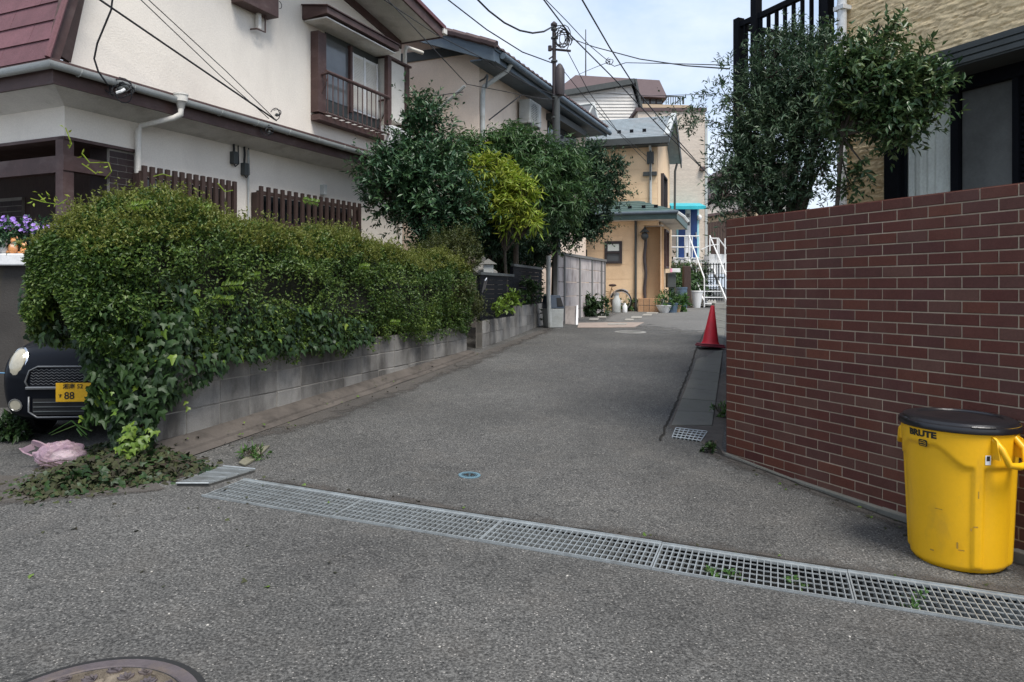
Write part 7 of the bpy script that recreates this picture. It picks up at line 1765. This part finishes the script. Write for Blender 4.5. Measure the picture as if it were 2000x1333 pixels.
# white ornament and vine tendrils in the porch
q = EB.hit(199, 350, .3); q = EB.pt(q[0], q[1], .3); bm = BM(); ell(bm, q, .085, .07, .1); lathe(bm, [(.03, .09), (.035, .13), (.01, .14)], 8, Matrix.Translation(q)); tag(obj('porch_lantern', bm, M['pvc_white'], smooth=50, at=q), 'pale round lantern hanging inside the dark porch', 'lantern')
vt = thing('porch_vine', 'pale yellowish vine tendril curling in front of the brown porch beam', 'vine', P(180, 330, 8.6))
for pts in (((128, 250), (140, 282), (135, 290)), ((160, 300), (175, 318), (190, 318), (212, 318), (218, 335), (205, 350)), ((160, 320), (172, 328), (188, 340)), ((60, 388), (85, 395), (115, 400), (130, 390)), ((75, 380), (90, 396)), ((300, 345), (318, 340), (335, 345)), ((425, 358), (440, 375), (455, 372))):
    bm = BM(); tube(bm, [P(x, y, 8.55 if x < 250 else 9.0) for x, y in pts], .007, 4); obj('tendril', bm, M['lime'], vt)
cc = np.array([P(x + random.uniform(-6, 6), y + random.uniform(-6, 6), 8.5)[:] for x, y in ((130, 255), (140, 285), (162, 305), (190, 318), (216, 330), (85, 390), (95, 385), (110, 392), (70, 392), (120, 398), (128, 385), (78, 380), (168, 322), (185, 338), (100, 400), (92, 378)) for _ in range(2)])
V, Fc = leaf_arrays(cc, rdir(len(cc)), rdir(len(cc)), np.full(len(cc), .07), np.full(len(cc), .025)); stuff(leaf_obj('leaves', [(V, Fc)], [M['lime']], vt))

# ================================================================== YELLOW BIN
bc = G(1872, 1121); hd_ = Vector((bc.x, bc.y, 0)).normalized(); bc = bc + hd_ * .262; bc.z = ground_z(bc.x, bc.y)
bn = thing('yellow_bin', 'large round yellow plastic bin with black lid in front of the brick wall', 'bin', bc)
BHt = .805
cam_ang = math.atan2(-bc.y, -bc.x)
tocam = cam_ang
nT, nZ = 160, 70
def sm(a, b, x): t = np.clip((x - a) / (b - a), 0, 1); return t * t * (3 - 2 * t)
Tt, Zz = np.meshgrid(np.arange(nT) * 2 * PI / nT, np.linspace(0, 1, nZ), indexing='ij')
rel = (Tt - tocam + PI) % (2 * PI) - PI            # 0 faces the camera; positive runs to the right as seen
rad = .246 + (.282 - .246) * Zz
rad = rad - .018 * (1 - sm(0, .035, Zz))
def relmod(c): return np.abs((rel - c + PI) % PI - 0) 
hand = .86                                          # handle direction
dper = (rel - hand + PI / 2) % PI - PI / 2          # distance to nearest handle axis
edge_z = np.where(np.abs(dper) < .64, .725, .725 + .13 * sm(.70, 1.3, np.abs(dper)))
band = sm(-.012, .012, Zz - edge_z) * (np.abs(dper) > .0)
rib = (1 - sm(.60, .64, np.abs(dper))) * sm(.40, .44, np.abs(dper)) * sm(.02, .05, Zz)
rad = rad + .015 * np.maximum(band, rib) + .006 * sm(.965, .975, Zz)
V = np.stack([rad * np.cos(Tt), rad * np.sin(Tt), Zz * BHt + .004], -1).reshape(-1, 3)
ii = np.arange(nT * nZ).reshape(nT, nZ); jn = np.roll(ii, -1, 0)
Fq = np.stack([ii[:, :-1], jn[:, :-1], jn[:, 1:], ii[:, 1:]], -1).reshape(-1, 4)
o = bpy.data.objects.new('body', np_mesh('body', V, Fq, [M['yellow']], smooth=True)); col.objects.link(o); o.parent = bn
bm = BM(); lathe(bm, [(.01, .006), (.232, .006)], 32, Matrix.Translation(bc)); obj('base', bm, M['yellow'], bn)
LX = Matrix.Translation(bc + Vector((0, 0, BHt))) @ Matrix.Rotation(R(1.0), 4, 'Y')
bm = BM(); lathe(bm, [(.303, -.028), (.309, -.026), (.311, -.008), (.306, .004), (.292, .010), (.286, .022), (.262, .032), (.222, .034), (.214, .026), (.20, .024), (.12, .032), (.004, .036)], 64, LX); obj('lid', bm, M['black_plastic'], bn, smooth=35)
bm = BM(); lathe(bm, [(.302, -.03), (.29, -.028), (.001, -.028)], 64, LX); obj('lid_underside', bm, M['black_plastic'], bn)
for k in range(4):
    bm = BM(); a = tocam + .4 + k * PI / 2; 
    tube(bm, [LX @ Vector((.302 * math.cos(a + x * .10), .302 * math.sin(a + x * .10), .008)) for x in range(-2, 3)], .008, 6); obj('lid_clip', bm, M['black_plastic'], bn)
def bin_pt(a, z, out=0.0):   # a relative to camera (right positive)
    an = tocam + a; r_ = .246 + .036 * z + .015 + out; return bc + Vector((r_ * math.cos(an), r_ * math.sin(an), z * BHt + .004))
for side in (hand, hand + PI):
    bm = BM()
    for dz, ww_ in ((.80, .27), ):
        p0 = [bin_pt(side - ww_, .93, -.004), bin_pt(side - ww_ * .85, .87, .05), bin_pt(side - ww_ * .62, .775, .075), bin_pt(side, .765, .082), bin_pt(side + ww_ * .62, .775, .075), bin_pt(side + ww_ * .85, .87, .05), bin_pt(side + ww_, .93, -.004)]
        tube(bm, p0, [.017, .017, .019, .02, .019, .017, .017], 8)
    for e in (-1, 1):
        prism(bm, [bin_pt(side + e * .28, .95, 0), bin_pt(side + e * .27, .80, 0), bin_pt(side + e * .25, .80, .055), bin_pt(side + e * .27, .93, .035)], [bin_pt(side + e * .31, .95, 0), bin_pt(side + e * .30, .80, 0), bin_pt(side + e * .28, .80, .055), bin_pt(side + e * .30, .93, .035)])
    obj('handle', bm, M['yellow'], bn, smooth=60)
def wrap(b_, a0, z0, out=.0012):
    for v in b_.verts:
        x, y, z = v.co; r_ = .282; p = bin_pt(a0 + x / r_, z0 + y / BHt, out + z); v.co = p
    return b_
la_ = -.66
b_ = text_bm('BRUTE', .047, .0026, .0008); 
for v in b_.verts: v.co.x *= 1.18
bmesh.ops.triangulate(b_, faces=b_.faces); obj('lettering', wrap(b_, la_, .925), M['ink'], bn)
b_ = BM(); 
def rrect(b_, x0, x1, y0, y1, z, ch=.006):
    vs_ = [b_.verts.new((x, y, z)) for x, y in ((x0 + ch, y0), (x1 - ch, y0), (x1, y0 + ch), (x1, y1 - ch), (x1 - ch, y1), (x0 + ch, y1), (x0, y1 - ch), (x0, y0 + ch))]; b_.faces.new(vs_)
rrect(b_, -.026, .026, -.019, .019, 0); obj('emblem', wrap(b_, la_ + .03, .862, .0015), M['ink'], bn)
b_ = BM()
for x0, y0, x1, y1 in ((-.02, .004, 0, .013), (0, .013, .02, .004), (-.02, -.004, .0, .003), (.0, .003, .02, -.004), (-.018, -.012, .018, -.012)):
    d_ = Vector((x1 - x0, y1 - y0, 0)).normalized(); n_ = Vector((-d_.y, d_.x, 0)) * .0011; a, b = Vector((x0, y0, 0)), Vector((x1, y1, 0)); b_.faces.new([b_.verts.new(p) for p in (a - n_, b - n_, b + n_, a + n_)])
obj('emblem_lines', wrap(b_, la_ + .03, .862, .003), M['yellow'], bn)
M['scuff'] = mat('grey_scuff', (.36, .20, .03), .7)
for a_, z_, w_, h_ in ((.30, .33, .012, .004), (.22, .31, .004, .008), (-.02, .19, .005, .018), (.05, .16, .016, .003), (-.35, .42, .02, .002), (-.5, .12, .012, .004), (.34, .55, .003, .02)):
    b_ = BM(); rrect(b_, -w_, w_, -h_, h_, 0, min(w_, h_) * .5); obj('scuff', wrap(b_, a_, z_, .0006), M['scuff'], bn)
b_ = BM(); rrect(b_, -.014, .014, -.026, .026, 0, .001); lb_ = obj('sticker', wrap(b_, hand - .37, .79, .003), M['white_paint'], bn)
b_ = BM(); rrect(b_, -.008, .008, -.012, .014, 0, .001); obj('sticker_print', wrap(b_, hand - .37, .80, .0045), M['ink'], lb_)

# ================================================================== CONE
cb_ = G(1387, 681); cn = thing('traffic_cone', 'red plastic traffic cone standing on the gutter slabs by the brick wall', 'traffic cone', cb_)
sc_ = cb_.y / F
CXm = Matrix.Translation(cb_ + Vector((0, 0, .026))) @ Matrix.Rotation(R(4.0), 4, 'Y') @ Matrix.Rotation(R(-2), 4, 'X')
hgt_ = 81 * sc_
bm = BM(); lathe(bm, [(.165, .045), (.150, .055), (.142, .075), (.13, .10), (.032, hgt_ - .02), (.024, hgt_), (.001, hgt_ + .002)], 28, CXm); obj('body', bm, M['red_plastic'], cn, smooth=35)
bm = BM(); hb = 24 * sc_
for z0, z1, k in ((0, .03, 1.0), (.0301, .055, .93)): box(bm, -hb * k, hb * k, -hb * k, hb * k, z0, z1, CXm)
obj('base', bm, mat('dark_red_plastic', (.17, .02, .035), .6, var=.2), cn, bevel=.012)

# ================================================================== MANHOLES, MARKERS, PAVING
mc = Vector((-1.47, 2.52, 0)); mc.z = ground_z(mc.x, mc.y) + .004
def tilt_at(c):
    e = .35; nx = Vector((2 * e, 0, ground_z(c.x + e, c.y) - ground_z(c.x - e, c.y))).cross(Vector((0, 2 * e, ground_z(c.x, c.y + e) - ground_z(c.x, c.y - e)))).normalized()
    return Matrix.Translation(c) @ Vector((0, 0, 1)).rotation_difference(nx).to_matrix().to_4x4() @ Matrix.Translation(-c)
MT = tilt_at(mc)
mh = thing('manhole_cover', 'cast iron manhole cover with leaf pattern at the bottom left edge', 'manhole cover', mc)
bm = BM(); lathe(bm, [(.378, -.02), (.378, .006), (.330, .008), (.326, .002), (.322, -.004)], 64, Matrix.Translation(mc)); bm.transform(MT); obj('frame', bm, M['iron'], mh, smooth=30)
bm = BM(); lathe(bm, [(.405, -.01), (.405, .0025), (.3785, .003)], 64, Matrix.Translation(mc)); bm.transform(MT); obj('seal', bm, M['rubber'], mh)
bm = BM(); lathe(bm, [(.001, .0035), (.321, .0035)], 64, Matrix.Translation(mc)); bm.transform(MT); obj('cover', bm, M['iron_fill'], mh)
bm = BM()
for k in range(26):
    a = k * 2 * PI / 26 + random.uniform(-.05, .05); r0_ = .235 + .05 * (k % 2)
    for j in range(5):
        b_a = a + .75 + (j - 2) * .38; st0 = Vector((r0_ * math.cos(a), r0_ * math.sin(a), .0)); ln = .06 - .008 * abs(j - 2); dr_ = Vector((math.cos(b_a), math.sin(b_a), 0)); nd = Vector((-dr_.y, dr_.x, 0))
        en = st0 + dr_ * ln
        if en.length > .312: en = en.normalized() * .312
        pts = [st0 - nd * .003, st0.lerp(en, .6) - nd * .0085, en, st0.lerp(en, .6) + nd * .0085, st0 + nd * .003]; prism(bm, [mc + p + Vector((0, 0, .0036)) for p in pts], [mc + p + Vector((0, 0, .0105)) for p in pts])
lathe(bm, [(.19, .0036), (.19, .0105), (.17, .0105), (.17, .0036)], 40, Matrix.Translation(mc)); bm.transform(MT); stuff(obj('leaf_relief', bm, M['iron'], mh))
for px, py, r_, nm, lb, m_ in ((917, 929, .085, 'road_marker', 'small round pale blue survey marker set in the alley asphalt', 'blue_marker'), (1231, 649, .33, 'far_manhole', 'small pale round cover in the alley near the stepping paint marks', 'concrete')):
    c = G(px, py); t = thing(nm, lb, 'road marker' if r_ < .2 else 'manhole cover', c)
    Tm = tilt_at(c) @ Matrix.Translation(c); bm = BM(); lathe(bm, [(.001, .0045), (r_ * .72, .0045)], 28, Tm); obj('plate', bm, M[m_], t)
    bm = BM(); lathe(bm, [(r_ * .74, .001), (r_ * .74, .0055), (r_, .005), (r_, .0)], 28, Tm); obj('rim', bm, M[m_], t)
    if r_ < .2:
        for sx in (-1, 1):
            bm = BM(); v_ = [Tm @ Vector((sx * r_ * .08, -r_ * .42, .0065)), Tm @ Vector((sx * r_ * .62, 0, .0065)), Tm @ Vector((sx * r_ * .08, r_ * .42, .0065))]; sheet(bm, v_); obj('wedge', bm, M['joint'], t)
def patch(name, label, cat, pts, m, up=.014):
    q = [G(x, y) for x, y in pts]; bm = BM(); c = sum(q, Vector()) / len(q)
    prism(bm, [p + Vector((0, 0, up)) for p in q], [p + Vector((0, 0, up - .012)) for p in q]); return tag(obj(name, bm, m, at=c), label, cat)
patch('paved_patch', 'irregular pinkish paved patch on the road in front of the apricot house', 'paving', [(1128, 641), (1130, 632), (1180, 631), (1258, 631), (1240, 640), (1180, 641)], M['road_pink'])
for i, (pts, lb) in enumerate((([(1150, 627), (1152, 623.5), (1170, 623.5), (1168, 627)], 'leftmost worn white stepping mark on the road'), ([(1167, 622), (1168, 619.5), (1184, 619.5), (1184, 622)], 'small worn white mark near the bicycle'), ([(1220, 627.5), (1222, 624.5), (1238, 624.5), (1237, 627.5)], 'worn white stepping mark just above the paved patch'), ([(1232, 623), (1234, 619.5), (1254, 619.5), (1253, 623)], 'long worn white stepping mark in the row to the porch'), ([(1254, 618), (1257, 615), (1274, 615), (1272, 618)], 'worn white stepping mark close to the entrance step'), ([(1262, 614), (1264, 611.5), (1286, 611.5), (1284, 614)], 'worn white mark right before the entrance step'), ([(1186, 636), (1188, 633.5), (1225, 633.5), (1223, 636)], 'pale strip lying on the pinkish paved patch'))):
    patch('stepping_mark', lb, 'road mark', pts, M['road_white'], .024)['group'] = 'worn stepping marks on the road'
patch('entrance_pad', 'pale concrete pad at the foot of the white stairs', 'paving', [(1342, 600), (1352, 588), (1399, 588), (1399, 601)], M['concrete'], .05)
patch('kerb_fragment', 'broken mossy concrete kerb end beside the old grating', 'kerb', [(466, 908), (500, 878), (527, 874), (500, 900), (478, 913)], mat('mossy_concrete', (.17, .16, .115), .95, var=.3, bump=.5, stain=(.09, .11, .04), stain_scale=(9, 9, 9), stain_amt=.7), .018)
# small stones scattered
bm = BM()
for i in range(34):
    q = G(random.uniform(20, 1900), random.uniform(900, 1320)); bmesh.ops.create_icosphere(bm, subdivisions=1, radius=random.uniform(.003, .007), matrix=Matrix.Translation(q + Vector((0, 0, .002))) @ Matrix.Diagonal((1, 1.3, .6, 1)))
tag(obj('loose_pebbles', bm, mat('pale_pebbles', (.42, .40, .36), .8)), 'loose pale pebbles scattered over the asphalt', 'pebbles', kind='stuff')

# ================================================================== PINK BAG
bgc = G(97, 917); bg_ = thing('plastic_bag', 'crumpled pink plastic carrier bag lying at the edge of the ivy heap', 'bag', bgc)
bm = BM(); bmesh.ops.create_icosphere(bm, subdivisions=4, radius=1)
sB = bgc.y / F
for v in bm.verts:
    d = v.co.normalized(); n_ = mnoise.noise(d * 2.2 + Vector((3, 1, 7))) * .42 + mnoise.noise(d * 5.5) * .20 + mnoise.noise(d * 11) * .08
    cr = abs(mnoise.noise(d * 3.3 + Vector((9, 2, 4)))) * .28
    r_ = 1 + n_ * .28 - cr * .45 - .12 * abs(mnoise.noise(d * 6)); v.co = Vector((d.x * 50 * sB * r_ * (1 - .15 * d.z), d.y * .17 * r_, max(-.01, (d.z * .5 + .42) * 58 * sB * (r_ * .9)))); v.co += Vector((bgc.x, bgc.y + .13, bgc.z + .005))
obj('sack', bm, M['bag'], bg_, smooth=16)
bm = BM(); ell(bm, bgc + Vector((.03, .14, .06)), .11, .08, .055); obj('contents', bm, M['pvc_white'], bg_, smooth='all')
for a, b, c in (((45, 885, ), (38, 878), (60, 868)), ((60, 868), (75, 864), (92, 872))):
    bm = BM(); p0, p1, p2 = [P(x, y, bgc.y + .05) for x, y in (a, b, c)]
    v = [p0, p0.lerp(p1, .5) + Vector((-.02, 0, .02)), p1, p2, p2 + Vector((.01, .02, -.045)), p1 + Vector((.035, .02, -.03)), p0 + Vector((.05, .02, -.03))]
    prism(bm, v, [p + Vector((.006, .012, .003)) for p in v]); obj('handle', bm, M['bag'], bg_, smooth=True)

# ================================================================== THINGS BY THE ALLEY
# trash box
tb0 = G(1081, 641); tx = thing('trash_box', 'grey outdoor trash box with dark blue slanted top beside the precast wall', 'trash box', tb0)
wB = 17 * tb0.y / F; A_ = FP.rot(); X = Matrix.Translation(tb0 + Vector((0, .2, 0))) @ Matrix.Rotation(R(14), 4, 'Z')
hB = (641 - 603) * tb0.y / F
bm = BM(); hexa(bm, [X @ Vector(p) for p in ((-wB * .92, -.19, 0), (wB * .92, -.19, 0), (wB * .92, .2, 0), (-wB * .92, .2, 0), (-wB, -.21, hB), (wB, -.21, hB), (wB, .22, hB), (-wB, .22, hB))]); obj('box', bm, M['pvc'], tx, bevel=.02)
hT = (641 - 577) * tb0.y / F
bm = BM(); hexa(bm, [X @ Vector(p) for p in ((-wB * 1.03, -.22, hB + .001), (wB * 1.03, -.22, hB + .001), (wB * 1.03, .23, hB + .001), (-wB * 1.03, .23, hB + .001), (-wB * .95, -.12, hT), (wB * .7, -.12, hT), (wB * .7, .18, hT), (-wB * .95, .18, hT))]); lid = obj('lid', bm, mat('dark_blue_plastic', (.025, .045, .075), .45), tx, bevel=.015)
bm = BM(); hexa(bm, [X @ Vector(p) for p in ((wB * .2, -.222, hB + .05), (wB * .9, -.222, hB + .05), (wB * .9, -.2, hB + .05), (wB * .2, -.2, hB + .05), (wB * .2, -.150, hT - .06), (wB * .72, -.150, hT - .06), (wB * .72, -.12, hT - .06), (wB * .2, -.12, hT - .06))]); obj('slot', bm, M['rubber'], lid)
# white board leaning
q = [P(1104, 633, 17.9), P(1124, 636.5, 17.6), P(1127, 598, 17.9), P(1104, 598, 18.2)]; t = thing('white_board', 'pale board leaning at the end of the precast wall', 'board', q[0])
bm = BM(); prism(bm, q, [p + Vector((.03, .05, 0)) for p in q]); obj('panel', bm, M['panel_conc'], t)
e_ = [P(1124.5, 637, 17.55), P(1129, 636, 17.6), P(1129, 596, 17.9), P(1126, 597, 17.85)]; bm = BM(); prism(bm, e_, [p + Vector((.0, .06, 0)) for p in e_]); obj('edge', bm, M['white_paint'], t)
# stone lantern behind the black fence
q = P(938, 560, 14.0); t = thing('stone_lantern', 'grey stone garden lantern peeping over the black fence', 'lantern', (q.x, q.y, .8))
def LZ(y): return ZC - (y + 14 - HY) / F * 14.0
bm = BM(); lathe(bm, [(.06, .8), (.06, LZ(528))], 8, Matrix.Translation((q.x, q.y, 0))); obj('stem', bm, M['block'], t)
bm = BM(); lathe(bm, [(.17, LZ(528)), (.17, LZ(520)), (.14, LZ(516))], 6, Matrix.Translation((q.x, q.y, 0))); obj('platform', bm, M['block'], t)
bm = BM(); lathe(bm, [(.28, LZ(520)), (.27, LZ(516)), (.12, LZ(506)), (.05, LZ(500)), (.05, LZ(490)), (.01, LZ(486))], 6, Matrix.Translation((q.x + .05, q.y, 0))); obj('roof', bm, M['block'], t)
mb = P(954, 538, 13.6); bm = BM(); box(bm, -.09, .09, -.1, .1, -.02, .2, Matrix.Translation(mb)); t = thing('mailbox', 'small white mailbox with roof standing on the black fence', 'mailbox', mb); obj('box', bm, M['pvc'], t, bevel=.01)
bm = BM(); prism(bm, [mb + Vector(p) for p in ((-.16, -.14, .2), (.16, -.14, .2), (.0, -.14, .3))], [mb + Vector(p) for p in ((-.16, .14, .2), (.16, .14, .2), (.0, .14, .3))]); obj('roof', bm, M['concrete'], t)
# bicycle
bq = P(1213, 606, 23.9); bz = ground_z(bq.x, bq.y); by = thing('bicycle', 'old bicycle parked against the apricot house wall', 'bicycle', (bq.x, bq.y, bz))
bdir = Vector((-.93, .36, 0)).normalized(); rW = .335
def bp_(u, z): return Vector((bq.x, bq.y, bz)) + bdir * u + Vector((0, 0, z))
for u in (0.0, 1.05):
    c = bp_(u, rW); bm = BM(); tube(bm, [c + bdir * (rW * math.cos(a)) + Vector((0, 0, rW * math.sin(a))) for a in [k * 2 * PI / 28 for k in range(29)]], .021, 6); wh_ = obj('wheel', bm, M['rubber'], by, smooth=True)
    bm = BM(); tube(bm, [c + bdir * (rW * .9 * math.cos(a)) + Vector((0, 0, rW * .9 * math.sin(a))) for a in [k * 2 * PI / 28 for k in range(29)]], .012, 5); obj('rim', bm, M['steel'], wh_, smooth=True)
    bm = BM()
    for k in range(14): a = k * PI / 7; tube(bm, [c, c + bdir * (rW * .9 * math.cos(a)) + Vector((0, 0, rW * .9 * math.sin(a)))], .003, 3)
    stuff(obj('spokes', bm, M['steel'], wh_))
    bm = BM(); tube(bm, [c + bdir * ((rW + .04) * math.cos(a)) + Vector((0, 0, (rW + .04) * math.sin(a))) for a in [PI * (.05 + k * .06) for k in range(12)]], .018, 5); obj('mudguard', bm, M['steel'], by, smooth=True)
bm = BM()
for a, b in (((0, rW), (.42, .3)), ((0, rW), (.3, .72)), ((.42, .3), (.3, .78)), ((.42, .3), (.93, .62)), ((.35, .62), (.93, .70)), ((.9, .85), (1.05, rW))): tube(bm, [bp_(*a), bp_(*b)], .016, 6)
obj('frame', bm, M['cardboard'], by)
bm = BM(); ell(bm, bp_(.28, .84), .13, .09, .045); obj('saddle', bm, M['dark_wood'], by, smooth='all')
bm = BM(); pr_ = Vector((bdir.y, -bdir.x, 0)); tube(bm, [bp_(.85, .95) + pr_ * .26, bp_(.95, 1.0) + pr_ * .12, bp_(.93, .95), bp_(.95, 1.0) - pr_ * .12, bp_(.85, .95) - pr_ * .26], .013, 6); tube(bm, [bp_(.93, .95), bp_(.9, .8)], .015, 6); obj('handlebar', bm, M['steel'], by)
bm = BM(); hexa(bm, [bp_(u, z) + pr_ * s_ for z, k in ((.62, .8), (.85, 1)) for u, s_ in ((1.0, -.15 * k), (1.28, -.15 * k), (1.28, .15 * k), (1.0, .15 * k))]); obj('basket', bm, M['steel'], by)
# stool with pots beside the bicycle
q = P(1200, 608, 23.3); z0 = ground_z(q.x, q.y); t = thing('wooden_stool', 'small wooden stool by the bicycle', 'stool', (q.x - .2, q.y, z0))
for dx, dy in ((-.14, -.1), (.14, -.1), (.14, .1), (-.14, .1)):
    bm = BM(); tube(bm, [(q.x - .2 + dx, q.y + dy, z0), (q.x - .2 + dx, q.y + dy, z0 + .42)], .022, 5); obj('leg', bm, M['cardboard'], t)
bm = BM(); box(bm, q.x - .38, q.x - .02, q.y - .14, q.y + .14, z0 + .421, z0 + .45); obj('seat', bm, M['cardboard'], t); bm = BM(); box(bm, q.x - .35, q.x - .05, q.y - .13, q.y - .11, z0 + .15, z0 + .18); obj('rung', bm, M['cardboard'], t)
t = thing('milk_can', 'pale metal milk can standing between stool and bicycle wheel', 'can', (q.x + .05, q.y - .1, z0)); bm = BM(); lathe(bm, [(.13, 0), (.135, .02), (.135, .38), (.08, .48), (.08, .55), (.095, .56), (.095, .58)], 14, Matrix.Translation((q.x + .05, q.y - .1, z0))); obj('body', bm, M['pvc'], t, smooth=True)
bm = BM(); lathe(bm, [(.1, .581), (.1, .6), (.05, .64), (.01, .645)], 14, Matrix.Translation((q.x + .05, q.y - .1, z0))); obj('lid', bm, M['steel'], t, smooth=True)
t = thing('white_jug', 'white plastic jug at the foot of the milk can', 'jug', (q.x + .3, q.y - .2, z0)); bm = BM(); lathe(bm, [(.07, 0), (.075, .02), (.075, .2), (.03, .26), (.03, .3), (.001, .3)], 12, Matrix.Translation((q.x + .3, q.y - .2, z0))); obj('body', bm, M['white_paint'], t, smooth=True)
# planters by the step
def pot(name, label, px, py, Y, r0_, r1_, h_, m, leaf=None):
    q = P(px, py, Y); q.z = ground_z(q.x, q.y); t = thing(name, label, 'plant pot', q); bm = BM(); lathe(bm, [(r0_, 0), (r1_, h_ * .92), (r1_ * 1.06, h_ * .93), (r1_ * 1.06, h_), (r1_ * .9, h_), (r1_ * .88, h_ * .85), (.001, h_ * .85)], 16, Matrix.Translation(q)); obj('pot', bm, m, t, smooth=40)
    if leaf:
        (V, Fc), _, _ = sprays([(q.x, q.y, q.z + h_ + .12, .2)], 40, 8, .12, .1, .035, shell=.2); stuff(leaf_obj('foliage', [(V, Fc)], [leaf], t))
    return t
pot('white_bowl_planter', 'white bowl-shaped planter in front of the entrance step', 1297, 606, 22.9, .13, .24, .24, M['white_paint'], M['weed'])
pot('blue_planter', 'dark blue planter beside the white bowl planter', 1309, 606, 23.1, .2, .24, .3, M['blue_pot'], M['ivy'])
pot('stone_planter', 'brownish stone planter right of the blue planter', 1319, 605, 23.3, .14, .18, .22, M['cardboard'], M['weed'])
pot('tall_white_planter', 'tall tapered white planter near the white stairs', 1360, 585, 26.8, .14, .24, .62, M['white_paint'])
pot('tall_blue_planter', 'tall dark blue cylinder planter beside the dark gate post', 1330, 583, 26.5, .22, .22, .75, M['blue_pot'])
q = P(1341, 583, 26.6); bm = BM(); zz_ = ground_z(q.x, q.y); box(bm, -.13, .13, -.13, .13, 0, 1.5, Matrix.Translation((q.x, q.y, zz_))); tag(obj('gate_post', bm, M['dark_wood'], at=(q.x, q.y, zz_), bevel=.02), 'dark square wooden gate post in front of the stair shrubs', 'post')
q = P(1311, 580, 25.2); zz_ = ground_z(q.x, q.y); t = thing('sign_post', 'dark green post carrying a mailbox and a small pink sign', 'sign post', (q.x, q.y, zz_)); bm = BM(); box(bm, -.08, .08, -.06, .06, 0, 1.1, Matrix.Translation((q.x, q.y, zz_))); obj('post', bm, M['green_roof'], t)
bm = BM(); box(bm, -.17, .12, -.2, .15, .75, 1.25, Matrix.Translation((q.x, q.y, zz_))); obj('mailbox', bm, M['dark_grey'], t, bevel=.02)
a, b = P(1309, 532, 24.9), P(1329, 524.5, 24.9); bm = BM(); box(bm, a.x, b.x, 24.9, 24.93, a.z, b.z); sg_ = obj('sign', bm, M['white_paint'], t); bm = BM(); box(bm, a.x, a.x + .07, 24.89, 24.899, a.z, b.z - .0); obj('sign_band', bm, M['pink_sign'], sg_)
q = P(1404, 600, 26.0); zz_ = ground_z(q.x, q.y); bm = BM(); box(bm, -.2, .3, -.2, .2, 0, .2, Matrix.Translation((q.x, q.y, zz_))); tag(obj('concrete_block', bm, M['concrete'], at=(q.x, q.y, zz_), bevel=.01), 'grey concrete block at the right end of the alley', 'block')

# tidy: sky stays as world; nothing hidden
for o in scn.objects:
    if o.type == 'MESH' and not o.data.materials: o.data.materials.append(M['concrete'])
